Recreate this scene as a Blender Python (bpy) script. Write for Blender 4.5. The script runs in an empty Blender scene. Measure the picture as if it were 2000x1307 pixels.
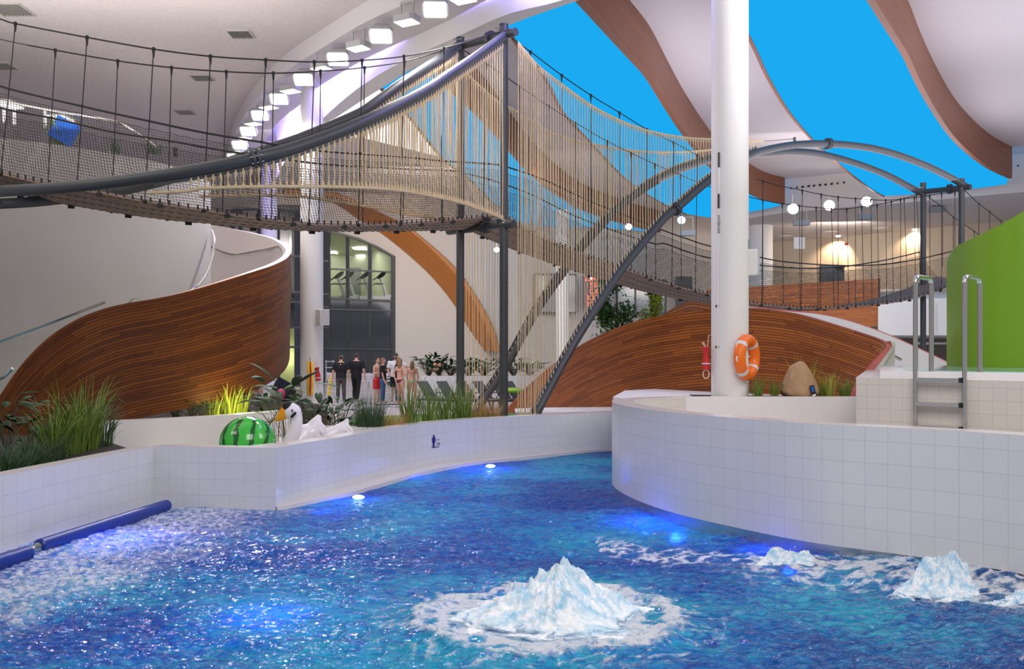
import bpy, math, random
import numpy as np
from mathutils import Vector, Matrix, noise as mnoise
R = random.Random(7)
SC = bpy.context.scene
COL = SC.collection
F, EZ, HY = 1800.0, 2.03, 690.0      # focal length in photo pixels, eye height, horizon row

# ---------------------------------------------------------------- camera, world, exposure
cam_data = bpy.data.cameras.new('camera')
cam_data.sensor_width = 36.0
cam_data.lens = F / 2000.0 * 36.0
cam_data.shift_y = (HY - 653.5) / 2000.0
cam_data.clip_start = 0.1
cam_data.clip_end = 300
cam = bpy.data.objects.new('camera', cam_data)
cam.location = (0, 0, EZ)
cam.rotation_euler = (math.radians(90), 0, 0)
COL.objects.link(cam)
SC.camera = cam
SC.view_settings.view_transform = 'Standard'
SC.view_settings.look = 'None'
SC.view_settings.gamma = 1.0
SC.view_settings.use_curve_mapping = False
SC.view_settings.exposure = 0.0
world = bpy.data.worlds.new('hall_ambient')  # even ambient fill added for the unbuilt rest of the hall
SC.world = world
world.use_nodes = True
_bg = world.node_tree.nodes['Background']
_bg.inputs[0].default_value = (0.93, 0.92, 1.0, 1)
_bg.inputs[1].default_value = 0.36

def P(x, y, d):
    return Vector(((x - 1000.0) / F * d, d, EZ - (y - HY) / F * d))

def lamp(kind, name, loc, power, color=(1, 1, 1), size=0.5, target=None, spot=None, size_y=None):
    l = bpy.data.lights.new(name, kind)
    l.energy = power
    l.color = color
    if kind == 'AREA':
        l.size = size
        if size_y:
            l.shape = 'RECTANGLE'; l.size_y = size_y
    elif kind == 'SPOT':
        l.spot_size = spot or 2.4
        l.spot_blend = 0.6
        l.shadow_soft_size = size
    else:
        l.shadow_soft_size = size
    o = bpy.data.objects.new(name, l)
    o.location = loc
    if target is not None:
        o.rotation_euler = (Vector(target) - Vector(loc)).to_track_quat('-Z', 'Y').to_euler()
    COL.objects.link(o)
    return o

# added fill lights without fixtures, standing in for the hall's unseen lamps
lamp('AREA', 'hall_fill', (2, 1, 10.0), 900, (1.0, 0.95, 0.9), 7, (1, 10, 0))
lamp('AREA', 'hall_fill', (-12, 10, 10.5), 500, (1.0, 0.93, 0.87), 6, (-6, 20, 2))
lamp('AREA', 'hall_fill', (13, 10, 10.5), 600, (1.0, 0.93, 0.87), 6, (6, 16, 1))
lamp('AREA', 'deck_fill', (-6, 30, 9.3), 500, (1.0, 0.92, 0.84), 5, (-5, 36, 0))
lamp('AREA', 'deck_fill', (3, 38, 8.6), 500, (1.0, 0.92, 0.84), 5, (3, 44, 1))
lamp('AREA', 'deck_fill', (-4, 44, 9.0), 450, (1.0, 0.9, 0.8), 5, (-4, 56, 3))
lamp('AREA', 'gallery_fill', (19, 53, 9.3), 420, (1.0, 0.85, 0.7), 3, (20, 62, 4))
lamp('AREA', 'gallery_fill', (12, 36, 8.6), 500, (1.0, 0.9, 0.82), 4, (13, 44, 3))

lamp('AREA', 'ceiling_fill', (-9, 16, 7.4), 620, (1.0, 0.94, 0.92), 9, (-9, 16.4, 12))  # upward fill lights, no fixtures, added only to brighten the ceilings
lamp('AREA', 'ceiling_fill', (9, 8, 6.2), 1700, (0.97, 0.92, 1.0), 8, (9.3, 9.6, 12))
lamp('AREA', 'ceiling_fill', (20, 21, 7.5), 650, (0.97, 0.92, 1.0), 8, (20, 23.5, 12))
lamp('AREA', 'ceiling_fill', (8.0, 27, 6.8), 420, (0.97, 0.90, 0.98), 9, (7.5, 27.5, 12))
lamp('AREA', 'ceiling_fill', (15, 36, 7.5), 300, (0.97, 0.90, 0.98), 8, (15, 34.5, 12))

# ---------------------------------------------------------------- materials
def _nt(name):
    m = bpy.data.materials.new(name)
    m.use_nodes = True
    n = m.node_tree.nodes
    return m, n, m.node_tree.links, n['Principled BSDF']

def mat(name, col, rough=0.5, metal=0.0, var=0.08, scale=6.0, bump=0.0, bscale=60.0, spec=0.5, alpha=1.0, coords='Object', trans=0.0, sss=0.0):
    m, n, l, p = _nt(name)
    tc = n.new('ShaderNodeTexCoord')
    nz = n.new('ShaderNodeTexNoise')
    nz.inputs['Scale'].default_value = scale
    nz.inputs['Detail'].default_value = 4
    l.new(tc.outputs[coords], nz.inputs['Vector'])
    mr = n.new('ShaderNodeMapRange')
    mr.inputs[3].default_value = 1 - var; mr.inputs[4].default_value = 1 + var
    l.new(nz.outputs[0], mr.inputs[0])
    mx = n.new('ShaderNodeVectorMath'); mx.operation = 'SCALE'
    mx.inputs[0].default_value = col[:3]
    l.new(mr.outputs[0], mx.inputs['Scale'])
    l.new(mx.outputs[0], p.inputs['Base Color'])
    p.inputs['Roughness'].default_value = rough
    p.inputs['Metallic'].default_value = metal
    p.inputs['Specular IOR Level'].default_value = spec
    p.inputs['Alpha'].default_value = alpha
    p.inputs['Transmission Weight'].default_value = trans
    if bump:
        nb = n.new('ShaderNodeTexNoise'); nb.inputs['Scale'].default_value = bscale
        nb.inputs['Detail'].default_value = 3
        l.new(tc.outputs[coords], nb.inputs['Vector'])
        b = n.new('ShaderNodeBump'); b.inputs['Strength'].default_value = bump
        b.inputs['Distance'].default_value = 0.02
        l.new(nb.outputs[0], b.inputs['Height']); l.new(b.outputs[0], p.inputs['Normal'])
    return m

def emit(name, col, s):
    m = bpy.data.materials.new(name); m.use_nodes = True
    n = m.node_tree.nodes; l = m.node_tree.links
    n.remove(n['Principled BSDF'])
    e = n.new('ShaderNodeEmission')
    e.inputs[0].default_value = (*col, 1); e.inputs[1].default_value = s
    l.new(e.outputs[0], n['Material Output'].inputs[0])
    return m

def brick(name, c1, c2, mortar, bw, rh, ms, offset=0.0, rough=0.3, grain=0.0, bump=0.3, spec=0.5, freq=2, warp=0.0, smooth=0.1):
    """tiles or boards laid out in the surface's own metres (UV)"""
    m, n, l, p = _nt(name)
    tc = n.new('ShaderNodeTexCoord')
    bt = n.new('ShaderNodeTexBrick')
    bt.offset = offset; bt.offset_frequency = freq; bt.squash = 1.0
    bt.inputs['Color1'].default_value = (*c1, 1); bt.inputs['Color2'].default_value = (*c2, 1)
    bt.inputs['Mortar'].default_value = (*mortar, 1)
    bt.inputs['Scale'].default_value = 1.0
    bt.inputs['Mortar Size'].default_value = ms
    bt.inputs['Mortar Smooth'].default_value = smooth
    bt.inputs['Bias'].default_value = 0.0
    bt.inputs['Brick Width'].default_value = bw
    bt.inputs['Row Height'].default_value = rh
    if grain:      # every board row starts at its own random place
        sx = n.new('ShaderNodeSeparateXYZ'); l.new(tc.outputs['UV'], sx.inputs[0])
        dv = n.new('ShaderNodeMath'); dv.operation = 'DIVIDE'; dv.inputs[1].default_value = rh; l.new(sx.outputs[1], dv.inputs[0])
        fl = n.new('ShaderNodeMath'); fl.operation = 'FLOOR'; l.new(dv.outputs[0], fl.inputs[0])
        wn_ = n.new('ShaderNodeTexWhiteNoise'); wn_.noise_dimensions = '1D'; l.new(fl.outputs[0], wn_.inputs['W'])
        ml = n.new('ShaderNodeMath'); ml.operation = 'MULTIPLY_ADD'; ml.inputs[1].default_value = bw * 7; l.new(wn_.outputs['Value'], ml.inputs[0]); l.new(sx.outputs[0], ml.inputs[2])
        cx = n.new('ShaderNodeCombineXYZ'); l.new(ml.outputs[0], cx.inputs[0]); l.new(sx.outputs[1], cx.inputs[1])
        l.new(cx.outputs[0], bt.inputs['Vector']); bt.offset = 0.0
    else:
        l.new(tc.outputs['UV'], bt.inputs['Vector'])
    out = bt.outputs['Color']
    if grain:
        mp = n.new('ShaderNodeMapping'); mp.inputs['Scale'].default_value = (1.2, 26.0 * 0.06 / rh, 1)
        nz = n.new('ShaderNodeTexNoise'); nz.inputs['Scale'].default_value = 2.0; nz.inputs['Detail'].default_value = 5
        l.new(tc.outputs['UV'], mp.inputs[0]); l.new(mp.outputs[0], nz.inputs['Vector'])
        mr = n.new('ShaderNodeMapRange'); mr.inputs[3].default_value = 1 - grain; mr.inputs[4].default_value = 1 + grain
        l.new(nz.outputs[0], mr.inputs[0])
        sc = n.new('ShaderNodeVectorMath'); sc.operation = 'SCALE'
        l.new(out, sc.inputs[0]); l.new(mr.outputs[0], sc.inputs['Scale'])
        out = sc.outputs[0]
    l.new(out, p.inputs['Base Color'])
    p.inputs['Roughness'].default_value = rough
    p.inputs['Specular IOR Level'].default_value = spec
    b = n.new('ShaderNodeBump'); b.invert = True
    b.inputs['Strength'].default_value = bump; b.inputs['Distance'].default_value = 0.01
    l.new(bt.outputs['Fac'], b.inputs['Height']); l.new(b.outputs[0], p.inputs['Normal'])
    return m

M = {}
M['tile'] = brick('white_tile', (0.66, 0.66, 0.675), (0.68, 0.68, 0.695), (0.50, 0.50, 0.52), 0.21, 0.21, 0.0022, rough=0.22, bump=0.25)
M['tile_b'] = brick('beige_tile', (0.66, 0.62, 0.58), (0.685, 0.645, 0.60), (0.50, 0.46, 0.42), 0.13, 0.13, 0.002, rough=0.15, bump=0.2)
M['pooltile'] = brick('pool_tile', (0.10, 0.42, 0.62), (0.11, 0.45, 0.66), (0.2, 0.5, 0.7), 0.25, 0.25, 0.004, rough=0.3)
M['planks'] = brick('hull_planks', (0.198, 0.056, 0.007), (0.095, 0.024, 0.004), (0.022, 0.006, 0.003), 1.7, 0.06, 0.0055, offset=0.37, freq=3, rough=0.5, grain=0.5, spec=0.25, bump=0.7, smooth=0.3)
M['planks_r'] = brick('hull_planks_warm', (0.385, 0.112, 0.018), (0.205, 0.052, 0.010), (0.03, 0.008, 0.004), 1.6, 0.06, 0.006, offset=0.41, freq=3, rough=0.40, spec=0.35, grain=0.45, bump=0.7, smooth=0.3)
M['slats'] = brick('slat_panel', (0.55, 0.17, 0.03), (0.33, 0.09, 0.02), (0.08, 0.02, 0.008), 2.4, 0.07, 0.008, offset=0.4, rough=0.35, grain=0.4)
M['finwood'] = brick('fin_wood', (0.27, 0.095, 0.042), (0.21, 0.072, 0.032), (0.13, 0.045, 0.022), 3.5, 0.045, 0.0015, offset=0.37, rough=0.45, grain=0.35, bump=0.1)
M['archwood'] = mat('arch_wood', (0.46, 0.165, 0.035), 0.45, var=0.12, scale=1.5)
M['white'] = mat('white_paint', (0.76, 0.745, 0.735), 0.6, var=0.02)
M['whiteg'] = mat('white_gloss', (0.80, 0.78, 0.78), 0.18, var=0.02)
M['coping'] = mat('coping', (0.70, 0.66, 0.66), 0.2, var=0.03)
M['pinkrim'] = mat('rim_wood', (0.55, 0.33, 0.25), 0.35, var=0.1)
M['redtrim'] = mat('red_trim', (0.46, 0.11, 0.085), 0.4, var=0.08)
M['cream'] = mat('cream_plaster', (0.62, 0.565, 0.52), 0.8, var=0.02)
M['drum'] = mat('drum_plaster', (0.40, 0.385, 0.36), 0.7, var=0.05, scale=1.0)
M['ceilw'] = mat('ceiling_white', (0.66, 0.62, 0.66), 0.9, var=0.02)
M['plaster'] = mat('acoustic_plaster', (0.60, 0.55, 0.54), 0.95, var=0.16, scale=16, bump=0.6, bscale=18)
M['soffit'] = mat('soffit', (0.62, 0.585, 0.60), 0.9, var=0.02)
M['khaki'] = mat('khaki_wall', (0.50, 0.43, 0.35), 0.85, var=0.02)
M['floor'] = brick('deck_tile', (0.60, 0.56, 0.52), (0.63, 0.59, 0.55), (0.45, 0.41, 0.38), 0.6, 0.6, 0.006, rough=0.25)
M['steel'] = mat('painted_steel', (0.058, 0.064, 0.072), 0.42, 0.0, var=0.08, spec=0.5)
M['bolt'] = mat('bolt_steel', (0.25, 0.25, 0.26), 0.4, 1.0)
M['chrome'] = mat('stainless', (0.62, 0.61, 0.58), 0.12, 1.0, var=0.03)
M['brushed'] = mat('brushed_stainless', (0.66, 0.65, 0.61), 0.24, 1.0, var=0.1, bump=0.1)
M['rope'] = mat('sisal_rope', (0.66, 0.52, 0.32), 0.9, var=0.22, scale=9, bump=0.5, bscale=90)
M['black'] = mat('black_rope', (0.014, 0.013, 0.014), 0.6)
M['net'] = mat('net_twine', (0.035, 0.032, 0.032), 0.7)
M['boards'] = mat('bridge_boards', (0.30, 0.21, 0.165), 0.65, var=0.22, scale=5)
M['boardrope'] = mat('board_rope', (0.13, 0.075, 0.05), 0.8, var=0.2)
M['sky'] = emit('lit_blue_membrane', (0.012, 0.44, 0.96), 0.92)
M['whiteglow'] = emit('white_glow', (1.0, 0.98, 0.97), 1.15)  # emission for the ceiling panel lights and one strongly lit white panel
M['cove'] = emit('violet_led', (0.42, 0.34, 1.0), 9.0)
M['lens'] = emit('lamp_lens', (1, 0.97, 0.9), 9.0)
M['lensdim'] = emit('lamp_lens_soft', (1, 0.97, 0.93), 1.7)
M['gymlight'] = emit('gym_panel', (1, 1, 0.95), 6.0)
M['housing'] = mat('lamp_housing', (0.42, 0.42, 0.43), 0.5)
M['grille'] = mat('grille', (0.46, 0.44, 0.40), 0.6)
M['dark'] = mat('dark', (0.02, 0.02, 0.022), 0.5)
M['green'] = mat('green_paint', (0.17, 0.33, 0.008), 0.38, var=0.03)
M['greend'] = mat('green_paint_shaft', (0.07, 0.14, 0.01), 0.4)
M['frame'] = mat('window_frame', (0.045, 0.05, 0.055), 0.4)
M['glassdark'] = mat('dark_glass', (0.035, 0.042, 0.05), 0.06, spec=0.8)
M['blue'] = mat('blue_foam', (0.003, 0.028, 0.26), 0.35, var=0.1, scale=30)
M['orange'] = mat('orange_plastic', (0.85, 0.17, 0.012), 0.35)
M['silver'] = mat('reflective_tape', (0.62, 0.62, 0.64), 0.3)
M['red'] = mat('red_cloth', (0.55, 0.015, 0.02), 0.5)
M['yellow'] = mat('yellow_foam', (0.9, 0.62, 0.03), 0.5)
M['rock'] = mat('sandstone', (0.42, 0.27, 0.15), 0.9, var=0.35, scale=5, bump=1.0, bscale=14)
M['soil'] = mat('soil', (0.025, 0.018, 0.013), 0.95, var=0.3, bump=0.6)
M['turf'] = mat('turf', (0.06, 0.16, 0.02), 0.9, var=0.3, scale=30)
M['leaf'] = mat('dark_leaf', (0.020, 0.055, 0.017), 0.55, spec=0.18, var=0.5, scale=5)
M['leafm'] = mat('mid_leaf', (0.05, 0.11, 0.025), 0.55, spec=0.2, var=0.5, scale=5)
M['grass'] = mat('grass_blade', (0.13, 0.21, 0.025), 0.45, var=0.5, scale=7)
M['grassd'] = mat('dark_grass', (0.035, 0.085, 0.028), 0.5, var=0.5, scale=7)
M['grassy'] = mat('yellow_grass', (0.34, 0.40, 0.05), 0.5, var=0.35, scale=7)
M['straw'] = mat('straw_grass', (0.40, 0.24, 0.07), 0.7, var=0.3, scale=9)
M['stem'] = mat('plant_stem', (0.10, 0.08, 0.04), 0.7)
M['skin'] = mat('skin', (0.62, 0.34, 0.235), 0.5, var=0.04)
M['hair'] = mat('brown_hair', (0.10, 0.05, 0.025), 0.5, var=0.3, scale=30)
M['hairl'] = mat('light_hair', (0.24, 0.13, 0.065), 0.5, var=0.3, scale=30)
M['hairs'] = mat('stubble_hair', (0.06, 0.035, 0.025), 0.7, var=0.2)
M['blackc'] = mat('black_cloth', (0.008, 0.008, 0.010), 0.85)
M['camo'] = mat('camouflage_cloth', (0.07, 0.06, 0.055), 0.85, var=0.7, scale=14)
M['whitec'] = mat('white_cloth', (0.75, 0.74, 0.73), 0.85)
M['denim'] = mat('denim', (0.035, 0.10, 0.22), 0.85, var=0.2, scale=20)
M['bluec'] = mat('blue_cloth', (0.01, 0.13, 0.62), 0.8)
M['maroon'] = mat('maroon_cloth', (0.13, 0.01, 0.03), 0.7)
M['pink'] = mat('pink_cloth', (0.75, 0.06, 0.22), 0.6)
M['fern'] = mat('leaf_print_cloth', (0.32, 0.45, 0.22), 0.8, var=0.9, scale=25)
M['plastic'] = mat('white_plastic', (0.75, 0.75, 0.76), 0.4)
M['sling'] = mat('lounger_fabric', (0.10, 0.092, 0.09), 0.8)
M['slingt'] = mat('tan_lounger_fabric', (0.22, 0.17, 0.11), 0.8)
M['vinyl'] = mat('white_vinyl', (0.80, 0.77, 0.83), 0.16, var=0.02)
M['beak'] = mat('beak_orange', (0.90, 0.36, 0.01), 0.25)
M['signblue'] = mat('sign_blue', (0.006, 0.01, 0.20), 0.4)
M['signgreen'] = mat('sign_green', (0.0, 0.20, 0.08), 0.4)
M['led'] = emit('red_led', (1.0, 0.10, 0.05), 3.5)
M['led2'] = emit('white_led', (1.0, 0.85, 0.8), 3.0)
M['signface'] = mat('sign_black', (0.02, 0.008, 0.02), 0.2)
M['uwlamp'] = emit('underwater_lens', (0.25, 0.35, 1.0), 14.0)

def glass(name, tint, fac, refl=0.12):
    m = bpy.data.materials.new(name); m.use_nodes = True
    n = m.node_tree.nodes; l = m.node_tree.links
    n.remove(n['Principled BSDF'])
    t = n.new('ShaderNodeBsdfTransparent'); t.inputs[0].default_value = (*tint, 1)
    g = n.new('ShaderNodeBsdfGlossy'); g.inputs['Roughness'].default_value = 0.03
    f = n.new('ShaderNodeFresnel'); f.inputs[0].default_value = 1.45
    mx = n.new('ShaderNodeMixShader')
    q = n.new('ShaderNodeMath'); q.operation = 'MULTIPLY'; q.inputs[1].default_value = 0.12; l.new(f.outputs[0], q.inputs[0])
    l.new(q.outputs[0], mx.inputs[0]); l.new(t.outputs[0], mx.inputs[1]); l.new(g.outputs[0], mx.inputs[2])
    l.new(mx.outputs[0], n['Material Output'].inputs[0])
    return m
M['glass'] = glass('clear_glass', (0.85, 0.9, 0.86), 0.1)
M['smoke'] = glass('tinted_glass', (0.20, 0.22, 0.24), 0.2)

# ---------------------------------------------------------------- mesh builder
class B:
    def __init__(s):
        s.v = []; s.f = []; s.uv = []; s.mi = []
    def vert(s, p):
        s.v.append(tuple(p)); return len(s.v) - 1
    def face(s, idx, uv=None, mi=0):
        s.f.append(tuple(idx)); s.uv.append(uv or [(s.v[i][0], s.v[i][2]) for i in idx]); s.mi.append(mi)
    def poly(s, pts, uv=None, mi=0):
        s.face([s.vert(p) for p in pts], uv, mi)
    def box(s, c, size, rot=None, mi=0):
        c = Vector(c); hx, hy, hz = size[0] / 2, size[1] / 2, size[2] / 2
        m = rot if rot is not None else Matrix.Identity(3)
        if isinstance(m, (int, float)):
            m = Matrix.Rotation(m, 3, 'Z')
        b = len(s.v)
        for dx, dy, dz in ((-1, -1, -1), (1, -1, -1), (1, 1, -1), (-1, 1, -1), (-1, -1, 1), (1, -1, 1), (1, 1, 1), (-1, 1, 1)):
            s.vert(c + m @ Vector((dx * hx, dy * hy, dz * hz)))
        for q, (w, h) in (((0, 3, 2, 1), (size[1], size[0])), ((4, 5, 6, 7), (size[0], size[1])), ((0, 1, 5, 4), (size[0], size[2])), ((1, 2, 6, 5), (size[1], size[2])), ((2, 3, 7, 6), (size[0], size[2])), ((3, 0, 4, 7), (size[1], size[2]))):
            s.face([b + i for i in q], [(0, 0), (w, 0), (w, h), (0, h)], mi)
    def bar(s, p0, p1, w, h, mi=0, up=Vector((0, 0, 1))):
        p0 = Vector(p0); p1 = Vector(p1); d = p1 - p0
        x = d.normalized(); y = up.cross(x)
        if y.length < 1e-4: y = Vector((0, 1, 0)).cross(x)
        y.normalize(); z = x.cross(y)
        s.box((p0 + p1) / 2, (d.length, w, h), Matrix((x, y, z)).transposed(), mi)
    def tube(s, pts, r, n=8, cap=True, mi=0, squash=None, closed=False):
        pts = [Vector(p) for p in pts]
        k = len(pts)
        rr = r if isinstance(r, (list, tuple)) else [r] * k
        t0 = (pts[1] - pts[0]).normalized()
        a = Vector((0, 0, 1)) if abs(t0.z) < 0.9 else Vector((1, 0, 0))
        nrm = (a - t0 * a.dot(t0)).normalized()
        rings = []; L = 0.0; Ls = []
        for i, p in enumerate(pts):
            if closed:
                t = pts[(i + 1) % k] - pts[i - 1]
            else:
                t = pts[min(i + 1, k - 1)] - pts[max(i - 1, 0)]
            if t.length < 1e-9: t = t0.copy()
            t.normalize()
            nrm = nrm - t * nrm.dot(t)
            if nrm.length < 1e-6: nrm = t.orthogonal()
            nrm.normalize()
            b = t.cross(nrm)
            if i: L += (p - pts[i - 1]).length
            Ls.append(L)
            ring = []
            for j in range(n):
                an = 2 * math.pi * j / n
                off = nrm * math.cos(an) * rr[i] + b * math.sin(an) * rr[i]
                if squash: off = Vector((off.x * squash[0], off.y * squash[1], off.z * squash[2]))
                ring.append(s.vert(p + off))
            rings.append(ring)
        for i in range(k - 1 if not closed else k):
            r0 = rings[i]; r1 = rings[(i + 1) % k]
            u0 = Ls[i]; u1 = Ls[i + 1] if i + 1 < k else L + 0.1
            for j in range(n):
                j2 = (j + 1) % n
                s.face((r0[j], r0[j2], r1[j2], r1[j]), [(u0, j / n), (u0, (j + 1) / n), (u1, (j + 1) / n), (u1, j / n)], mi)
        if cap and not closed:
            s.face(list(reversed(rings[0])), [(0, 0)] * n, mi); s.face(rings[-1], [(0, 0)] * n, mi)
    def cyl(s, p0, p1, r, n=16, mi=0, r2=None):
        s.tube([p0, p1], [r, r if r2 is None else r2], n, True, mi)
    def ball(s, c, r, seg=10, ring=6, mi=0, rot=None):
        c = Vector(c); r = r if isinstance(r, (tuple, list)) else (r, r, r)
        m = rot if rot is not None else Matrix.Identity(3)
        rows = []
        for i in range(1, ring):
            ph = math.pi * i / ring
            rows.append([s.vert(c + m @ Vector((r[0] * math.sin(ph) * math.cos(2 * math.pi * j / seg), r[1] * math.sin(ph) * math.sin(2 * math.pi * j / seg), r[2] * math.cos(ph)))) for j in range(seg)])
        top = s.vert(c + m @ Vector((0, 0, r[2]))); bot = s.vert(c - m @ Vector((0, 0, r[2])))
        for i in range(len(rows) - 1):
            for j in range(seg):
                k = (j + 1) % seg
                s.face((rows[i][j], rows[i + 1][j], rows[i + 1][k], rows[i][k]), [(j / seg, -i / ring), (j / seg, -(i + 1) / ring), ((j + 1) / seg, -(i + 1) / ring), ((j + 1) / seg, -i / ring)], mi)
        for j in range(seg):
            k = (j + 1) % seg
            s.face((top, rows[0][j], rows[0][k]), None, mi); s.face((bot, rows[-1][k], rows[-1][j]), None, mi)
    def grid(s, rows, mi=0, uvs=None, closed=False):
        """rows: equal-length lists of points"""
        ids = [[s.vert(p) for p in r] for r in rows]
        for i in range(len(rows) - 1):
            for j in range(len(rows[0]) - 1):
                q = (ids[i][j], ids[i][j + 1], ids[i + 1][j + 1], ids[i + 1][j])
                uv = [uvs[i][j], uvs[i][j + 1], uvs[i + 1][j + 1], uvs[i + 1][j]] if uvs else None
                s.face(q, uv, mi)
    def prism(s, outline, z0, z1, mi=0, mtop=None):
        """vertical prism over a plan outline, tops and sides in metres"""
        n = len(outline); u = 0
        for i in range(n):
            a = outline[i]; b = outline[(i + 1) % n]
            w = math.hypot(b[0] - a[0], b[1] - a[1])
            s.poly([(a[0], a[1], z0), (b[0], b[1], z0), (b[0], b[1], z1), (a[0], a[1], z1)], [(u, z0), (u + w, z0), (u + w, z1), (u, z1)], mi)
            u += w
        t = mi if mtop is None else mtop
        s.poly([(p[0], p[1], z1) for p in outline], [(p[0], p[1]) for p in outline], t)
        s.poly([(p[0], p[1], z0) for p in reversed(outline)], [(p[0], p[1]) for p in reversed(outline)], t)
    def obj(s, name, mats, parent=None, smooth=40):
        me = bpy.data.meshes.new(name)
        me.from_pydata(s.v, [], s.f)
        uvl = me.uv_layers.new(name='UVMap')
        flat = [c for u in s.uv for p in u for c in p]
        uvl.data.foreach_set('uv', flat)
        for m in (mats if isinstance(mats, (list, tuple)) else [mats]):
            me.materials.append(M[m] if isinstance(m, str) else m)
        me.polygons.foreach_set('material_index', s.mi)
        if smooth:
            me.polygons.foreach_set('use_smooth', [True] * len(me.polygons))
            me.update()
            me.set_sharp_from_angle(angle=math.radians(smooth))
        me.update()
        o = bpy.data.objects.new(name, me)
        COL.objects.link(o)
        if parent is not None: o.parent = parent
        return o

def tag(o, label=None, cat=None, group=None, kind=None):
    if label: o['label'] = label
    if cat: o['category'] = cat
    if group: o['group'] = group
    if kind: o['kind'] = kind
    return o
def struct(o, label=None, cat=None):
    o['kind'] = 'structure'
    return tag(o, label, cat)
def thing(name, label, cat, loc=(0, 0, 0), group=None, rotz=0):
    o = bpy.data.objects.new(name, None)
    o.location = loc; o.rotation_euler = (0, 0, rotz)
    o.empty_display_size = 0.2
    COL.objects.link(o)
    return tag(o, label, cat, group)
def put(o, parent):
    """parent keeps world geometry: parts are modelled in world metres"""
    o.parent = parent
    o.location = Vector(o.location) - Vector(parent.location)
    return o
def dup(root, loc, rotz=None, label=None, name=None):
    r = root.copy(); COL.objects.link(r); r.location = loc
    if rotz is not None: r.rotation_euler = (0, 0, rotz)
    if label: r['label'] = label
    for ch in list(root.children):
        c = ch.copy(); COL.objects.link(c); c.parent = r
        for g in list(ch.children):
            d = g.copy(); COL.objects.link(d); d.parent = c
    return r

def cr(pts, n):
    """Catmull-Rom through tuples/vectors, n samples per span"""
    pts = [tuple(p) for p in pts]
    dim = len(pts[0]); out = []
    ext = [tuple(2 * pts[0][k] - pts[1][k] for k in range(dim))] + pts + [tuple(2 * pts[-1][k] - pts[-2][k] for k in range(dim))]
    for i in range(1, len(ext) - 2):
        p0, p1, p2, p3 = ext[i - 1:i + 3]
        for j in range(n):
            t = j / n
            out.append(tuple(0.5 * (2 * p1[k] + (p2[k] - p0[k]) * t + (2 * p0[k] - 5 * p1[k] + 4 * p2[k] - p3[k]) * t * t + (3 * p1[k] - p0[k] - 3 * p2[k] + p3[k]) * t ** 3) for k in range(dim)))
    out.append(pts[-1])
    return out
def PP(tab, n=8):
    """table of (x, y, depth) picture points -> smooth world polyline"""
    return [P(*p) for p in cr(tab, n)]
def resample(pts, n):
    pts = [Vector(p) for p in pts]
    L = [0]
    for a, b in zip(pts, pts[1:]): L.append(L[-1] + (b - a).length)
    out = []; k = 0
    for i in range(n):
        s = L[-1] * i / (n - 1)
        while k < len(L) - 2 and L[k + 1] < s: k += 1
        t = (s - L[k]) / max(1e-9, L[k + 1] - L[k])
        out.append(pts[k].lerp(pts[k + 1], min(1, max(0, t))))
    return out
def length(pts):
    return sum((Vector(b) - Vector(a)).length for a, b in zip(pts, pts[1:]))
def fx(tab, n=8):
    """smooth y,d as functions of x from a table"""
    q = cr(tab, n); q.sort(key=lambda p: p[0])
    xs = [p[0] for p in q]
    cols = [[p[k] for p in q] for k in range(1, len(tab[0]))]
    return lambda x: tuple(float(np.interp(x, xs, c)) for c in cols)
def plan(x, y, z):
    """plan point where a picture ray meets the level z"""
    d = (z - EZ) * F / (HY - y)
    return Vector(((x - 1000) / F * d, d, z))
# ================================================================ THE SETTING: pool walls
def ribbon_wall(name, path, z0, z1, thick, mside, mtop, label=None, ztile=0.0, inner=None, side=1):
    """wall whose visible face follows a plan path; thickness is laid on its other side"""
    b = B(); pts = [Vector((p[0], p[1])) for p in path]
    nr = []
    for i in range(len(pts)):
        t = pts[min(i + 1, len(pts) - 1)] - pts[max(i - 1, 0)]
        t.normalize(); nr.append(Vector((-t.y, t.x)) * side)
    u = [0]
    for p, q in zip(pts, pts[1:]): u.append(u[-1] + (q - p).length)
    i2 = [p + n * thick for p, n in zip(pts, nr)]
    def V3(p, z): return (p.x, p.y, z)
    # keep sharp corners sharp: one quad per span
    for i in range(len(pts) - 1):
        a, c = pts[i], pts[i + 1]
        b.poly([V3(a, z0), V3(c, z0), V3(c, z1), V3(a, z1)], [(u[i], z0 + ztile), (u[i + 1], z0 + ztile), (u[i + 1], z1 + ztile), (u[i], z1 + ztile)], 0)
        b.poly([V3(a, z1), V3(c, z1), V3(i2[i + 1], z1), V3(i2[i], z1)], [(u[i], 0), (u[i + 1], 0), (u[i + 1], thick), (u[i], thick)], 1)
        b.poly([V3(i2[i], z0), V3(i2[i], z1), V3(i2[i + 1], z1), V3(i2[i + 1], z0)], [(u[i], z0), (u[i], z1), (u[i + 1], z1), (u[i + 1], z0)], 2 if inner else 1)
    for e in (0, -1):
        b.poly([V3(pts[e], z0), V3(pts[e], z1), V3(i2[e], z1), V3(i2[e], z0)], None, 1)
    o = b.obj(name, [mside, mtop] + ([inner] if inner else []), smooth=30)
    return struct(o, label)

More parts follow.
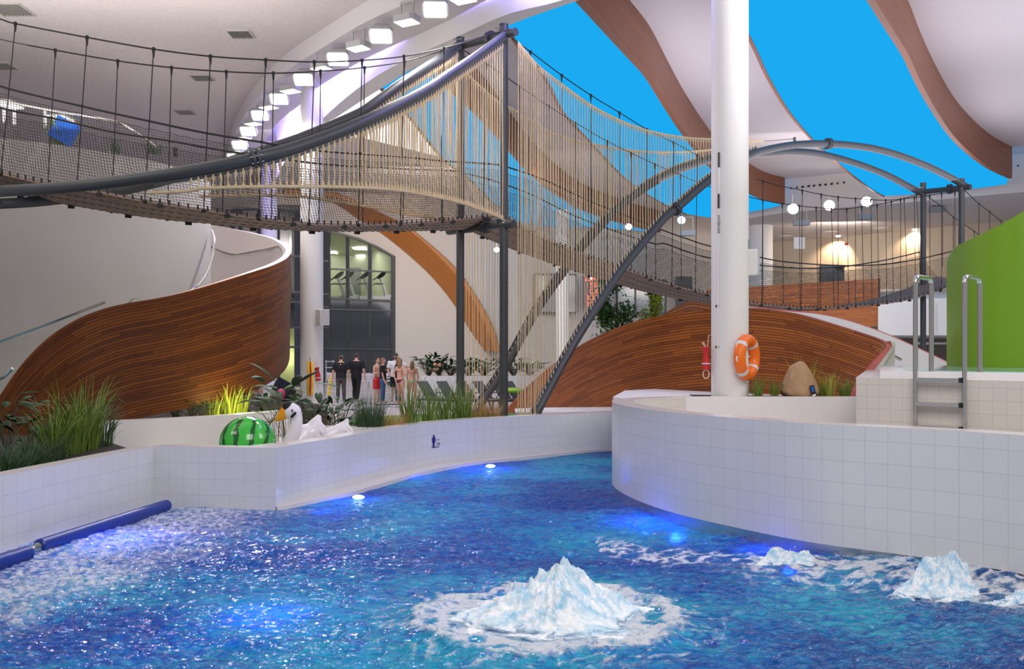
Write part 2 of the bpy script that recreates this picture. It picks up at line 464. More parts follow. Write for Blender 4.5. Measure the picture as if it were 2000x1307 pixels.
front_bottom = [(-3.04, 11.85), (-2.82, 12.6), (-2.56, 13.2), (-2.12, 14.6), (-1.57, 16.0), (-0.85, 17.0), (0.0, 17.7), (1.0, 18.5), (2.11, 19.2), (3.6, 19.9), (6.0, 20.4)]
wl = [(-6.1, 1.5), (-5.70, 4.6), (-5.09, 9.16), (-4.70, 12.1)]
TOPZ = 0.81
ribbon_wall('wall_left', wl, -1.3, TOPZ, 0.22, 'tile', 'coping', side=1, ztile=0.03, inner='soil')
ribbon_wall('wall_corner', [(-4.70, 12.1), (-3.04, 11.85)], -1.3, TOPZ, 0.25, 'tile', 'coping', side=1, ztile=0.03, inner='tile_b')
fb = [(p[0], p[1]) for p in cr(front_bottom, 6)]
ribbon_wall('wall_curved', fb, -1.3, TOPZ, 0.28, 'tile', 'coping', side=1, ztile=0.03, inner='tile_b')
# white ledge at the foot of the curved wall
b = B()
def offs(path, d):
    out = []
    for i, p in enumerate(path):
        a = Vector(path[max(i - 1, 0)]); c = Vector(path[min(i + 1, len(path) - 1)])
        t = (c - a).normalized(); out.append((p[0] + t.y * d[i] if isinstance(d, list) else p[0] + t.y * d, p[1] - t.x * (d[i] if isinstance(d, list) else d)))
    return out
wd = [0.02 + 0.33 * math.sin(min(1, i / (len(fb) * 0.75)) * math.pi) ** 0.6 for i in range(len(fb))]
le = offs(fb, wd)
b.grid([[(p[0], p[1], 0.055) for p in fb], [(p[0], p[1], 0.055) for p in le], [(p[0], p[1], -0.3) for p in le]])
struct(b.obj('trim_1', 'coping', smooth=30))

# island wall
isl = [(8.2, 1.5), (6.6, 4.4), (5.35, 6.2), (4.36, 7.85), (3.78, 8.50), (2.99, 9.17), (2.43, 9.95), (1.92, 10.85), (1.58, 11.9), (1.44, 13.0), (1.55, 13.9), (1.95, 14.55), (2.63, 14.95)]
ip = [(p[0], p[1]) for p in cr(isl, 6)]
ribbon_wall('wall_island', ip, 0.145, 1.33, 0.30, 'tile', 'coping', side=-1, ztile=0.07, inner='tile_b')
b = B()
ip2 = offs(ip, 0.03)
uu = [0]
for p, q in zip(ip2, ip2[1:]): uu.append(uu[-1] + math.hypot(q[0] - p[0], q[1] - p[1]))
b.grid([[(p[0], p[1], 0.145) for p in ip], [(p[0], p[1], 0.145) for p in ip2], [(p[0], p[1], -0.35) for p in ip2], [(p[0], p[1], -1.3) for p in ip2]])
struct(b.obj('trim_2', 'brushed', smooth=30))
# island planter wall behind the basin, basin floor and planter soil
b = B(); b.box((4.75, 14.80, 0.9), (4.4, 0.22, 0.87)); 
struct(b.obj('wall_planter', 'whiteg', smooth=0))
b = B(); b.prism([(1.75, 12.9), (2.0, 11.3), (2.6, 10.2), (3.3, 9.35), (4.1, 8.7), (5.5, 6.9), (9.5, 6.0), (9.5, 14.85), (2.4, 14.85), (1.85, 14.1)], 0.5, 0.78)
struct(b.obj('floor', 'tile_b', smooth=0))
b = B(); b.prism([(2.0, 14.92), (9, 14.92), (9, 21), (4.2, 21), (2.3, 18.8), (1.75, 16)], 0.0, 1.27)
struct(b.obj('floor', ['white'], smooth=0))
b = B(); b.prism([(3.2, 14.93), (6.1, 14.93), (6.0, 15.6), (3.2, 16.6)], 1.2, 1.285)
tag(b.obj('planter_gravel', 'soil', smooth=0), 'dark gravel bed round the rock on the white tiled island', 'gravel', kind='stuff')

# raised tiled pool block with its glossy overflow rim
A0 = Vector((3.77, 10.1)); A1 = Vector((4.89, 8.8)); dr = (A1 - A0).normalized(); A2 = A0 + dr * 4.2
NB = Vector((dr.y, -dr.x))            # outwards, to the camera
if NB.y > 0: NB = -NB
b = B(); b.prism([tuple(A0), tuple(A2), (12, 8), (12, 14.6), (5.62, 14.6)], 0.5, 1.765, 0, 1)
struct(b.obj('wall_block', ['tile_b', 'whiteg'], smooth=0))
q0 = A0 + dr * 0.12 - NB * 0.30; q1 = A2 - NB * 0.30
b = B(); b.prism([tuple(q0), tuple(q1), (11.8, 8.6), (11.8, 14.4), (5.75, 14.4)], 1.765, 1.835, 0, 0)
struct(b.obj('trim_3', 'whiteg', smooth=0))
b = B(); b.prism([tuple(q0 + dr * 0.25 - NB * 0.15), tuple(q1 - NB * 0.15), (11.6, 8.9), (11.6, 14.2), (5.95, 14.2)], 1.80, 1.842)
struct(b.obj('water_block', mat('shallow_water', (0.35, 0.62, 0.60), 0.05), smooth=0))

# pool basin below the water
b = B(); b.poly([(-14, 2, -1.3), (12, 2, -1.3), (12, 24, -1.3), (-14, 24, -1.3)], [(-14, 2), (12, 2), (12, 24), (-14, 24)])
struct(b.obj('floor_basin', 'pooltile', smooth=0))

# hall floor: deck behind the pool walls
deck = [(-3.5, 15.6), (-1.9, 16.3), (-0.9, 17.35), (0, 18.0), (1.0, 18.8), (2.1, 19.5), (3.6, 20.2), (4.2, 20.6), (9, 20.6), (9, 14), (34, 14), (34, 70), (-34, 70), (-34, 19), (-12, 19), (-6, 16.4)]
b = B(); b.prism(deck, -0.2, 0.2)
struct(b.obj('floor', 'floor', smooth=0))
b = B(); b.prism([(-3.043, 11.856), (-2.972, 12.12), (-3.00, 12.33), (-3.25, 12.50), (-3.50, 12.12), (-3.46, 11.922)], 0.1, 0.812); struct(b.obj('trim_11', 'coping', smooth=0))
# side channel where the inflatables float: floor and its far walls
b = B(); b.prism([(-4.9, 12.4), (-3.25, 12.25), (-3.02, 12.7), (-2.62, 14.1), (-2.3, 15.2), (-2.4, 16.4), (-4.6, 19.3), (-5.6, 17.5), (-6.4, 13.2)], -0.2, 0.29)
struct(b.obj('floor_channel', 'tile_b', smooth=0))
ribbon_wall('wall_channel', [tuple(plan(x, y, 0.81).xy) for x, y in ((190, 823.5), (300, 819), (430, 812), (545, 803), (590, 797.5))], 0, 0.81, 0.25, 'white', 'whiteg', side=1, inner='white')
ribbon_wall('wall_lawn', [tuple(plan(x, y, 0.80).xy) for x, y in ((560, 831), (640, 833), (730, 835.5), (770, 836))], 0, 0.80, 0.2, 'white', 'whiteg', side=1, inner='white')
# planting soils
b = B(); b.prism([(-5.30, 9.0), (-4.92, 12.0), (-4.9, 12.4), (-6.5, 14.6), (-8.5, 15.5), (-12, 15.5), (-12, 5), (-5.9, 5)], 0.2, 0.66)
tag(b.obj('planter_soil', 'soil', smooth=0), 'dark soil of the planter behind the tiled wall at the bubbling water', 'soil', kind='stuff')
b = B(); b.prism([tuple(plan(x, y, 0.7).xy) for x, y in ((190, 826), (430, 815), (590, 801), (640, 790), (520, 776), (300, 780), (60, 800), (60, 834))], 0.2, 0.68)
tag(b.obj('planter_soil', 'soil', smooth=0), 'dark soil under the spiral stair, behind the low white channel wall', 'soil', kind='stuff')
lawn = [(-2.85, 13.2), (-2.5, 14.1), (-1.85, 15.95), (-1.0, 17.1), (0, 17.95), (1.2, 18.85), (1.0, 20.4), (-0.9, 20.6), (-3.6, 19.6), (-3.9, 17.2), (-2.95, 15.75)]
lawn = [(-2.35, 14.9), (-1.82, 16.0), (-1.0, 17.12), (0, 17.95), (1.2, 18.9), (1.0, 20.4), (-0.9, 20.6), (-3.4, 19.2), (-2.9, 16.3)]
b = B(); b.prism(lawn, 0.15, 0.70, 1, 0)
tag(b.obj('turf', ['turf', 'white'], smooth=0), 'artificial green turf around the ornamental grasses behind the curved wall', 'turf', kind='stuff')
b = B()
b.prism([tuple(plan(x, y, 0.8).xy) for x, y in ((1006, 805), (1042, 806.5), (1200, 802), (1200, 795), (1070, 796), (1006, 798))], 0.1, 0.80)
struct(b.obj('trim_4', 'white', smooth=0))

# ================================================================ WATER
def _perm(seed):
    r = np.random.RandomState(seed); p = r.permutation(512); return np.concatenate([p, p])
def perlin(x, y, seed=0):
    p = _perm(seed)
    xi = np.floor(x).astype(int); yi = np.floor(y).astype(int)
    xf = x - xi; yf = y - yi
    u = xf ** 3 * (xf * (xf * 6 - 15) + 10); v = yf ** 3 * (yf * (yf * 6 - 15) + 10)
    def g(ix, iy, dx, dy):
        h = p[(p[ix & 511] + iy) & 511] * (2 * math.pi / 512.0)
        return np.cos(h) * dx + np.sin(h) * dy
    n00 = g(xi, yi, xf, yf); n10 = g(xi + 1, yi, xf - 1, yf); n01 = g(xi, yi + 1, xf, yf - 1); n11 = g(xi + 1, yi + 1, xf - 1, yf - 1)
    return (n00 * (1 - u) + n10 * u) * (1 - v) + (n01 * (1 - u) + n11 * u) * v
def fbm(x, y, oct=4, seed=0, gain=0.5):
    a = 1.0; s = 0; fr = 1.0
    for o in range(oct):
        s = s + a * perlin(x * fr + 13.7 * o, y * fr + 7.1 * o, seed + o); a *= gain; fr *= 2.03
    return s
def ridge(x, y, oct=4, seed=0):
    a = 1.0; s = 0; fr = 1.0; t = 0
    for o in range(oct):
        s = s + a * (1 - 2.2 * np.abs(perlin(x * fr + 3.3 * o, y * fr + 9.1 * o, seed + o))); t += a; a *= 0.55; fr *= 2.07
    return s / t
def sst(a, b_, x):
    t = np.clip((x - a) / (b_ - a), 0, 1); return t * t * (3 - 2 * t)
G = (0.28, 7.0)
G2 = (3.62, 7.98)
def inside(px, py, poly):
    res = np.zeros(px.shape, bool); n = len(poly)
    for i in range(n):
        x1, y1 = poly[i]; x2, y2 = poly[(i + 1) % n]
        c = ((y1 > py) != (y2 > py)) & (px < (x2 - x1) * (py - y1) / (y2 - y1 + 1e-12) + x1)
        res ^= c
    return res
def pathdist(px, py, path):
    d = np.full(px.shape, 1e9)
    for a, c in zip(path, path[1:]):
        ax, ay = a[0], a[1]; bx, by = c[0] - ax, c[1] - ay
        t = np.clip(((px - ax) * bx + (py - ay) * by) / (bx * bx + by * by), 0, 1)
        d = np.minimum(d, np.hypot(px - ax - t * bx, py - ay - t * by))
    return d
ys = [2.2]
while ys[-1] < 20.6: ys.append(ys[-1] + 0.0030 * ys[-1])
ys = np.array(ys)
us = np.concatenate([np.linspace(-1.6, -0.71, 90), np.linspace(-0.70, 0.70, 680), np.linspace(0.71, 1.6, 90)])
UU, YY = np.meshgrid(us, ys)
XX = UU * YY
chop = 1.0 - 0.55 * sst(9, 17, YY)
wx = XX + 0.25 * fbm(XX * 0.9, YY * 0.9, 2, 50)
wy = YY + 0.25 * fbm(XX * 0.9 + 9, YY * 0.9, 2, 60)
h = 0.050 * fbm(wx * 0.55, wy * 0.9, 2, 1) + 0.040 * ridge(wx * 1.05, wy * 1.7, 3, 10) * chop + 0.045 * ridge(wx * 2.4, wy * 4.2, 3, 20) * chop + 0.016 * ridge(wx * 6, wy * 9, 2, 30) * chop
dG = np.hypot((XX - G[0]) / 1.0, (YY - G[1]) / 0.88)
ang = np.arctan2(YY - G[1], XX - G[0])
dGw = dG + 0.16 * fbm(np.cos(ang) * 2.3 + 5, np.sin(ang) * 2.3, 4, 70) + 0.05 * fbm(XX * 5, YY * 5, 3, 75)
ringh = np.exp(-((dGw - 0.98) / 0.10) ** 2)
cell = ridge(XX * 2.1, YY * 2.8, 4, 80)
h = h * (1 - 0.5 * np.exp(-(dG / 0.9) ** 2)) + 0.05 * ringh + 0.035 * np.exp(-(dG / 1.1) ** 4) * cell
dI = pathdist(XX, YY, ip)
near = sst(9.7, 8.3, YY) * (XX > 1.0)
jet = np.exp(-(dI / 0.75) ** 2) * near
h = h + jet * (0.05 + 0.09 * ridge(XX * 1.5, YY * 1.5, 3, 90))
dL = XX - np.interp(YY, [4.6, 9.16, 12.1], [-5.7, -5.09, -4.7])
froth = sst(2.95, 1.0, dL + 0.5 * fbm(XX * 0.7, YY * 0.7, 3, 100)) * sst(12.3, 11.9, YY)
h = h + froth * 0.028 * ridge(XX * 9, YY * 10, 3, 110)
dF = pathdist(XX, YY, fb)
h = (h - 0.045) * (0.25 + 0.75 * sst(0.15, 1.2, dF)) - 0.0
# foam coverage
mottle = fbm(XX * 6, YY * 8, 4, 120)
lace = ridge(wx * 3.4, wy * 4.6, 4, 130)
foam = (0.55 + 0.45 * sst(-0.2, 0.5, mottle + 0.3 * lace)) * np.exp(-((dGw - 0.96) / 0.075) ** 2)
foam = np.maximum(foam, sst(1.04, 0.95, dGw) * sst(0.12, 0.85, cell * 0.85 + mottle * 0.7 + 0.10))
foam = np.maximum(foam, sst(0.70, 0.42, dG) * (0.45 + 0.5 * sst(-0.1, 0.5, lace + mottle)))
foam = np.maximum(foam, sst(1.9, 1.0, dGw) * sst(0.60, 0.85, lace + 0.12 * mottle) * 0.55)
fI = sst(1.9, 0.25, dI + 0.55 * fbm(XX * 0.8, YY * 0.8, 3, 140)) * near
foam = np.maximum(foam, fI * sst(0.18, 0.80, lace * 0.8 + mottle * 0.6 + 0.04 * sst(0.9, 0.2, dI)))
tail = np.exp(-((YY - (9.5 - 0.62 * (XX - 1.2)) + 0.5 * fbm(XX, YY, 2, 150)) / 0.42) ** 2) * (XX > 0.9) * (XX < 3.2)
foam = np.maximum(foam, tail * sst(0.45, 0.85, lace + 0.2 * mottle))
foam = np.maximum(foam, froth * (0.20 + 0.40 * sst(-0.25, 0.45, fbm(XX * 13, YY * 15, 3, 160)) + 0.26 * sst(0.2, 0.7, lace)))
foam = np.maximum(foam, sst(0.80, 0.98, lace + 0.16 * mottle) * 0.55 * (YY < 11) * (fbm(XX * 0.6, YY * 0.6, 2, 170) > 0.0))
foam = np.clip(foam, 0, 1)
tone = np.clip(0.5 + 0.9 * fbm(XX * 0.45, YY * 0.6, 3, 180) + 0.35 * sst(9.5, 6.5, YY) * sst(2.4, 0.8, np.abs(XX + 0.4)) - 0.02, 0, 1)
keep_poly = [(-6.4, 1.5), (-5.2, 9.3), (-4.85, 12.35), (-2.9, 12.0), (-2.0, 15.3), (-0.9, 17.25), (0.3, 18.2), (3.6, 20.1), (8, 20.6), (8, 15.2), (2.4, 14.9), (1.7, 14.3), (1.5, 13.2), (1.7, 12.0), (2.5, 10.1), (3.2, 9.2), (4.5, 8.0), (6.8, 4.4), (7.5, 1.5)]
ok = inside(XX, YY, keep_poly)
ny, nx = XX.shape
vid = np.arange(ny * nx).reshape(ny, nx)
qa = vid[:-1, :-1]; qb = vid[:-1, 1:]; qc = vid[1:, 1:]; qd = vid[1:, :-1]
kk = ok[:-1, :-1] | ok[:-1, 1:] | ok[1:, 1:] | ok[1:, :-1]
faces = np.stack([qa[kk], qb[kk], qc[kk], qd[kk]], 1)
used = np.unique(faces); remap = np.full(ny * nx, -1); remap[used] = np.arange(len(used))
faces = remap[faces]
co = np.stack([XX.ravel(), YY.ravel(), h.ravel()], 1)[used]
me = bpy.data.meshes.new('pool_water')
me.vertices.add(len(co)); me.vertices.foreach_set('co', co.ravel())
me.loops.add(faces.size); me.loops.foreach_set('vertex_index', faces.ravel())
me.polygons.add(len(faces)); me.polygons.foreach_set('loop_start', np.arange(0, faces.size, 4)); me.polygons.foreach_set('loop_total', np.full(len(faces), 4))
me.polygons.foreach_set('use_smooth', np.ones(len(faces), bool))
me.update(); me.validate()
for nm, arr in (('foam', foam), ('tone', tone)):
    at = me.attributes.new(nm, 'FLOAT', 'POINT'); at.data.foreach_set('value', arr.ravel()[used].astype(np.float32))
water = bpy.data.objects.new('pool_water', me); COL.objects.link(water)
tag(water, 'choppy blue pool water with white foam from the jets', 'water', kind='stuff')

def water_mat():
    m = bpy.data.materials.new('water'); m.use_nodes = True
    n = m.node_tree.nodes; l = m.node_tree.links
    n.remove(n['Principled BSDF'])
    def N(t, **k):
        x = n.new(t)
        for a, v in k.items(): setattr(x, a, v)
        return x
    geo = N('ShaderNodeNewGeometry')
    tone = N('ShaderNodeAttribute', attribute_name='tone'); fo = N('ShaderNodeAttribute', attribute_name='foam')
    nz = N('ShaderNodeTexNoise'); nz.inputs['Scale'].default_value = 7.0; nz.inputs['Detail'].default_value = 6; nz.inputs['Roughness'].default_value = 0.62; nz.inputs['Distortion'].default_value = 0.8
    mp = N('ShaderNodeMapping'); mp.inputs['Scale'].default_value = (1, 1.7, 1)
    l.new(geo.outputs['Position'], mp.inputs[0]); l.new(mp.outputs[0], nz.inputs['Vector'])
    ad = N('ShaderNodeMath', operation='MULTIPLY_ADD'); ad.inputs[1].default_value = 2.8; ad.inputs[2].default_value = -1.42
    l.new(nz.outputs[0], ad.inputs[0])
    a2 = N('ShaderNodeMath', operation='ADD', use_clamp=True); l.new(ad.outputs[0], a2.inputs[0]); l.new(tone.outputs['Fac'], a2.inputs[1])
    cr_ = N('ShaderNodeValToRGB')
    e = cr_.color_ramp.elements
    e[0].position = 0.0; e[0].color = (0.001, 0.060, 0.26, 1)
    e[1].position = 1.0; e[1].color = (0.010, 0.46, 0.60, 1)
    k = e.new(0.45); k.color = (0.002, 0.185, 0.46, 1)
    l.new(a2.outputs[0], cr_.inputs[0])
    dif = N('ShaderNodeBsdfDiffuse'); tra = N('ShaderNodeBsdfTranslucent'); tr = N('ShaderNodeBsdfTransparent')
    tr.inputs[0].default_value = (0.10, 0.55, 0.90, 1)
    l.new(cr_.outputs[0], dif.inputs[0]); 
    tra.inputs[0].default_value = (0.08, 0.40, 0.9, 1)
    m1 = N('ShaderNodeMixShader'); m1.inputs[0].default_value = 0.22
    l.new(dif.outputs[0], m1.inputs[1]); l.new(tra.outputs[0], m1.inputs[2])
    m2 = N('ShaderNodeMixShader'); m2.inputs[0].default_value = 0.10
    l.new(m1.outputs[0], m2.inputs[1]); l.new(tr.outputs[0], m2.inputs[2])
    # ripples
    r1 = N('ShaderNodeTexNoise'); r1.inputs['Scale'].default_value = 10; r1.inputs['Detail'].default_value = 6; r1.inputs['Distortion'].default_value = 1.2
    l.new(mp.outputs[0], r1.inputs['Vector'])
    bp = N('ShaderNodeBump'); bp.inputs['Strength'].default_value = 1.0; bp.inputs['Distance'].default_value = 0.07
    l.new(r1.outputs[0], bp.inputs['Height'])
    for s_ in (dif,): l.new(bp.outputs[0], s_.inputs['Normal'])
    gl = N('ShaderNodeBsdfGlossy'); gl.inputs['Roughness'].default_value = 0.07; gl.inputs[0].default_value = (1, 1, 1, 1)
    l.new(bp.outputs[0], gl.inputs['Normal'])
    fr = N('ShaderNodeFresnel'); fr.inputs[0].default_value = 1.33; l.new(bp.outputs[0], fr.inputs['Normal'])
    m3 = N('ShaderNodeMixShader'); l.new(fr.outputs[0], m3.inputs[0]); l.new(m2.outputs[0], m3.inputs[1]); l.new(gl.outputs[0], m3.inputs[2])
    # foam
    fn = N('ShaderNodeTexNoise'); fn.inputs['Scale'].default_value = 24; fn.inputs['Detail'].default_value = 8; fn.inputs['Roughness'].default_value = 0.7
    l.new(geo.outputs['Position'], fn.inputs['Vector'])
    f1 = N('ShaderNodeMath', operation='MULTIPLY_ADD'); f1.inputs[1].default_value = 3.4; f1.inputs[2].default_value = -1.70
    l.new(fn.outputs[0], f1.inputs[0])
    f2 = N('ShaderNodeMath', operation='MULTIPLY'); l.new(fo.outputs['Fac'], f2.inputs[0])
    f4 = N('ShaderNodeMath', operation='ADD'); f4.inputs[1].default_value = 1.0; l.new(f1.outputs[0], f4.inputs[0]); l.new(f4.outputs[0], f2.inputs[1])
    f3 = N('ShaderNodeMapRange'); f3.inputs[1].default_value = 0.15; f3.inputs[2].default_value = 0.95; f3.interpolation_type = 'SMOOTHSTEP'
    l.new(f2.outputs[0], f3.inputs[0])
    fd = N('ShaderNodeBsdfDiffuse'); fd.inputs[0].default_value = (0.90, 0.94, 0.97, 1)
    fb_ = N('ShaderNodeBump'); fb_.inputs['Strength'].default_value = 0.9; fb_.inputs['Distance'].default_value = 0.03
    l.new(fn.outputs[0], fb_.inputs['Height']); l.new(fb_.outputs[0], fd.inputs['Normal'])
    ft = N('ShaderNodeBsdfTranslucent'); ft.inputs[0].default_value = (0.7, 0.8, 1.0, 1)
    m5 = N('ShaderNodeMixShader'); m5.inputs[0].default_value = 0.2; l.new(fd.outputs[0], m5.inputs[1]); l.new(ft.outputs[0], m5.inputs[2])
    m4 = N('ShaderNodeMixShader'); l.new(f3.outputs[0], m4.inputs[0]); l.new(m3.outputs[0], m4.inputs[1]); l.new(m5.outputs[0], m4.inputs[2])
    l.new(m4.outputs[0], n['Material Output'].inputs[0])
    return m
me.materials.append(water_mat())

def foam_mat():
    m, n, l, p = _nt('foam_water')
    tc = n.new('ShaderNodeTexCoord')
    nz = n.new('ShaderNodeTexNoise'); nz.inputs['Scale'].default_value = 9; nz.inputs['Detail'].default_value = 7; nz.inputs['Roughness'].default_value = 0.65; nz.inputs['Distortion'].default_value = 0.6
    mp = n.new('ShaderNodeMapping'); mp.inputs['Scale'].default_value = (2.2, 0.9, 1)
    l.new(tc.outputs['UV'], mp.inputs[0]); l.new(mp.outputs[0], nz.inputs['Vector'])
    cr_ = n.new('ShaderNodeValToRGB'); e = cr_.color_ramp.elements
    e[0].position = 0.36; e[0].color = (0.34, 0.62, 0.82, 1); e[1].position = 0.60; e[1].color = (0.90, 0.93, 0.96, 1)
    l.new(nz.outputs[0], cr_.inputs[0]); l.new(cr_.outputs[0], p.inputs['Base Color'])
    p.inputs['Roughness'].default_value = 0.6
    p.inputs['Subsurface Weight'].default_value = 0.0
    b_ = n.new('ShaderNodeBump'); b_.inputs['Strength'].default_value = 0.6; b_.inputs['Distance'].default_value = 0.012
    n2 = n.new('ShaderNodeTexNoise'); n2.inputs['Scale'].default_value = 22; n2.inputs['Detail'].default_value = 7
    l.new(mp.outputs[0], n2.inputs['Vector']); l.new(n2.outputs[0], b_.inputs['Height']); l.new(b_.outputs[0], p.inputs['Normal'])
    # thin, see-through spray at the foot, dense white froth at the crest
    geo = n.new('ShaderNodeNewGeometry'); sz = n.new('ShaderNodeSeparateXYZ'); l.new(geo.outputs['Position'], sz.inputs[0])
    ma = n.new('ShaderNodeMath'); ma.operation = 'MULTIPLY_ADD'; ma.inputs[1].default_value = 13.0; l.new(sz.outputs[2], ma.inputs[0])
    mb = n.new('ShaderNodeMath'); mb.operation = 'MULTIPLY_ADD'; mb.inputs[1].default_value = 3.2; mb.inputs[2].default_value = -1.55; l.new(nz.outputs[0], mb.inputs[0]); l.new(mb.outputs[0], ma.inputs[2])
    mc = n.new('ShaderNodeMapRange'); mc.inputs[1].default_value = 0.0; mc.inputs[2].default_value = 0.75; mc.inputs[3].default_value = 0.0; mc.inputs[4].default_value = 0.97; l.new(ma.outputs[0], mc.inputs[0])
    l.new(mc.outputs[0], p.inputs['Alpha'])
    return m
M['foamw'] = foam_mat()

def mound(name, c, rx, ry, hh, label, seed, peaks, drops=60, lean=(0, 0)):
    """a bursting hump of aerated water with ragged crest and flying drops"""
    b = B(); nr, na = 110, 320; rr = random.Random(seed)
    rows = []; uvr = []
    for i in range(nr + 1):
        r = (i / nr) ** 0.8
        row = []; uvr.append([(j / na * 1.0, r) for j in range(na + 1)])
        for j in range(na + 1):
            a = 2 * math.pi * (j % na) / na
            x = r * math.cos(a); y = r * math.sin(a)
            n1 = mnoise.fractal(Vector((x * 2.2 + seed, y * 2.2, 0)), 0.9, 2.1, 5)
            n2 = 1 - abs(mnoise.noise(Vector((x * 6 + seed, y * 6, 3)))) * 2.2
            n3 = 1 - abs(mnoise.noise(Vector((x * 15 + seed, y * 15, 7)))) * 2.2
            n4 = mnoise.fractal(Vector((math.cos(a) * 5.5 + seed, math.sin(a) * 5.5, r * 2.0)), 0.8, 2.1, 4)
            prof = 0.46 * math.exp(-(r / 0.40) ** 2.6) + 0.50 * math.exp(-(r / 0.56) ** 2.8)
            z = hh * prof * (0.93 + 0.14 * n1 + 0.055 * n2 + 0.085 * n3 + 0.03 * n4)
            for (qx, qy, qh, qw) in peaks:
                z += qh * math.exp(-((x - qx) ** 2 + (y - qy) ** 2) / qw ** 2) * (0.8 + 0.5 * n3)
            edge = (1 - sst(0.75, 1.0, r))
            n5 = mnoise.noise(Vector((x * 34 + seed, y * 34, 9)))
            z = z + (0.016 * n5 + 0.010 * mnoise.noise(Vector((x * 70, y * 70, 2)))) * min(1, prof * 2.5) + 0.03 * n1 * edge - 0.06 * sst(0.8, 1.0, r)
            row.append((c[0] + rx * x * (1 + 0.12 * n1) + lean[0] * z, c[1] + ry * y * (1 + 0.12 * n1) + lean[1] * z, float(z) + 0.01))
        rows.append(row)
    b.grid(rows, 0, uvr)
    for k in range(drops):
        a = rr.random() * 6.28; r = rr.random() ** 0.7 * 0.62
        z = hh * math.exp(-(r / 0.42) ** 2.2) + rr.random() ** 2 * 0.10 + 0.01
        s = 0.002 + 0.005 * rr.random() ** 3
        b.ball((c[0] + rx * r * math.cos(a), c[1] + ry * r * math.sin(a), z), (s, s, s * 1.5), 6, 4, mi=1)
    o = b.obj(name, ['foamw', 'vinyl'], smooth=80)
    return tag(o, label, 'water jet', kind='stuff')
pk = [(-0.10, 0.0, 0.05, 0.06), (0.10, 0.02, 0.06, 0.07), (-0.13, 0.0, 0.05, 0.03), (0.0, -0.02, 0.07, 0.05), (-0.33, 0, 0.07, 0.022), (-0.28, 0.05, 0.045, 0.02), (0.06, 0.03, 0.06, 0.045), (0.42, 0, 0.05, 0.03), (0.5, 0.1, 0.04, 0.03), (-0.2, -0.1, 0.05, 0.02), (0.2, 0.0, 0.03, 0.06)]
mound('foam_geyser', (0.33, 7.02), 0.95, 0.80, 0.32, 'white geyser of frothing water bursting in the middle of the pool', 5, pk, 90)
mound('foam_splash', (3.58, 7.68), 0.56, 0.40, 0.30, 'tall white splash against the steel strip of the island wall', 11, [(-0.25, 0, 0.07, 0.12), (0.15, 0, 0.06, 0.10), (0.35, 0, 0.05, 0.05)], 60)
mound('foam_splash', (2.62, 8.75), 0.55, 0.35, 0.13, 'low rolling splash along the island wall beside the tall one', 17, [(-0.2, 0, 0.03, 0.15), (0.3, 0, 0.04, 0.12)], 30)
mound('foam_splash', (4.15, 7.35), 0.5, 0.32, 0.14, 'broken splash at the edge of the view under the island wall', 23, [(0.2, 0, 0.04, 0.15)], 30)

# underwater lamps
for i, (x, y, d, pw, lab) in enumerate(((250, 1090, 10.0, 110, None), (1262, 1048, 11.1, 130, None), (958, 908, 16.2, 110, 'small bright underwater lamp at the far bend of the curved ledge'), (700, 975, 12.7, 60, 'small bright underwater lamp below the wall near the swan'), (1500, 1110, 9.4, 50, None), (520, 1250, 7.1, 60, None))):
    p = P(x, y, d); p.z = -0.22
    lamp('POINT', 'underwater_lamp_light', p, pw * 0.42, (0.03, 0.08, 1.0), 0.05)
    if lab:
        p2 = P(x, y, d); b = B(); b.ball((p2.x, p2.y, 0.045), (0.085, 0.06, 0.03), 12, 6)
        tag(b.obj('underwater_lamp', 'uwlamp'), lab, 'lamp')
# ================================================================ CEILINGS
ZC, ZI, ZP, ZS, ZR = 11.15, 9.77, 9.91, 9.48, 9.01
b = B(); b.poly([(-40, 12, ZC), (45, 12, ZC), (45, 75, ZC), (-40, 75, ZC)][::-1], [(-40, 12), (45, 12), (45, 75), (-40, 75)])
struct(b.obj('ceiling', 'ceilw', smooth=0))
def pl(tab, z, n=6):
    return [plan(x, y, z) for x, y in cr(tab, n)]
c1 = pl([(1130, -190), (980, -120), (840, -55), (721, 0), (630, 57), (560, 105), (500, 165), (465, 220), (450, 262), (446, 300), (452, 340)], ZP)
c3 = pl([(1190, -120), (1060, -60), (947, 0), (851, 50), (767, 88), (706, 118), (629, 164), (591, 199), (545, 237), (511, 290), (500, 330)], ZS)
c4 = pl([(1440, -130), (1260, -60), (1100, 0), (993, 27), (890, 73), (782, 122), (706, 168), (649, 214), (600, 262), (560, 310), (540, 350)], ZR)
c5 = pl([(1440, -100), (1260, -45), (1100, 11), (1012, 42), (851, 111), (752, 168), (645, 237), (610, 268), (575, 320), (556, 355)], ZR)
def strip(b, A, z0, Bp, z1, mi=0, n=60):
    A = resample([(p[0], p[1], 0) for p in A], n); Bq = resample([(p[0], p[1], 0) for p in Bp], n)
    u = 0; rows = [[], []]; uv = [[], []]
    for i in range(n):
        if i: u += (A[i] - A[i - 1]).length
        rows[0].append((A[i].x, A[i].y, z0)); rows[1].append((Bq[i].x, Bq[i].y, z1)); uv[0].append((u, 0)); uv[1].append((u, (A[i] - Bq[i]).length + abs(z1 - z0)))
    b.grid(rows, mi, uv)
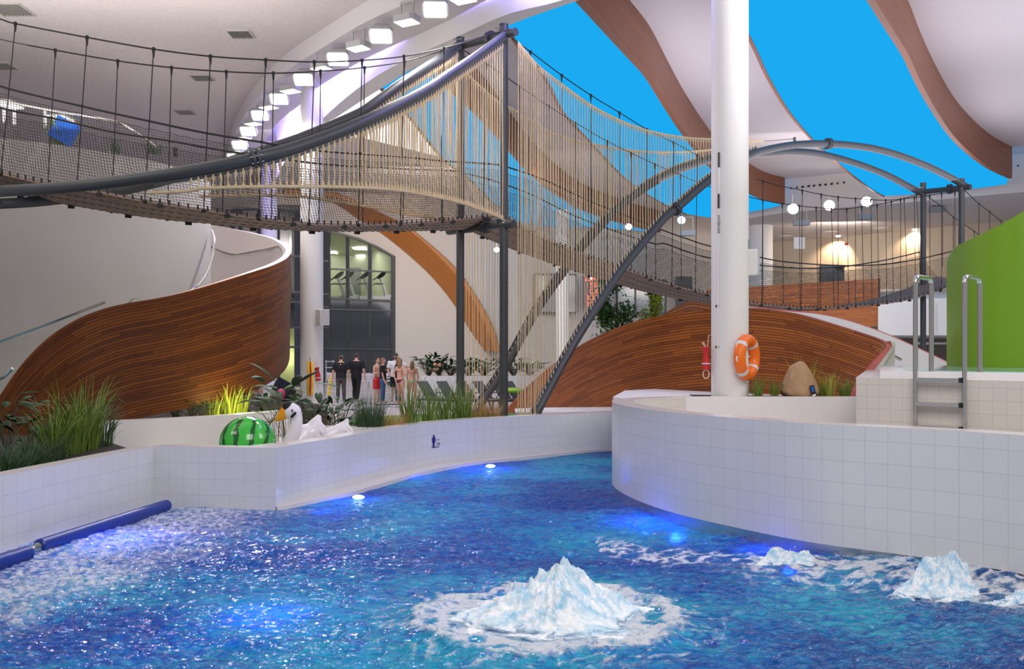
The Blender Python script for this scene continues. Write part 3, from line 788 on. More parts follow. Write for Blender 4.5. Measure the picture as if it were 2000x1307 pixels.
# textured plaster ceiling at the left
b = B()
b.grid([[(p.x, p.y, ZP) for p in c1], [(-45, p.y, ZP) for p in c1]])
b.poly([(-45, 5, ZP), (c1[0].x, 5, ZP), (c1[0].x, c1[0].y, ZP), (-45, c1[0].y, ZP)])
b.poly([(-45, c1[-1].y, ZP), (c1[-1].x, c1[-1].y, ZP), (c1[-1].x - 1.2, 62, ZP), (-45, 62, ZP)])
struct(b.obj('ceiling_plaster', 'plaster', smooth=0))
b = B(); strip(b, c1, ZP, c1, ZS - 0.02)
strip(b, c1, ZS - 0.02, c3, ZS - 0.02, 0)
strip(b, c3, ZS - 0.02, c3, ZS + 0.12, 0)
struct(b.obj('ceiling_soffit', 'soffit', smooth=30))
c3o = [Vector((p.x + (q.x - p.x) * 0.3, p.y + (q.y - p.y) * 0.3, 0)) for p, q in zip(resample(c3, 60), resample(c4, 60))]
c4i = resample(c4, 60)
b = B(); strip(b, c4, ZR, c4, ZC, 0); strip(b, c4, ZR, c5, ZR, 0); strip(b, c5, ZR, c5, ZC, 0)
struct(b.obj('ceiling_ring', 'white', smooth=30))
# LED line lying in the cove behind the soffit edge
b = B(); c3b = resample(c3, 80)
c3m = [Vector((p.x - 0.10, p.y + 0.02, ZS + 0.06)) for p in c3b]
b.tube(c3m, 0.03, 6)
o = b.obj('cove_light_strip', 'cove'); tag(o, 'violet LED line glowing in the curved ceiling cove', 'light strip')
for i in range(0, 60, 1):
    p = resample(c3, 60)[i]; q = c4i[i]
    lamp('POINT', 'cove_led_light', (p.x * 0.5 + q.x * 0.5 - 0.12, p.y * 0.5 + q.y * 0.5, ZS + 0.15), 30, (0.34, 0.28, 1.0), 0.15)
# blue lit membranes: lowered islands with curved timber sides
topA = [(866, 60), (900, 100), (935, 138), (968, 180), (997, 220), (1050, 287), (1126, 352), (1214, 390), (1290, 412)]
topB = [(1100, -170), (1165, -85), (1230, 0), (1268, 50), (1302, 115), (1337, 180), (1386, 254), (1420, 290), (1461, 318), (1496, 337), (1533, 347)]
topC = [(1700, -140), (1738, -66), (1773, 0), (1794, 54), (1821, 115), (1859, 184), (1897, 230), (1936, 264), (1977, 287)]
def fin(name, tab, label, drop=1.38):
    pts = pl(tab, ZC, 5)
    n = len(pts); b = B(); u = [0]
    for p, q in zip(pts, pts[1:]): u.append(u[-1] + (q - p).length)
    t = 0.16; off = []
    for i in range(n):
        d = (pts[min(i + 1, n - 1)] - pts[max(i - 1, 0)]); d.z = 0; d.normalize(); off.append(Vector((-d.y, d.x, 0)) * t)
    top = [p.copy() for p in pts]; bot = [Vector((p.x, p.y, ZC - drop)) for p in pts]
    uvt = [(a, drop) for a in u]; uvb = [(a, 0) for a in u]
    b.grid([bot, top], 0, [uvb, uvt]); b.grid([[q + o for q, o in zip(bot, off)], [q + o for q, o in zip(top, off)]], 0, [uvb, uvt])
    b.grid([bot, [q + o for q, o in zip(bot, off)]], 0, [uvb, uvt])
    b.poly([bot[-1], bot[-1] + off[-1], top[-1] + off[-1], top[-1]], [(0, 0), (t, 0), (t, drop), (0, drop)])
    b.poly([bot[0], top[0], top[0] + off[0], bot[0] + off[0]], [(0, 0), (0, drop), (t, drop), (t, 0)])
    o = b.obj(name, 'finwood', smooth=30); o['kind'] = 'structure'
    return [p + o for p, o in zip(bot, off)]
botA = fin('trim_5', topA, ''); botB = fin('trim_6', topB, ''); botC = fin('trim_7', topC, '')
lB = pl([(930, -45), (1000, 76), (1038, 119), (1069, 164), (1096, 218), (1149, 275), (1191, 321), (1237, 363), (1298, 400), (1337, 417)], ZI, 4)
lC = pl([(1330, -150), (1400, -30), (1461, 75), (1496, 149), (1538, 218), (1587, 275), (1637, 321), (1687, 360), (1706, 373), (1725, 383)], ZI, 4)
lA = pl([(700, 105), (740, 170), (798, 229), (859, 306), (909, 344), (950, 385), (985, 415)], ZI, 4)
def island(name, left, right, end):
    b = B(); z = ZI
    poly = [Vector((p.x, p.y, z)) for p in left] + [plan(x, y, z) for x, y in end] + [Vector((p.x, p.y, z)) for p in reversed(right)]
    # triangulated strip between both edges
    n = 30; L = resample(left, n); Rr = resample([Vector((p.x, p.y, z)) for p in right] , n)
    m = 6
    rows = [[L[i].lerp(Rr[i], j / m) for i in range(n)] for j in range(m + 1)]
    b.grid(rows)
    E = [L[-1]] + [plan(x, y, z) for x, y in end] + [Rr[-1]]
    b.poly(E)
    o = b.obj(name, 'sky', smooth=0); o['kind'] = 'structure'
    # dark timber edge of the left side, timber riser above it
    b = B(); u = [0]
    for p, q in zip(left, left[1:]): u.append(u[-1] + (q - p).length)
    lo = [Vector((p.x, p.y, z - 0.045)) for p in left]; hi = [Vector((p.x, p.y, ZC)) for p in left]
    inn = [p + Vector((0.09, 0, 0)) for p in lo]
    b.grid([lo, hi], 0, [[(a, 0) for a in u], [(a, 1.38) for a in u]]); b.grid([lo, inn], 0, [[(a, 0) for a in u], [(a, 0.1) for a in u]])
    b.grid([inn, [p + Vector((0, 0, 0.06)) for p in inn]], 0, [[(a, 0) for a in u], [(a, 0.1) for a in u]])
    o2 = b.obj('trim_8', 'finwood', smooth=30); o2['kind'] = 'structure'
    return o
zi = lambda L: [Vector((p.x, p.y, ZI)) for p in L]
island('ceiling_blue', lB, zi(botB), [(1383, 425), (1461, 415), (1511, 405)])
island('ceiling_blue', lC, zi(botC), [(1840, 377), (1966, 360)])
island('ceiling_blue', lA, zi(botA), [(1010, 432), (1060, 443), (1120, 445), (1200, 441)])
# white panel left of the first blue one, its bright light put in as emission
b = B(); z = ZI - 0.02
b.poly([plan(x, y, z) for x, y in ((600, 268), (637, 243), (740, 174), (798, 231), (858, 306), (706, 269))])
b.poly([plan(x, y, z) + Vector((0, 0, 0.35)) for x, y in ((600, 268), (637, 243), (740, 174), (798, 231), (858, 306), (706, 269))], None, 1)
struct(b.obj('ceiling_glow_panel', ['whiteglow', 'white'], smooth=0))
# seam line across the white panels
# bulkhead at the far right, gallery soffit and walls
bk = [Vector((13.3, 52, 0)), Vector((15.0, 49.6, 0)), Vector((19.6, 46.6, 0)), Vector((24.5, 43.2, 0)), Vector((32, 39.5, 0))]
bk = resample([Vector(p) for p in cr([tuple(p) for p in bk], 6)], 40)
b = B(); b.grid([[Vector((p.x, p.y, 9.62)) for p in bk], [Vector((p.x - 0.5, p.y - 1.4, ZC)) for p in bk]])
back = [Vector((p.x + 3.0, p.y + 14, 9.62)) for p in bk]
b.grid([[Vector((p.x, p.y, 9.62)) for p in bk], back])
struct(b.obj('wall_bulkhead', 'soffit', smooth=30))
# row of small round holes in the bulkhead
b = B()
for k in range(5, 36):
    if k % 6 in (4, 5): continue
    p = bk[k]; q = Vector((p.x - 0.36, p.y - 1.02 - 0.03, 9.62 + 1.53 * 0.72))
    for s in (-0.3, -0.1, 0.1, 0.3):
        b.ball(q + Vector((s * 1.25, -s * 1.0, 0)), (0.06, 0.05, 0.06), 6, 4)
tag(b.obj('air_holes', 'dark'), 'rows of small black air holes in the white bulkhead', 'air vent', kind='stuff')
def W2(x, y, d): return P(x, y, d)
b = B()
b.poly([P(1330, 470, 62), P(1461, 478, 62), P(1461, 640, 62), P(1330, 640, 62)])
b.poly([P(1461, 470, 64), P(1595, 461, 61), P(1595, 700, 61), P(1461, 700, 64)])
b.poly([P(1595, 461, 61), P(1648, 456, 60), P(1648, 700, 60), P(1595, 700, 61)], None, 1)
b.poly([P(1648, 455, 60), P(2100, 405, 50), P(2100, 700, 50), P(1648, 700, 60)])
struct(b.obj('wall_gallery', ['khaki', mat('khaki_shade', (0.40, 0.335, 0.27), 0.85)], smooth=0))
b = B()   # gallery floor slab, white panel front, dark undercroft
b.poly([P(1715, 585, 43), P(2000, 580, 41.5), P(2000, 655, 41.5), P(1715, 655, 43)])
b.poly([P(1715, 585, 43), P(2000, 580, 41.5), P(2000, 560, 52), P(1715, 565, 55)])
b.poly([P(1715, 655, 43), P(2000, 655, 41.5), P(2000, 664, 52), P(1715, 664, 55)])
struct(b.obj('wall_gallery_front', 'white', smooth=0))
b = B(); b.bar(P(1824, 587, 42.2), P(1824, 655, 42.2), 0.04, 0.04)
struct(b.obj('trim_9', 'cream', smooth=0))
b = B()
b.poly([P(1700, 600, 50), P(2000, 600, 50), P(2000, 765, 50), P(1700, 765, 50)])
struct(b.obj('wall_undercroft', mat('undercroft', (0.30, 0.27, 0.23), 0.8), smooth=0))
b = B()
b.poly([P(1461, 560, 46), P(1715, 544.5, 43.2), P(1715, 637, 43.2), P(1461, 640, 46)], [(0, 0), (7, 0), (7, -2.3), (0, -2.3)])
b.poly([P(1380, 565, 47), P(1461, 560, 46), P(1461, 640, 46), P(1380, 640, 47)], [(-2, 0), (0, 0), (0, -2.3), (-2, -2.3)])
b.poly([P(1715, 544.5, 43.2), P(1719, 544.5, 43.5), P(1719, 637, 43.5), P(1715, 637, 43.2)])
struct(b.obj('wall_slat_balustrade', 'slats', smooth=0))

# ================================================================ BACK WALL
XA, YA, XB, YB = -16.9, 49.0, -0.31, 56.0
def Wd(x):
    u = (x - 1000) / F
    t = (u * YA - XA) / ((XB - XA) - (YB - YA) * u)
    return YA + (YB - YA) * t
def W(x, y, off=0.0): return P(x, y, Wd(x) - off)
zt = lambda x: HY - (ZC - EZ) * F / Wd(x)     # row of the ceiling line
zb = lambda x: HY + (EZ - 0.2) * F / Wd(x)
b = B()
b.poly([W(992, zt(992) - 3), W(992, zb(992)), W(771, zb(771)), W(771, 500), W(736, 481), W(700, 465), W(668, 455), W(640, 449), W(628, 447), W(628, zt(628) - 3)])
b.poly([W(628, zt(628) - 3), W(628, 400), W(380, 400), W(380, zt(380) - 3)])
b.poly([W(380, 300), W(380, 800), W(100, 800), W(100, 300)])
struct(b.obj('wall_back', 'cream', smooth=0))
b = B()
b.poly([P(992, 395, 56), P(1340, 395, 60), P(1340, 765, 60), P(992, 765, 56)])
b.poly([P(1340, 395, 60), P(1470, 420, 62), P(1470, 765, 62), P(1340, 765, 60)])
struct(b.obj('wall_back_right', 'cream', smooth=0))
# glazed gym front: frame, clear panes above, dark panes below
def polybar(b, pts, w, dep, off=0.0, mi=0):
    for p, q in zip(pts, pts[1:]): b.bar(W(*p, off), W(*q, off), dep, w, mi)
gw = thing('window_1', None, None, W(700, 690)); gw['kind'] = 'structure'; del_ = None
b = B()
polybar(b, [(640, 452), (668, 458), (700, 467), (736, 483), (771, 503)], 0.12, 0.25)
polybar(b, [(768, 500), (768, 752)], 0.16, 0.25)
polybar(b, [(641, 452), (641, 752)], 0.16, 0.25)
for x, y0 in ((679, 459), (722.5, 476)): polybar(b, [(x, y0), (x, 752)], 0.08, 0.2)
for y0, y1 in ((525, 532), (582, 590), (604, 608), (681, 683), (745, 746)): polybar(b, [(641, y0), (768, y1)], 0.08, 0.2)
polybar(b, [(628, 447), (628, 752)], 0.10, 0.25); polybar(b, [(634, 447), (634, 752)], 0.05, 0.2)
for y in (510, 575, 600, 640, 680): polybar(b, [(628, y), (641, y)], 0.08, 0.2)
put(b.obj('window_frame', 'frame', smooth=0), gw)
b = B(); b.poly([W(641, 452, -.02), W(668, 458, -.02), W(700, 467, -.02), W(736, 483, -.02), W(768, 501, -.02), W(768, 587, -.02), W(641, 583, -.02)])
put(b.obj('pane', 'glass', smooth=0), gw)
b = B(); b.poly([W(628, 583, -.02), W(768, 589, -.02), W(768, 753, -.02), W(628, 753, -.02)]); b.poly([W(628, 447, -.02), W(641, 452, -.02), W(641, 583, -.02), W(628, 583, -.02)])
t = put(b.obj('dark_pane', 'glassdark', smooth=0), gw); t['label'] = 'dark reflecting panes below the gym floor'
# gym room
gr = Vector((XB - XA, YB - YA, 0)).normalized(); gn = Vector((-gr.y, gr.x, 0))
g0 = W(641, 690) - gr * 2.0; g1 = W(768, 690) + gr * 0.05
b = B()
zf, zg = 5.06, 9.6
for (p, q) in ((g0 + gn * 6, g1 + gn * 6), (g1 + gn * 6, g1 + gn * 0.1), (g0 + gn * 0.1, g0 + gn * 6)):
    b.poly([(p.x, p.y, zf), (q.x, q.y, zf), (q.x, q.y, zg), (p.x, p.y, zg)])
b.poly([(g0.x, g0.y, zf), (g1.x, g1.y, zf), (g1.x + gn.x * 6, g1.y + gn.y * 6, zf), (g0.x + gn.x * 6, g0.y + gn.y * 6, zf)])
b.poly([(g0.x, g0.y, 9.15), (g1.x, g1.y, 9.15), (g1.x + gn.x * 6, g1.y + gn.y * 6, 8.2), (g0.x + gn.x * 6, g0.y + gn.y * 6, 8.2)])
struct(b.obj('wall_gym', mat('gym_paint', (0.50, 0.51, 0.38), 0.8), smooth=0))
b = B(); pd = P(692, 545, 57.4); b.box((pd.x, pd.y - 0.1, 6.2), (0.85, 0.1, 2.3)); struct(b.obj('door_1', mat('grey_door', (0.12, 0.13, 0.12), 0.5), smooth=0))
for i, (x, y, d, lab) in enumerate(((703, 486, 53.6, 'first gym ceiling panel light, the widest, behind the arched glazing'), (651, 494, 53.4, 'gym ceiling panel light at the left mullion, upper one'), (658, 504, 55.3, 'gym ceiling panel light at the left mullion, lower one'), (679, 503, 55.0, 'gym ceiling panel light behind the first mullion'), (706, 501, 55.2, 'gym ceiling panel light below the widest one'))):
    p = P(x, y, d); b = B(); b.box((p.x, p.y, zg - 0.04), (0.75 if i == 0 else 0.5, 1.0, 0.05), 0)
    zq = lambda d_: 9.15 - 0.158 * (d_ - Wd(x)) / 1.06
    dd = min([50 + k * .02 for k in range(450)], key=lambda d_: abs(HY - (zq(d_) - EZ) * F / d_ - y)); p2 = P(x, y, dd - .1)
    o = b.obj('gym_ceiling_light', 'gymlight', smooth=0); tag(o, lab, 'ceiling light', 'gym ceiling panels')
    o.location = (p2.x - p.x, p2.y - p.y, zq(dd) - 0.03 - (zg - .04))
lamp('AREA', 'gym_light', (W(705, 690) + gn * 3 + Vector((0, 0, 8.2 - EZ))), 90, (1, 1, 0.85), 3.0, size_y=3)
# treadmills
def treadmill():
    t = thing('treadmill', 'x', 'treadmill', (0, 0, 0), 'treadmills behind the gym glass')
    b = B(); b.box((0, 0, 0.14), (1.75, 0.78, 0.20)); b.box((0.75, 0, 0.26), (0.35, 0.7, 0.14)); b.obj('running_deck', 'housing', t, smooth=0)
    for s in (-1, 1):
        b = B(); b.bar((0.72, s * 0.33, 0.2), (0.36, s * 0.33, 1.30), 0.06, 0.10); b.obj('upright', 'housing', t, smooth=0)
        b = B(); b.tube([(0.5, s * 0.36, 0.95), (0.1, s * 0.36, 0.98), (-0.05, s * 0.36, 0.92)], 0.025, 6); b.obj('handrail', 'dark', t)
    b = B()
    o = [(0.05, -0.42), (-0.12, 0), (0.05, 0.42)]
    m = Matrix.Rotation(math.radians(-38), 3, 'Y')
    b.ball((0.42, 0, 1.48), (0.34, 0.44, 0.13), 14, 8, rot=m); b.box((0.10, 0, 1.30), (0.35, 0.7, 0.06), m); b.obj('console', 'blackc', t)
    return t
tm = treadmill()
ta = math.atan2(gr.y, gr.x)
tl = ['treadmill cut off by the window frame, leftmost of the four', 'treadmill just left of the first mullion, second of the four', 'treadmill in front of the grey gym door', 'treadmill right of the second mullion, its console leaning over the frame']
for i, x in enumerate((648, 668, 699, 731)):
    p = P(x, 583, 53.2); loc = (p.x, p.y, zf + 0.01)
    if i == 0: tm.location = loc; tm.rotation_euler = (0, 0, 0.25 + math.pi * 0); tm['label'] = tl[0]
    else: dup(tm, loc, 0.25, tl[i])
# left glazed bay
gl = thing('window_2', None, None, W(520, 690)); gl['kind'] = 'structure'
b = B()
for x, y0 in ((455, 410), (470, 410), (506, 410), (543, 408), (579, 410), (585, 410)): polybar(b, [(x, y0), (x, 790)], 0.17, 0.2)
polybar(b, [(455, 412), (470, 411)], 0.1, 0.2); polybar(b, [(543, 411), (628, 416)], 0.12, 0.2); polybar(b, [(455, 410), (506, 410)], 0.1, 0.2)
for y in (501, 571, 590, 640, 678): polybar(b, [(506, y), (628, y)], 0.12 if y != 571 else 0.14, 0.2)
put(b.obj('window_frame', mat('blue_grey_frame', (0.05, 0.06, 0.085), 0.4), smooth=0), gl)
b = B(); b.poly([W(400, 400, -.03), W(628, 400, -.03), W(628, 790, -.03), W(400, 790, -.03)])
put(b.obj('pane', 'glass', smooth=0), gl)
b = B()
b.poly([W(380, 380, -1.2), W(640, 380, -1.2), W(640, 572, -1.2), W(380, 572, -1.2)], None, 0)
b.poly([W(380, 572, -1.2), W(640, 572, -1.2), W(640, 590, -1.2), W(380, 590, -1.2)], None, 1)
b.poly([W(380, 590, -1.2), W(640, 590, -1.2), W(640, 641, -1.2), W(380, 641, -1.2)], None, 1)
b.poly([W(380, 641, -1.2), W(640, 641, -1.2), W(640, 800, -1.2), W(380, 800, -1.2)], None, 2)
struct(b.obj('wall_lobby', [mat('lobby_mauve', (0.40, 0.35, 0.35), 0.8), mat('lobby_dark', (0.05, 0.06, 0.08), 0.5), mat('lobby_lime', (0.50, 0.52, 0.24), 0.8)], smooth=0))
for (x, y, pw, c) in ((560, 480, 60, (0.95, 0.9, 1)), (565, 700, 50, (1, 1, 0.75))):
    lamp('POINT', 'lobby_light', W(x, y, -0.6), pw, c, 0.3)
# window openings in the right back wall
def wallwin(name, x0, x1, y0, y1, d, mull=()):
    w = thing(name, None, None, P((x0 + x1) / 2, (y0 + y1) / 2, d)); w['kind'] = 'structure'
    b = B()
    for (a, c) in (((x0, y0), (x1, y0)), ((x0, y1), (x1, y1)), ((x0, y0), (x0, y1)), ((x1, y0), (x1, y1))): b.bar(P(*a, d - .1), P(*c, d - .1), 0.12, 0.10)
    for m_ in mull: b.bar(P(m_, y0, d - .1), P(m_, y1, d - .1), 0.1, 0.08)
    put(b.obj('window_frame', 'frame', smooth=0), w)
    b = B(); b.poly([P(x0, y0, d - .06), P(x1, y0, d - .06), P(x1, y1, d - .06), P(x0, y1, d - .06)])
    put(b.obj('pane', mat('window_pane_tone', (0.30, 0.31, 0.31), 0.1, var=0.35, scale=0.8), smooth=0), w)
wallwin('window_3', 1044, 1126, 536, 611, 56.5, ())
wallwin('window_4', 1205, 1300, 548, 612, 58, (1241,))
b = B(); b.poly([P(1319, 540, 58.5), P(1352, 540, 58.5), P(1352, 610, 58.5), P(1319, 610, 58.5)]); struct(b.obj('door_2', mat('dark_door', (0.06, 0.065, 0.06), 0.4), smooth=0))

# LED notice board on the back wall
sg = thing('led_sign', 'dark notice board with red glowing figures on the back wall behind the ropes', 'sign', P(1152, 568, 56))
b = B(); c = P(1152, 569, 56.2); b.box((c.x, c.y, c.z), (1.05, 0.12, 1.95)); put(b.obj('board', 'signface', smooth=0), sg)
def text(s, loc, size, m, parent=None, rot=(math.pi / 2, 0, 0), align='CENTER', name='lettering', ext=0.003, sx=1):
    c = bpy.data.curves.new(name, 'FONT'); c.body = s; c.size = size; c.align_x = align; c.align_y = 'CENTER'; c.extrude = ext
    c.materials.append(M[m]); o = bpy.data.objects.new(name, c); COL.objects.link(o)
    bpy.context.view_layer.update(); me_ = bpy.data.meshes.new_from_object(o.evaluated_get(bpy.context.evaluated_depsgraph_get())); bpy.data.objects.remove(o)
    me_.name = name; o = bpy.data.objects.new(name, me_); o.rotation_euler = rot; o.location = loc; o.scale = (sx, 1, 1); COL.objects.link(o)
    if parent is not None: put(o, parent)
    return o
for i, s in enumerate(('22:42', ': 50', ': 0.4', '3:32', '3:55')):
    q = P(1156, 545 + i * 12.4, 56.1); text(s, (q.x, q.y - 0.04, q.z), 0.42, 'led', sg)
q = P(1154.5, 544, 56.0); b = B(); b.ball((q.x, q.y, q.z), 0.07, 8, 6); put(b.obj('lamp_dot', 'led2'), sg)

# orange timber arch on the back wall: bright outer face and its soffit
inn = cr([(560, 386), (640, 392), (700, 428), (756, 464), (830, 527), (880, 585), (920, 648), (946, 684)], 6)
mid = cr([(560, 378), (650, 384), (735, 412), (800, 450), (868, 512), (915, 570), (950, 640), (966, 686)], 6)
out = cr([(560, 370), (660, 380), (770, 430), (812, 456), (885, 520), (930, 580), (962, 640), (976, 686)], 6)
b = B(); 
def gridw(A, Bq, oa, ob, mi):
    ra = [W(x, y, oa) for x, y in A]; rb = [W(x, y, ob) for x, y in Bq]
    u = [0]
    for p, q in zip(ra, ra[1:]): u.append(u[-1] + (q - p).length)
    b.grid([ra, rb], mi, [[(a, 0) for a in u], [(a, 1) for a in u]])
gridw(inn, mid, 0.05, 1.5, 0); gridw(mid, out, 1.5, 1.5, 0); gridw(out, [(x + 2, y - 1) for x, y in out], 1.5, 0.05, 0)
struct(b.obj('trim_10', 'archwood', smooth=30))

# ================================================================ COLUMNS
def column(x, d, r, zbot, ztop, name='column', z_label=None):
    b = B(); p = P(x, 690, d); b.cyl((p.x, p.y, zbot), (p.x, p.y, ztop), r, 40)
    return struct(b.obj(name, 'white', smooth=30)), p
column(1425.5, 15.2, 0.302, 1.2, ZC)
column(609, 26.0, 0.318, 0.2, ZC)
column(526, 40, 0.34, 0.2, ZC)
column(1485, 55, 0.72, 0.2, 9.65)
column(1098, 50, 0.36, 0.2, ZC)

# ================================================================ FLOODLIGHTS in the curved ceiling row
def floodlight(lit):
    t = thing('floodlight', 'x', 'floodlight', (0, 0, 0), 'floodlights along the curved ceiling trough')
    b = B(); o = [(-0.27, -0.12), (-0.2, -0.2), (0.2, -0.2), (0.27, -0.12), (0.27, 0.12), (0.2, 0.2), (-0.2, 0.2), (-0.27, 0.12)]
    b.prism(o, -0.02, 0.10); b.obj('housing', 'housing', t, smooth=0)
    b = B(); b.box((0, 0, -0.03), (0.44, 0.32, 0.02)); b.obj('lens', 'lens' if lit else 'lensdim', t, smooth=0)
    b = B()
    for s in (-1, 1): b.bar((s * 0.16, 0, 0.08), (s * 0.16, 0.0, 0.42), 0.03, 0.03)
    b.bar((-0.16, 0, 0.42), (0.16, 0, 0.42), 0.03, 0.06); b.obj('bracket', 'housing', t, smooth=0)
    return t
fp = [(905, -2, 0), (850, 18, 1), (795, 42, 0), (744, 70, 1), (700, 93, 0), (660, 115, 1), (628, 133, 0), (593, 155, 1), (568, 177, 0), (545, 193, 1), (525, 209, 0), (508, 225, 1), (495, 241, 0), (485, 256, 1), (475, 269, 0), (468, 283, 1), (462, 296, 0), (458, 307, 1)]
ordn = ['first', 'second', 'third', 'fourth', 'fifth', 'sixth', 'seventh', 'eighth', 'ninth', 'tenth', 'eleventh', 'twelfth', 'thirteenth', 'fourteenth', 'fifteenth', 'sixteenth', 'seventeenth', 'eighteenth']
protos = {}
for i, (x, y, lit) in enumerate(fp):
    p = plan(x, y, 9.05)
    lab = '%s floodlight %s, %s from the top of the curved ceiling row' % (('dazzling', 'tilted towards the pool') if lit else ('dimmer grey', 'facing straight down')) if False else ('%s floodlight, %s down the curved ceiling row from the top edge' % ('dazzling' if lit else 'dimmer grey', ordn[i]))
    if lit in protos: t = dup(protos[lit], p, label=lab)
    else: t = floodlight(lit); t.location = p; t['label'] = lab; protos[lit] = t
    to_cam = Vector((0.4 - p.x * 0.15, -p.y, 0)).normalized()
    if lit:
        nrm = (Vector((0, 0, -1)) + to_cam * 0.75).normalized()
        q = (-nrm).to_track_quat('Z', 'Y'); t.rotation_euler = q.to_euler()
        lamp('SPOT', 'floodlight_light', p + nrm * 0.08, 420 if i < 12 else 200, (1, 0.95, 0.88), 0.15, p + nrm, 2.5)
    else:
        t.rotation_euler = (0, 0, -0.5)
        lamp('SPOT', 'floodlight_light', p - Vector((0, 0, 0.08)), 220 if i < 12 else 120, (1, 0.95, 0.88), 0.15, p - Vector((0, 0, 1)), 2.6)
# floodlights over the gallery and the far ceiling
gp = [(1549, 408, 0.9, 1, 'dazzling round ceiling lamp over the far gallery, leftmost of the row of three'), (1620, 401, 0.9, 1, 'dazzling round ceiling lamp over the far gallery, middle of the row of three'), (1693, 394, 0.9, 1, 'dazzling round ceiling lamp over the far gallery, third beside the blue ceiling'), (1331, 430, 0.7, 1, 'dazzling lamp seen just above the near arch, left of the white column'), (1228, 443, 0.6, 1, 'dazzling lamp seen between the rope curtain strands'), (970, 488, 0.5, 1, 'bright wall lamp beside the near gate post')]
sun = {}
for i, (x, y, s, l_, lab) in enumerate(gp):
    d = 47 if x > 1500 else 50
    p = P(x, y, d - 1.5)
    t = thing('gallery_lamp', lab, 'ceiling lamp', p, 'round lamps over the far side of the hall')
    b = B(); b.ball((0, 0, 0), (0.27 * s / .9, 0.1, 0.25 * s / .9), 16, 10); b.obj('lens', 'lens', t)
    b = B(); b.ball((0, 0.08, 0.02), (0.33 * s / .9, 0.14, 0.30 * s / .9), 16, 8); b.bar((0, 0.1, 0.2), (0, 0.1, 9.9 - p.z if x > 1200 else 0.5), 0.04, 0.04); b.obj('housing', 'housing', t)
    if x > 1500 or x < 1000: lamp('POINT', 'gallery_lamp_light', p + Vector((0, -0.45, -0.1)), 14 * s, (1, 0.96, 0.9), 0.2)
for i, (x, y, lab) in enumerate(((1342, 456, 'unlit grey floodlight under the far soffit, left of the white column'), (1564, 436, 'unlit grey floodlight under the gallery soffit, below the leftmost dazzling lamp'), (1690, 424, 'unlit grey floodlight under the gallery soffit, below the third dazzling lamp'), (1830, 410, 'unlit grey floodlight under the gallery soffit between the far gate posts'), (1983, 394, 'unlit grey floodlight under the soffit above the green drum'))):
    p = P(x, y, 47.5)
    if i == 0:
        g = thing('gallery_floodlight', lab, 'floodlight', p, 'unlit floodlights under the gallery soffit')
        b = B(); b.prism([(-0.42, -0.2), (0.42, -0.2), (0.34, 0.2), (-0.34, 0.2)], -0.12, 0.14); b.obj('housing', mat('blue_grey_housing', (0.22, 0.25, 0.29), 0.4), g, smooth=0)
        b = B()
        for s in (-1, 1): b.bar((s * 0.3, 0, 0.1), (s * 0.3, 0, 0.85), 0.04, 0.04)
        b.bar((-0.3, 0, 0.83), (0.3, 0, 0.83), 0.04, 0.04); b.obj('bracket', 'housing', g, smooth=0)
    else: dup(g, p, label=lab)
for i, (x, y, lab) in enumerate(((1637, 462, 'small recessed downlight glowing over the beige gallery wall, left one'), (1787, 449, 'small recessed downlight glowing over the beige gallery wall, right one'))):
    d = (9.62 - EZ - 0.05) * F / (HY - y); p = P(x, y, d); b = B(); b.ball((p.x, p.y, 9.58), (0.16, 0.16, 0.05), 12, 6)
    tag(b.obj('gallery_downlight', 'lens'), lab, 'downlight', 'gallery downlights')
    lamp('SPOT', 'gallery_downlight_light', (p.x, p.y, 9.45), 700, (1, 0.72, 0.45), 0.1, (p.x + 0.5, p.y + 2.5, 5), 1.9)
for i, (x, y, lab) in enumerate(((1533, 461, 'white round ceiling disc over the gallery, farthest left'), (1622, 453, 'white round ceiling disc over the gallery, in the middle'), (1720, 446, 'white round ceiling disc over the gallery, nearest the far gate post'))):
    d = (9.62 - EZ) * F / (HY - y); p = P(x, y, d); b = B(); b.cyl((p.x, p.y, 9.59), (p.x, p.y, 9.64), 0.45, 20)
    tag(b.obj('ceiling_disc', 'white'), lab, 'ceiling disc', 'ceiling discs')
b = B(); p = P(1561, 475, 49); b.box((p.x, p.y, p.z), (0.58, 0.08, 0.62)); b.bar((p.x, p.y, p.z + .3), (p.x, p.y, 9.6), .04, .04)
tag(b.obj('hanging_sign', 'white', smooth=0), 'blank white square panel hanging over the gallery', 'sign')
b = B(); p = P(1652, 477, 59.3); b.ball(p, (0.1, 0.05, 0.1), 10, 6); tag(b.obj('alarm_sounder', 'red'), 'small round red alarm on the beige gallery wall', 'alarm')
cb = thing('gallery_cabinet', 'dark grey cabinet standing on the gallery against the beige wall', 'cabinet', P(1624, 560, 55))
b = B(); b.box(P(1624, 545, 55), (1.35, 0.5, 1.6)); put(b.obj('body', 'glassdark', smooth=0), cb)
b = B(); b.box(P(1640, 521, 54.7), (0.5, 0.4, 0.12)); put(b.obj('lid', 'dark', smooth=0), cb)

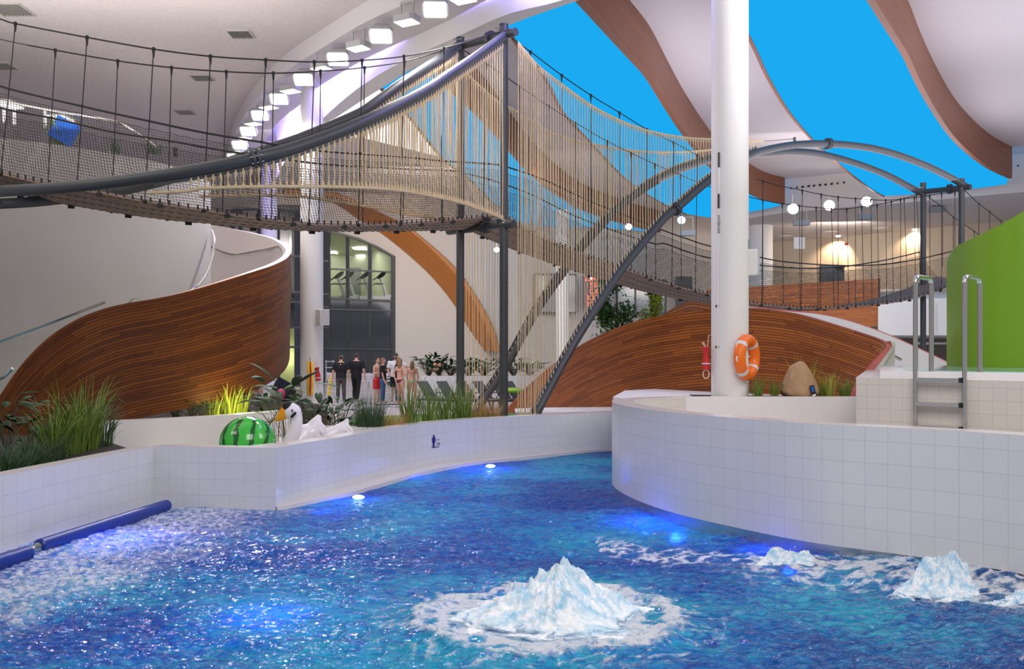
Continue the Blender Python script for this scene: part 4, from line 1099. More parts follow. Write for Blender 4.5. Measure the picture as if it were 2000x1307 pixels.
# ceiling vents
for i, (x, y, w, z, lab) in enumerate(((470, 67, 0.55, ZP, 'slatted ceiling vent nearest the curved lamp row'), (395, 152, 0.55, ZP, 'slatted ceiling vent behind the rope cables, middle one of three'), (361, 219, 0.55, ZP, 'slatted ceiling vent lowest in the picture, just above the handrail ropes'), (22, 19, 0.75, ZP, 'large slatted ceiling vent in the upper left corner'), (4, 129, 0.6, ZP, 'slatted ceiling vent cut by the left edge of the picture'))):
    p = plan(x, y, z - 0.02)
    v = thing('ceiling_vent', lab, 'vent', p, 'ceiling vents in the plaster')
    b = B()
    for s in (-1, 1): b.box((s * w / 2, 0, 0), (0.03, w, 0.04)); b.box((0, s * w / 2, 0), (w, 0.03, 0.04))
    b.obj('frame', 'grille', v, smooth=0)
    b = B()
    for k in range(9): b.box((-w / 2 + (k + 0.7) * w / 9, 0, 0), (0.012, w, 0.05), Matrix.Rotation(0.6, 3, 'Y'))
    b.box((0, 0, 0.015), (w, w, 0.005)); b.obj('slats', mat('vent_slat', (0.22, 0.21, 0.19), 0.6), v, smooth=0)
# ================================================================ SPIRAL STAIR (left): planked hull, drum, rails
def hull(name, tab, thick, rows, mats, n=8, side=1, close=True):
    """tab rows: x_top, y_top, x_bot, y_bot, d_top, d_bot ; a curved balustrade with real thickness"""
    q = cr(tab, n)
    T = [P(a[0], a[1], a[4]) for a in q]; Bt = [P(a[2], a[3], a[5]) for a in q]
    k = len(q); nr = []
    for i in range(k):
        t = (T[min(i + 1, k - 1)] - T[max(i - 1, 0)]); t.z = 0
        if t.length < 1e-6: t = Vector((0, 1, 0))
        t.normalize(); nr.append(Vector((-t.y, t.x, 0)) * thick * side)
    u = [0]
    for i in range(1, k): u.append(u[-1] + ((T[i] - T[i - 1]).length + (Bt[i] - Bt[i - 1]).length) / 2)
    R_ = 8; rows_ = []; uv = []
    for r in range(R_ + 1):
        f = r / R_
        rows_.append([Bt[i].lerp(T[i], f) for i in range(k)]); uv.append([(u[i], f * rows * 0.06) for i in range(k)])
    b = B(); b.grid(rows_, 0, uv)
    Ti = [p + o for p, o in zip(T, nr)]; Bi = [p + o for p, o in zip(Bt, nr)]
    b.grid([Bi, Ti], 1)
    b.grid([T, Ti], 2); b.grid([Bt, Bi], 2)
    for e in (0, -1): b.poly([Bt[e], T[e], Ti[e], Bi[e]], None, 2)
    return b.obj(name, mats, smooth=50), T, Ti
st = thing('spiral_stair', 'spiral stair with a sweeping dark reddish planked balustrade around a plaster drum', 'staircase', (-12, 24, 0.2))
LH = [(-90, 900, -90, 1150, 17.6, 17.6), (-40, 828, -40, 1090, 17.5, 17.5), (0, 772, 0, 1040, 17.4, 17.4), (30, 728, 30, 1005, 17.4, 17.4), (60, 692, 60, 970, 17.4, 17.4), (100, 655, 100, 925, 17.5, 17.5), (150, 624, 150, 880, 17.6, 17.6), (200, 604, 200, 846, 17.8, 17.8), (250, 592, 250, 823, 18.0, 18.0), (300, 584, 300, 811, 18.2, 18.2), (360, 571, 360, 799, 18.6, 18.6), (430, 551, 430, 783, 19.3, 19.3), (490, 532, 490, 765, 20.1, 20.1), (530, 519, 530, 746, 20.9, 20.9), (556, 507, 554, 726, 22.0, 22.0), (566, 498, 564, 708, 23.2, 23.2), (569, 491, 566, 690, 24.3, 24.3), (567, 485, 563, 675, 25.4, 25.4), (557, 476, 556, 660, 26.6, 26.6), (535, 465, 535, 650, 27.6, 27.6), (500, 456, 500, 645, 28.5, 28.5), (455, 447, 455, 640, 29.2, 29.2), (405, 438, 405, 636, 29.6, 29.6), (330, 424, 330, 630, 29.8, 29.8)]
o, hT, hI = hull('balustrade', LH, 0.15, 38, ['planks', 'cream', 'pinkrim']); put(o, st)
b = B(); DC = Vector((-12, 24)); DR = 3.95
rows = [[], []]; uv = [[], []]; tp = []
for i in range(97):
    a = 2 * math.pi * i / 96; x = DC.x + DR * math.cos(a); y = DC.y + DR * math.sin(a); zt_ = 6.62 + 0.055 * max(0, -9.2 - x)
    rows[0].append((x, y, 0.2)); rows[1].append((x, y, zt_)); tp.append((x, y, zt_))
    uv[0].append((i * .26, 0)); uv[1].append((i * .26, 6))
b.grid(rows, 0, uv); b.poly(tp[:-1])
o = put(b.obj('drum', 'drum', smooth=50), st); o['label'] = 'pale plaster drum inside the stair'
def rail(name, tab, r, parent, n=6, brackets=(), bk_off=(0, 0.12, -0.1)):
    pts = PP(tab, n); b = B(); b.tube(pts, r, 8)
    for i in brackets:
        p = pts[min(len(pts) - 1, int(i * (len(pts) - 1)))]
        b.tube([p, p + Vector((0, 0, -0.09)), p + Vector(bk_off)], 0.010, 5)
    return put(b.obj(name, 'chrome'), parent)
rail('handrail', [(-60, 696, 19.9), (0, 668, 19.9), (100, 631, 19.8), (205, 590, 19.8)], 0.028, st, brackets=(0.2, 0.55, 0.85))
rail('handrail', [(0, 741, 18.6), (12, 733, 18.6), (24, 720, 18.5)], 0.03, st)
rail('handrail', [(300, 612, 20.6), (372, 568, 21.2), (395, 547, 21.9), (409, 520, 22.6), (417, 490, 23.2), (418, 466, 23.8), (413, 450, 24.4)], 0.030, st, brackets=(0.45, 0.75), bk_off=(-0.1, 0.02, -.1))
rail('handrail', [(390, 472, 29.2), (412, 482, 29.1), (452, 497, 28.9), (500, 491, 28.1), (530, 485, 27.3), (545, 482, 26.7), (552, 494, 25.9), (555, 512, 25.1)], 0.030, st, brackets=(0.1, 0.4, 0.7), bk_off=(0.03, 0.25, -.14))
rail('handrail', [(246, 596, 18.6), (262, 583, 18.6), (272, 585, 18.6)], 0.012, st)
# walkway, railing and planting on top of the drum
rl = thing('platform_rail', 'thin chrome railing curving down over the top of the plaster drum', 'railing', P(200, 240, 21))
rail('rail', [(-40, 190, 20.5), (0, 196, 20.5), (60, 208, 20.5), (130, 221, 20.6), (200, 232, 20.8), (240, 243, 21), (275, 265, 21), (305, 287, 21)], 0.028, rl)
b = B()
for x, y in ((8, 240), (28, 244), (88, 250)): b.bar(P(x, y, 21), P(x, y - 34, 21), 0.05, 0.05)
put(b.obj('posts', 'plastic', smooth=0), rl)
b = B(); cq = P(126, 243, 20.7); b.box((cq.x, cq.y, 7.02), (0.5, 0.2, 0.5), Matrix.Rotation(0.5, 3, 'Y')); o = tag(b.obj('blue_cushion', 'bluec', smooth=0), 'blue cushion among the grasses on top of the plaster drum', 'cushion')
b = B(); p = plan(14, 205, ZP - .05); b.box((p.x, p.y, p.z), (.6, .9, .04)); tag(b.obj('ceiling_panel_light', 'whiteglow', smooth=0), 'bright ceiling panel seen through the net at the left edge', 'ceiling light')
b = B(); p = plan(118, 232, ZP - .05); b.box((p.x, p.y, p.z), (.6, .8, .04)); tag(b.obj('ceiling_panel_light', 'whiteglow', smooth=0), 'bright ceiling panel above the blue cushion on the drum', 'ceiling light')
lamp('POINT', 'stair_glow', (-5.6, 19.0, 0.95), 25, (1.0, 0.95, 0.3), 0.1)
lamp('AREA', 'stair_landing_fill', (-9.3, 25.2, 8.8), 60, (1, 0.93, 0.85), 2.0, (-9, 25.2, 0))  # fill light above the landing, without a fixture

# ================================================================ STAIR HULL (right)
sr = thing('curved_stair', 'low curved stair with a warm orange planked balustrade behind the white column', 'staircase', P(1460, 780, 17))
RH = [(940, 868, 900, 1060, 26.8, 26.8), (965, 832, 930, 1010, 26.4, 26.4), (988, 800, 960, 965, 26, 26), (1041, 744, 1030, 905, 24.6, 24.6), (1118, 684, 1115, 862, 22.6, 22.6), (1188, 647, 1188, 838, 21.1, 21.1), (1252, 625, 1252, 824, 20, 20), (1322, 611, 1322, 814, 19, 19), (1385, 604, 1385, 809, 18.2, 18.2), (1458, 601, 1456, 808, 17.4, 17.4), (1546, 611, 1536, 812, 16.7, 16.7), (1617, 630, 1590, 820, 16.2, 16.1), (1687, 652, 1628, 832, 15.8, 15.6), (1722, 665, 1644, 838, 15.6, 15.4), (1733, 674, 1650, 842, 15.55, 15.3)]
o, rT, rI = hull('balustrade', RH, 0.14, 38, ['planks_r', 'white', 'redtrim']); put(o, sr)
b = B()
Lr = [P(1728, 669, 15.54), P(1731, 678, 15.52), P(1700, 715, 15.4), P(1648, 787, 15.2)]
Rr = [P(1739, 666, 15.5), P(1743, 676, 15.5), P(1713, 716, 15.35), P(1664, 787, 15.15)]
def thickstrip(b, A, C, dv, mi=0):
    A2 = [p + dv for p in A]; C2 = [p + dv for p in C]
    b.grid([A, C], mi); b.grid([A2, C2], mi); b.grid([A, A2], mi); b.grid([C, C2], mi)
    b.poly([A[0], C[0], C2[0], A2[0]], None, mi); b.poly([A[-1], C[-1], C2[-1], A2[-1]], None, mi)
thickstrip(b, Lr, Rr, Vector((0.02, 0.16, 0)))
o = put(b.obj('end_trim', 'redtrim', smooth=0), sr)
b = B()
Wr = [P(1747, 668, 15.56), P(1750, 674, 15.56), P(1724, 716, 15.4), P(1678, 787, 15.2)]
thickstrip(b, [p + Vector((0, .01, 0)) for p in Rr], Wr, Vector((0.04, 0.5, 0)))
b.poly([P(1748, 674, 15.7), P(1748, 745, 15.7), P(1704, 745, 15.45), P(1706, 740, 15.45)])
b.poly([P(1748, 673, 15.7), P(1748, 790, 15.7), P(1748, 790, 16.6) , P(1748, 673, 16.6)])
put(b.obj('end_wall', 'white', smooth=0), sr)
# white inner side of the far balustrade, with its orange-red capping
tabw = [(1440, 597, 19.8), (1500, 604, 19.4), (1548, 609, 19.1), (1600, 614, 18.8), (1650, 625, 18.5), (1700, 641, 18.2), (1750, 661, 17.9), (1800, 684, 17.6), (1856, 711, 17.3), (1930, 750, 17.0)]
tp_ = PP(tabw, 6); bt_ = [Vector((p.x, p.y, 1.0)) for p in tp_]
b = B(); b.grid([bt_, tp_]); b.grid([tp_, [p + Vector((0.05, 0.14, 0)) for p in tp_]]); put(b.obj('inner_wall', 'white', smooth=30), sr)
b = B(); b.tube([p + Vector((0, 0.05, 0.01)) for p in tp_], 0.018, 6); put(b.obj('capping', 'redtrim'), sr)
rail('handrail', [(1740, 694, 16.8), (1750, 698, 16.8), (1760, 703, 16.8)], 0.03, sr, n=2)
# second wooden wing seen above, behind the bridge
wing, _, _ = hull('balustrade', [(1285, 620, 1285, 650, 24, 24), (1305, 608, 1305, 650, 24, 24), (1325, 597, 1325, 650, 24, 24), (1345, 589, 1345, 650, 24, 24), (1365, 590, 1365, 650, 24, 24), (1400, 597, 1400, 650, 24, 24), (1465, 606, 1465, 650, 24, 24)], 0.14, 10, ['planks_r', 'white', 'redtrim'])
put(wing, sr)

# ================================================================ GREEN DRUM
gt = fx([(1840, 560), (1848, 520), (1856, 496), (1868, 481), (1885, 472), (1915, 458), (1950, 441), (2000, 412), (2080, 358), (2200, 270), (2350, 150)])
b = B(); rows = [[], [], [], []]
xs = [1851, 1852, 1854, 1858, 1864, 1872, 1885, 1900, 1925, 1950, 1975, 2000, 2040, 2080, 2150, 2250, 2350]
def gd(x): return 13.6 - 1.9 * (1 - math.exp(-(x - 1850) / 60.0)) - 0.0006 * (x - 1850)
for x in xs:
    d = gd(x); y = gt(x)[0]
    tpz = P(x, y, d); rows[0].append(Vector((tpz.x, tpz.y, 1.75))); rows[1].append(tpz); rows[2].append(tpz + Vector((0.06, 0.16, 0))); rows[3].append(Vector((tpz.x + .06, tpz.y + .16, 1.75)))
n_ = 7; outer = [[rows[0][j].lerp(rows[1][j], i / n_) for j in range(len(xs))] for i in range(n_ + 1)]
b.grid(outer); b.grid([rows[1], rows[2]]); b.grid([rows[2], rows[3]])
back_ = [p + Vector((1.6, 2.9, 0)) for p in (rows[0][0], rows[1][0])]
b.grid([[rows[0][0], rows[1][0]], [rows[0][0] + Vector((.27, .5, 0)), rows[1][0] + Vector((.27, .5, 0))], back_])
tag(b.obj('green_slide_tower', 'green', smooth=40), 'glossy lime green curved tower rising from the raised pool at the right edge', 'slide tower')

# ================================================================ STEEL ARCHES
def tubething(name, tab, r, label, flanges=(), plate=None, n=8):
    pts = PP(tab, n); t = thing(name, label, 'steel arch', pts[len(pts) // 2], 'curved steel tubes carrying the rope curtains')
    b = B(); b.tube(pts, r, 20); put(b.obj('tube', 'steel', smooth=60), t)
    for fxp in flanges:
        k = min(range(len(pts) - 1), key=lambda i: abs((pts[i].x / pts[i].y * F + 1000) - fxp))
        d = (pts[k + 1] - pts[k]).normalized(); c = pts[k]
        b = B()
        for s in (-0.035, 0.035): b.cyl(c + d * (s - 0.022), c + d * (s + 0.022), r * 1.62, 24)
        a = d.orthogonal().normalized(); e = d.cross(a)
        for j in range(8):
            q = c + (a * math.cos(j * math.pi / 4) + e * math.sin(j * math.pi / 4)) * r * 1.35
            b.cyl(q - d * 0.085, q + d * 0.085, 0.010, 6, mi=1)
        put(b.obj('flange', ['steel', 'bolt'], smooth=40), t)
    if plate:
        x0, x1, dn, w = plate
        sel = [p for p in pts if x0 <= p.x / p.y * F + 1000 <= x1]
        b = B()
        for p, q in zip(sel, sel[1:]):
            d = (q - p).normalized(); up = Vector((0, 0, 1)); s = d.cross(up).normalized(); nn = s.cross(d) * dn
            o0 = nn * (r * 0.9); o1 = nn * (r + w)
            for ss in (0.008,):
                b.grid([[p + o0 + s * ss, q + o0 + s * ss], [p + o1 + s * ss, q + o1 + s * ss]])
                b.grid([[p + o0 - s * ss, q + o0 - s * ss], [p + o1 - s * ss, q + o1 - s * ss]])
                b.grid([[p + o1 + s * ss, q + o1 + s * ss], [p + o1 - s * ss, q + o1 - s * ss]])
        put(b.obj('lug_plate', 'steel', smooth=0), t)
    return t, pts
TA = [(-560, 470, 18.0), (-90, 384, 15.1), (0, 374, 14.2), (125, 366, 13.6), (249, 352, 13.2), (383, 332, 13.0), (500, 309, 13.0), (591, 283, 13.4), (706, 239, 14.2), (820, 183, 15.9), (875, 147, 16.9), (930, 110, 18.0), (985, 70, 18.9)]
TAf = [(-560, 462, 18.6), (-90, 401, 15.1), (0, 398, 15.4), (100, 391, 15.9), (250, 370, 16.5), (400, 330, 16.6), (553, 281, 16.6), (630, 252, 16.8), (706, 218, 17.1), (782, 164, 17.9), (830, 133, 18.7), (870, 107, 19.4), (897, 88, 20.0)]
TB = [(1036, 830, 18.8), (1051, 800, 18.9), (1111, 687, 19.6), (1167, 596, 20.3), (1217, 522, 21.0), (1290, 434, 22.0), (1325, 404, 22.4), (1386, 352, 23.0), (1461, 306, 23.9), (1496, 293, 24.3), (1553, 283, 25.0), (1618, 281, 25.6), (1687, 287, 26.3), (1744, 300, 26.8), (1802, 321, 27.3), (1851, 344, 27.8), (1888, 365, 28.0)]
TBf = [(925, 812, 21.6), (946, 779, 21.8), (988, 716, 22.1), (1023, 652, 22.4), (1058, 592, 22.7), (1111, 518, 23.2), (1138, 482, 23.5), (1191, 423, 24.0), (1249, 375, 24.5), (1306, 341, 25.0), (1383, 313, 25.7), (1450, 302, 26.3), (1511, 298, 26.8), (1545, 296, 27.1), (1599, 300, 27.6), (1668, 318, 28.1), (1725, 339, 28.6), (1763, 358, 28.8), (1798, 377, 29.0)]
tubething('arch_tube', TA, 0.088, 'near grey steel tube sweeping up from the left edge to the rope gate', (503,), (285, 984, -1, 0.05))
tubething('arch_tube', TAf, 0.088, 'far grey steel tube sweeping up behind the near one to the rope gate', (), (400, 890, -1, 0.05))
tubething('arch_tube', TB, 0.098, 'near grey steel arch rising from the planter past the white column', (1322, 1618), (1040, 1480, 1, 0.06))
tubething('arch_tube', TBf, 0.098, 'far grey steel arch crossing behind the near arch', (), (940, 1450, 1, 0.06))
def gate(label, pn, pf, zn, zf_, beams, r, z0=0.2, lug=None):
    a = P(pn[0], 690, pn[1]); c = P(pf[0], 690, pf[1])
    t = thing('rope_gate', label, 'steel gate', (a.x, a.y, z0), 'two-post steel gates of the rope bridge')
    for q, z in ((a, zn), (c, zf_)):
        b = B(); b.cyl((q.x, q.y, z0), (q.x, q.y, z), r, 24); b.cyl((q.x, q.y, z), (q.x, q.y, z + 0.012), r * 1.08, 24); b.cyl((q.x, q.y, z0), (q.x, q.y, z0 + 0.03), r * 1.8, 24); put(b.obj('post', 'steel', smooth=40), t)
    for (p, q, fl) in beams:
        p = P(*p); q = P(*q); b = B(); b.cyl(p, q, r * 0.95, 20)
        put(b.obj('crossbeam', 'steel', smooth=40), t)
        d = (q - p).normalized(); c0 = p.lerp(q, fl); b = B()
        for s in (-0.03, 0.03): b.cyl(c0 + d * (s - .02), c0 + d * (s + .02), r * 1.7, 20)
        e1 = d.orthogonal().normalized(); e2 = d.cross(e1)
        for j in range(8):
            o_ = c0 + (e1 * math.cos(j * .785) + e2 * math.sin(j * .785)) * r * 1.4; b.cyl(o_ - d * .07, o_ + d * .07, .012, 6, mi=1)
        put(b.obj('flange', ['steel', 'bolt'], smooth=40), t)
        for f_ in (0.16, 0.86):
            b = B(); cc = p.lerp(q, f_); b.box(cc + Vector((-0.06, 0, 0.10)), (0.12, 0.03, 0.16)); b.cyl(cc + Vector((-0.22, -.02, 0.12)), cc + Vector((-.04, -.02, 0.12)), 0.02, 8, mi=1)
            put(b.obj('cable_lug', ['steel', 'chrome'], smooth=40), t)
    return t
gate('tall near steel gate of two round posts where the left tubes end', (984, 19.0), (899, 20.1), 8.80, 8.90, [((1007, 62, 18.72), (890, 92, 20.25), 0.40), ((1003, 437, 18.75), (876, 452, 20.45), 0.42)], 0.088)
gate('far steel gate of two round posts beside the green tower', (1878, 28.0), (1803, 29.0), EZ + 340 * 28 / F, EZ + 332 * 29 / F, [((1896, 365, 27.8), (1792, 376, 29.15), 0.38)], 0.088)

# ================================================================ ROPE CURTAINS
def rope_curtain(label, topf, botf, xs, mt='rope', top_cat=None, bot_rope=None, knot=1.0, jitter=0.4, wrap=True, rr_=0.0095):
    c = P(xs[0], 400, 19); t = thing('rope_curtain', label, 'rope curtain', topf(xs[len(xs) // 2]), 'rope curtains hung on the steel tubes')
    for k, x in enumerate(xs):
        p = topf(x); q = botf(x + R.uniform(-jitter, jitter))
        b = B(); d = (q - p); L = d.length
        if L < 0.06: continue
        u = d.normalized()
        m1 = p.lerp(q, 0.35) + Vector((R.uniform(-.012, .012), R.uniform(-.01, .01), 0))
        m2 = p.lerp(q, 0.7) + Vector((R.uniform(-.012, .012), 0, 0))
        b.tube([p, m1, m2, q], rr_, 6)
        kz = min(0.11 * knot, L * 0.28)
        kr = 0.025 * knot
        if wrap:
            b.tube([p - u * 0.03, p, p + u * kz * 0.3, p + u * kz * 0.7, p + u * kz, p + u * (kz + 0.02)], [0.010, kr * .7, kr, kr * .95, kr * .6, 0.010], 7)
        b.tube([q - u * kz * 0.9, q - u * kz * 0.5, q - u * 0.02, q + u * 0.02], [0.010, kr * .8, kr, kr * .5], 7)
        put(b.obj('rope', mt), t)
    for r_, pts in ((0.019, top_cat), (0.021, bot_rope)):
        if pts:
            b = B(); n = max(40, int(length(pts) / 0.05)); q = resample(pts, n)
            b.tube(q, [r_ * (1 + 0.28 * (i % 2)) for i in range(n)], 6)
            put(b.obj('edge_rope', mt), t)
    return t
tA = fx(TA); tAf = fx(TAf); tB = fx(TB); tBf = fx(TBf)
lowA = fx([(275, 377), (359, 374), (400, 368), (510, 365), (630, 365), (744, 369), (821, 379), (897, 396), (940, 411), (974, 424), (990, 434)])
lowAf = fx([(380, 384), (400, 384), (553, 382), (630, 390), (706, 402), (782, 416), (850, 428), (905, 437)])
def spaced(pts_tab, x0, x1, n):
    pts = [p for p in PP(pts_tab, 14) if x0 <= p.x / p.y * F + 1000 <= x1]
    return [p.x / p.y * F + 1000 for p in resample(pts, n)]
def top_on(ft, dy): return lambda x: (lambda v: P(x, v[0] + dy * 18.0 / v[1], v[1]))(ft(x))
def low_on(fl, ft): return lambda x: P(x, fl(x)[0], ft(x)[1])
xsA = spaced(TA, 372, 982, 82)
rope_curtain('sisal rope curtain hanging under the near left tube, with a thick twisted lower rope', top_on(tA, 13), low_on(lowA, tA), xsA, bot_rope=[P(x, lowA(x)[0], tA(x)[1]) for x in np.linspace(290, 988, 60)])
xsF = spaced(TAf, 395, 895, 74)
rope_curtain('sisal rope curtain hanging under the far left tube, seen behind the nets', top_on(tAf, 13), low_on(lowAf, tAf), xsF, bot_rope=[P(x, lowAf(x)[0], tAf(x)[1]) for x in np.linspace(390, 900, 50)])
catB = fx([(1013, 84), (1036, 112), (1057, 134), (1096, 164), (1153, 205), (1210, 235), (1268, 256), (1333, 268), (1386, 272), (1440, 274), (1495, 276)])
catBf = fx([(903, 134), (909, 141), (940, 170), (974, 199), (1000, 212), (1038, 236), (1088, 264), (1172, 284), (1245, 295), (1325, 297), (1385, 293), (1440, 289)])
def dB(x): return tB(x)[1] if x > 1046 else 18.62
def dBf(x): return tBf(x)[1] if x > 946 else 21.6
def botB(x):
    if x > 1046:
        y, d = tB(x); return P(x, y - 14 * 19 / d, d)
    p = P(x, 700, dB(x)); p.z = 0.74; return p
def botBf(x):
    if x > 946:
        y, d = tBf(x); return P(x, y - 14 * 19 / d, d)
    p = P(x, 700, dBf(x)); p.z = 0.25; return p
xsB = list(np.linspace(1013, 1060, 14)) + list(np.linspace(1065, 1482, 82))
rope_curtain('tall sisal rope curtain strung from a sagging rope down to the near arch', lambda x: P(x, catB(x)[0], dB(x)), botB, xsB, top_cat=[P(x, catB(x)[0], dB(x)) for x in np.linspace(1013, 1492, 60)], knot=0.9, jitter=1.0)
xsBf = list(np.linspace(905, 1440, 96))
rope_curtain('tall sisal rope curtain strung down to the far arch, behind the near curtain', lambda x: P(x, catBf(x)[0], dBf(x)), botBf, xsBf, top_cat=[P(x, catBf(x)[0], dBf(x)) for x in np.linspace(903, 1440, 60)], knot=0.9, jitter=1.0)
# steel end bracket where the near catenary is tied
b = B(); b.box(P(1552, 274, 25.0), (0.06, 0.05, 0.16)); b.tube([P(1494, 276, 24.4), P(1550, 271, 25.0)], 0.008, 5); tag(b.obj('curtain_anchor', 'steel'), 'small steel lug and wire tying the rope curtain to the near arch top', 'bracket')

# ================================================================ ROPE BRIDGE
br = thing('rope_bridge', 'long suspended rope bridge with brown slatted deck, black nets and handrail ropes', 'rope bridge', P(940, 440, 19.6))
nL = PP([(-560, 214, 16.2), (-90, 316, 15.2), (0, 336, 15.0), (100, 358, 14.8), (218, 377, 14.6), (283, 390, 14.5), (400, 408, 14.5), (507, 424, 14.7), (630, 436, 15.4), (782, 435, 17.0), (897, 427, 18.6), (950, 422, 19.2), (985, 423, 19.5)], 8)
fL = PP([(-560, 245, 17.4), (-90, 346, 16.3), (0, 366, 16.2), (84, 386, 15.9), (214, 409, 15.7), (329, 425, 15.6), (400, 431, 15.6), (507, 441, 15.8), (630, 447, 16.5), (782, 447, 18.1), (870, 446, 19.2), (915, 446, 20.2)], 8)
nR = PP([(985, 423, 19.5), (1020, 440, 19.9), (1060, 462, 20.3), (1150, 499, 21.3), (1234, 529, 22.3), (1308, 554, 23.3), (1385, 573, 24.3), (1461, 589, 25.3), (1532, 598, 26.1), (1601, 601, 26.8), (1670, 597, 27.3), (1757, 587, 27.8), (1813, 573, 28.0), (1845, 561, 28.2), (1885, 548, 28.4)], 8)
fR = PP([(915, 446, 20.2), (950, 462, 20.7), (1010, 487, 21.3), (1100, 519, 22.3), (1206, 552, 23.5), (1276, 571, 24.4), (1385, 592, 25.6), (1461, 600, 26.4), (1532, 604, 27.2), (1601, 602, 27.9), (1670, 592, 28.5), (1716, 581, 28.8), (1757, 568, 29.0), (1799, 552, 29.2), (1830, 540, 29.4)], 8)
def deck_mesh(name, near, far, step):
    n = int(length(near) / step); A = resample(near, n + 1); C = resample(far, n + 1); b = B()
    for i in range(n):
        a0, a1, c0, c1 = A[i], A[i + 1], C[i], C[i + 1]
        a0, a1 = a0.lerp(a1, 0.03), a0.lerp(a1, 0.97); c0, c1 = c0.lerp(c1, 0.03), c0.lerp(c1, 0.97)
        dz = Vector((0, 0, -0.045))
        v = [b.vert(p) for p in (a0, a1, c1, c0, a0 + dz, a1 + dz, c1 + dz, c0 + dz)]
        for f in ((0, 1, 2, 3), (7, 6, 5, 4), (0, 4, 5, 1), (1, 5, 6, 2), (2, 6, 7, 3), (3, 7, 4, 0)): b.face([v[k] for k in f])
        for lane in (0.03, 0.35, 0.66, 0.97):
            m = A[i].lerp(C[i], lane).lerp(A[i + 1].lerp(C[i + 1], lane), 0.5 + (0.5 if i % 2 else 0) * 0)
            e = (A[i + 1] - A[i]) * 0.36
            b.tube([m - e + Vector((0, 0, -.045)), m + Vector((0, 0, -0.050)), m + e + Vector((0, 0, -.045))], [0.004, 0.010, 0.004], 5, mi=1)
        b.box(A[i] + Vector((0, 0, 0.012)), (0.022, 0.022, 0.07), None, 2)
        if i % 7 == 3: b.box(C[i] + Vector((0, 0, -0.07)), (0.10, 0.05, 0.05), 0.6, 2); b.box(A[i] + Vector((0, 0, -0.06)), (0.09, 0.05, 0.06), 0.3, 2)
    return put(b.obj(name, ['boards', 'boardrope', 'black'], smooth=0), br)
deck_mesh('slatted_deck', nL, fL, 0.15); deck_mesh('slatted_deck', nR, fR, 0.16)
NRL = PP([(-560, 10, 16.2), (-90, 128, 15.2), (0, 168, 15.0), (163, 208, 14.7), (289, 236, 14.5), (398, 259, 14.5), (500, 276, 14.7), (547, 284, 14.9), (626, 295, 15.4), (782, 306, 17.0), (859, 314, 18.0), (940, 319, 19.0), (975, 322, 19.3)], 6)
FRL = PP([(-560, 55, 17.4), (-90, 172, 16.3), (0, 210, 16.2), (103, 231, 15.9), (221, 258, 15.7), (329, 275, 15.6), (440, 295, 15.7), (534, 308, 15.9), (626, 320, 16.5), (790, 330, 18.2), (898, 334, 19.9)], 6)
NRR = PP([(990, 326, 19.3), (1060, 350, 20.3), (1150, 392, 21.3), (1285, 446, 23), (1340, 466, 23.7), (1387, 481, 24.3), (1476, 501, 25.5), (1530, 511, 26.1), (1603, 517, 26.8), (1670, 519, 27.3), (1730, 516, 27.7), (1790, 507, 27.9), (1872, 488, 28.0)], 6)
FRR = PP([(905, 338, 20.4), (960, 352, 20.8), (1040, 381, 21.7), (1130, 425, 22.6), (1266, 473, 24.3), (1298, 476, 24.7), (1343, 492, 25.2), (1387, 504, 25.6), (1492, 519, 26.8), (1566, 524, 27.5), (1635, 522, 28.1), (1714, 511, 28.7), (1765, 500, 28.9), (1796, 492, 29.0)], 6)
CNL = PP([(-560, -130, 16.2), (-90, 12, 15.2), (0, 37, 15.0), (30, 46, 15.0), (170, 73, 14.7), (300, 96, 14.5), (411, 110, 14.5), (519, 117, 14.7), (614, 121, 15.3), (707, 118, 16.1), (789, 110, 17.1), (867, 94, 18.1), (940, 73, 18.9), (978, 62, 19.0)], 5)
CFL = PP([(-560, -80, 17.4), (-90, 52, 16.3), (0, 77, 16.2), (108, 98, 15.9), (230, 119, 15.7), (335, 132, 15.6), (442, 140, 15.7), (534, 143, 15.9), (626, 139, 16.5), (712, 132, 17.3), (790, 120, 18.2), (862, 100, 19.4), (893, 92, 20)], 5)
CNR = PP([(1000, 75, 19.0), (1036, 101, 19.9), (1097, 147, 20.6), (1154, 186, 21.3), (1210, 220, 22), (1264, 253, 22.8), (1317, 279, 23.4), (1385, 314, 24.3), (1490, 354, 25.6), (1567, 372, 26.4), (1604, 380, 26.8), (1637, 385, 27.0), (1671, 388, 27.3), (1730, 391, 27.7), (1786, 386, 27.9), (1839, 378, 28.0), (1876, 373, 28.0)], 5)
CFR = PP([(905, 98, 20.2), (952, 126, 20.8), (978, 143, 21.0), (1015, 169, 21.5), (1071, 207, 22.1), (1124, 240, 22.7), (1186, 276, 23.4), (1233, 299, 24.0), (1279, 321, 24.5), (1329, 342, 25.1), (1385, 364, 25.7), (1490, 391, 26.8), (1561, 402, 27.4), (1624, 408, 28.0), (1654, 408, 28.3), (1683, 404, 28.5), (1713, 400, 28.7), (1741, 394, 28.8), (1766, 388, 28.9), (1798, 378, 29.0)], 5)
CXN = PP([(1884, 372, 28.0), (1912, 398, 28.3), (1933, 414, 28.5), (1954, 431, 28.8), (2000, 465, 29.2)], 3)
CXF = PP([(1808, 381, 29.0), (1841, 405, 29.4), (1862, 424, 29.6), (1903, 452, 30), (1950, 490, 30.5)], 3)
def ropepart(name, pts, r): 
    b = B(); b.tube(pts, r, 6); return put(b.obj(name, 'black'), br)
for c_ in (CNL, CFL, CNR, CFR, CXN, CXF): ropepart('main_cable', c_, 0.0125)
for c_ in (NRL, FRL, NRR, FRR): ropepart('handrail_rope', c_, 0.017)
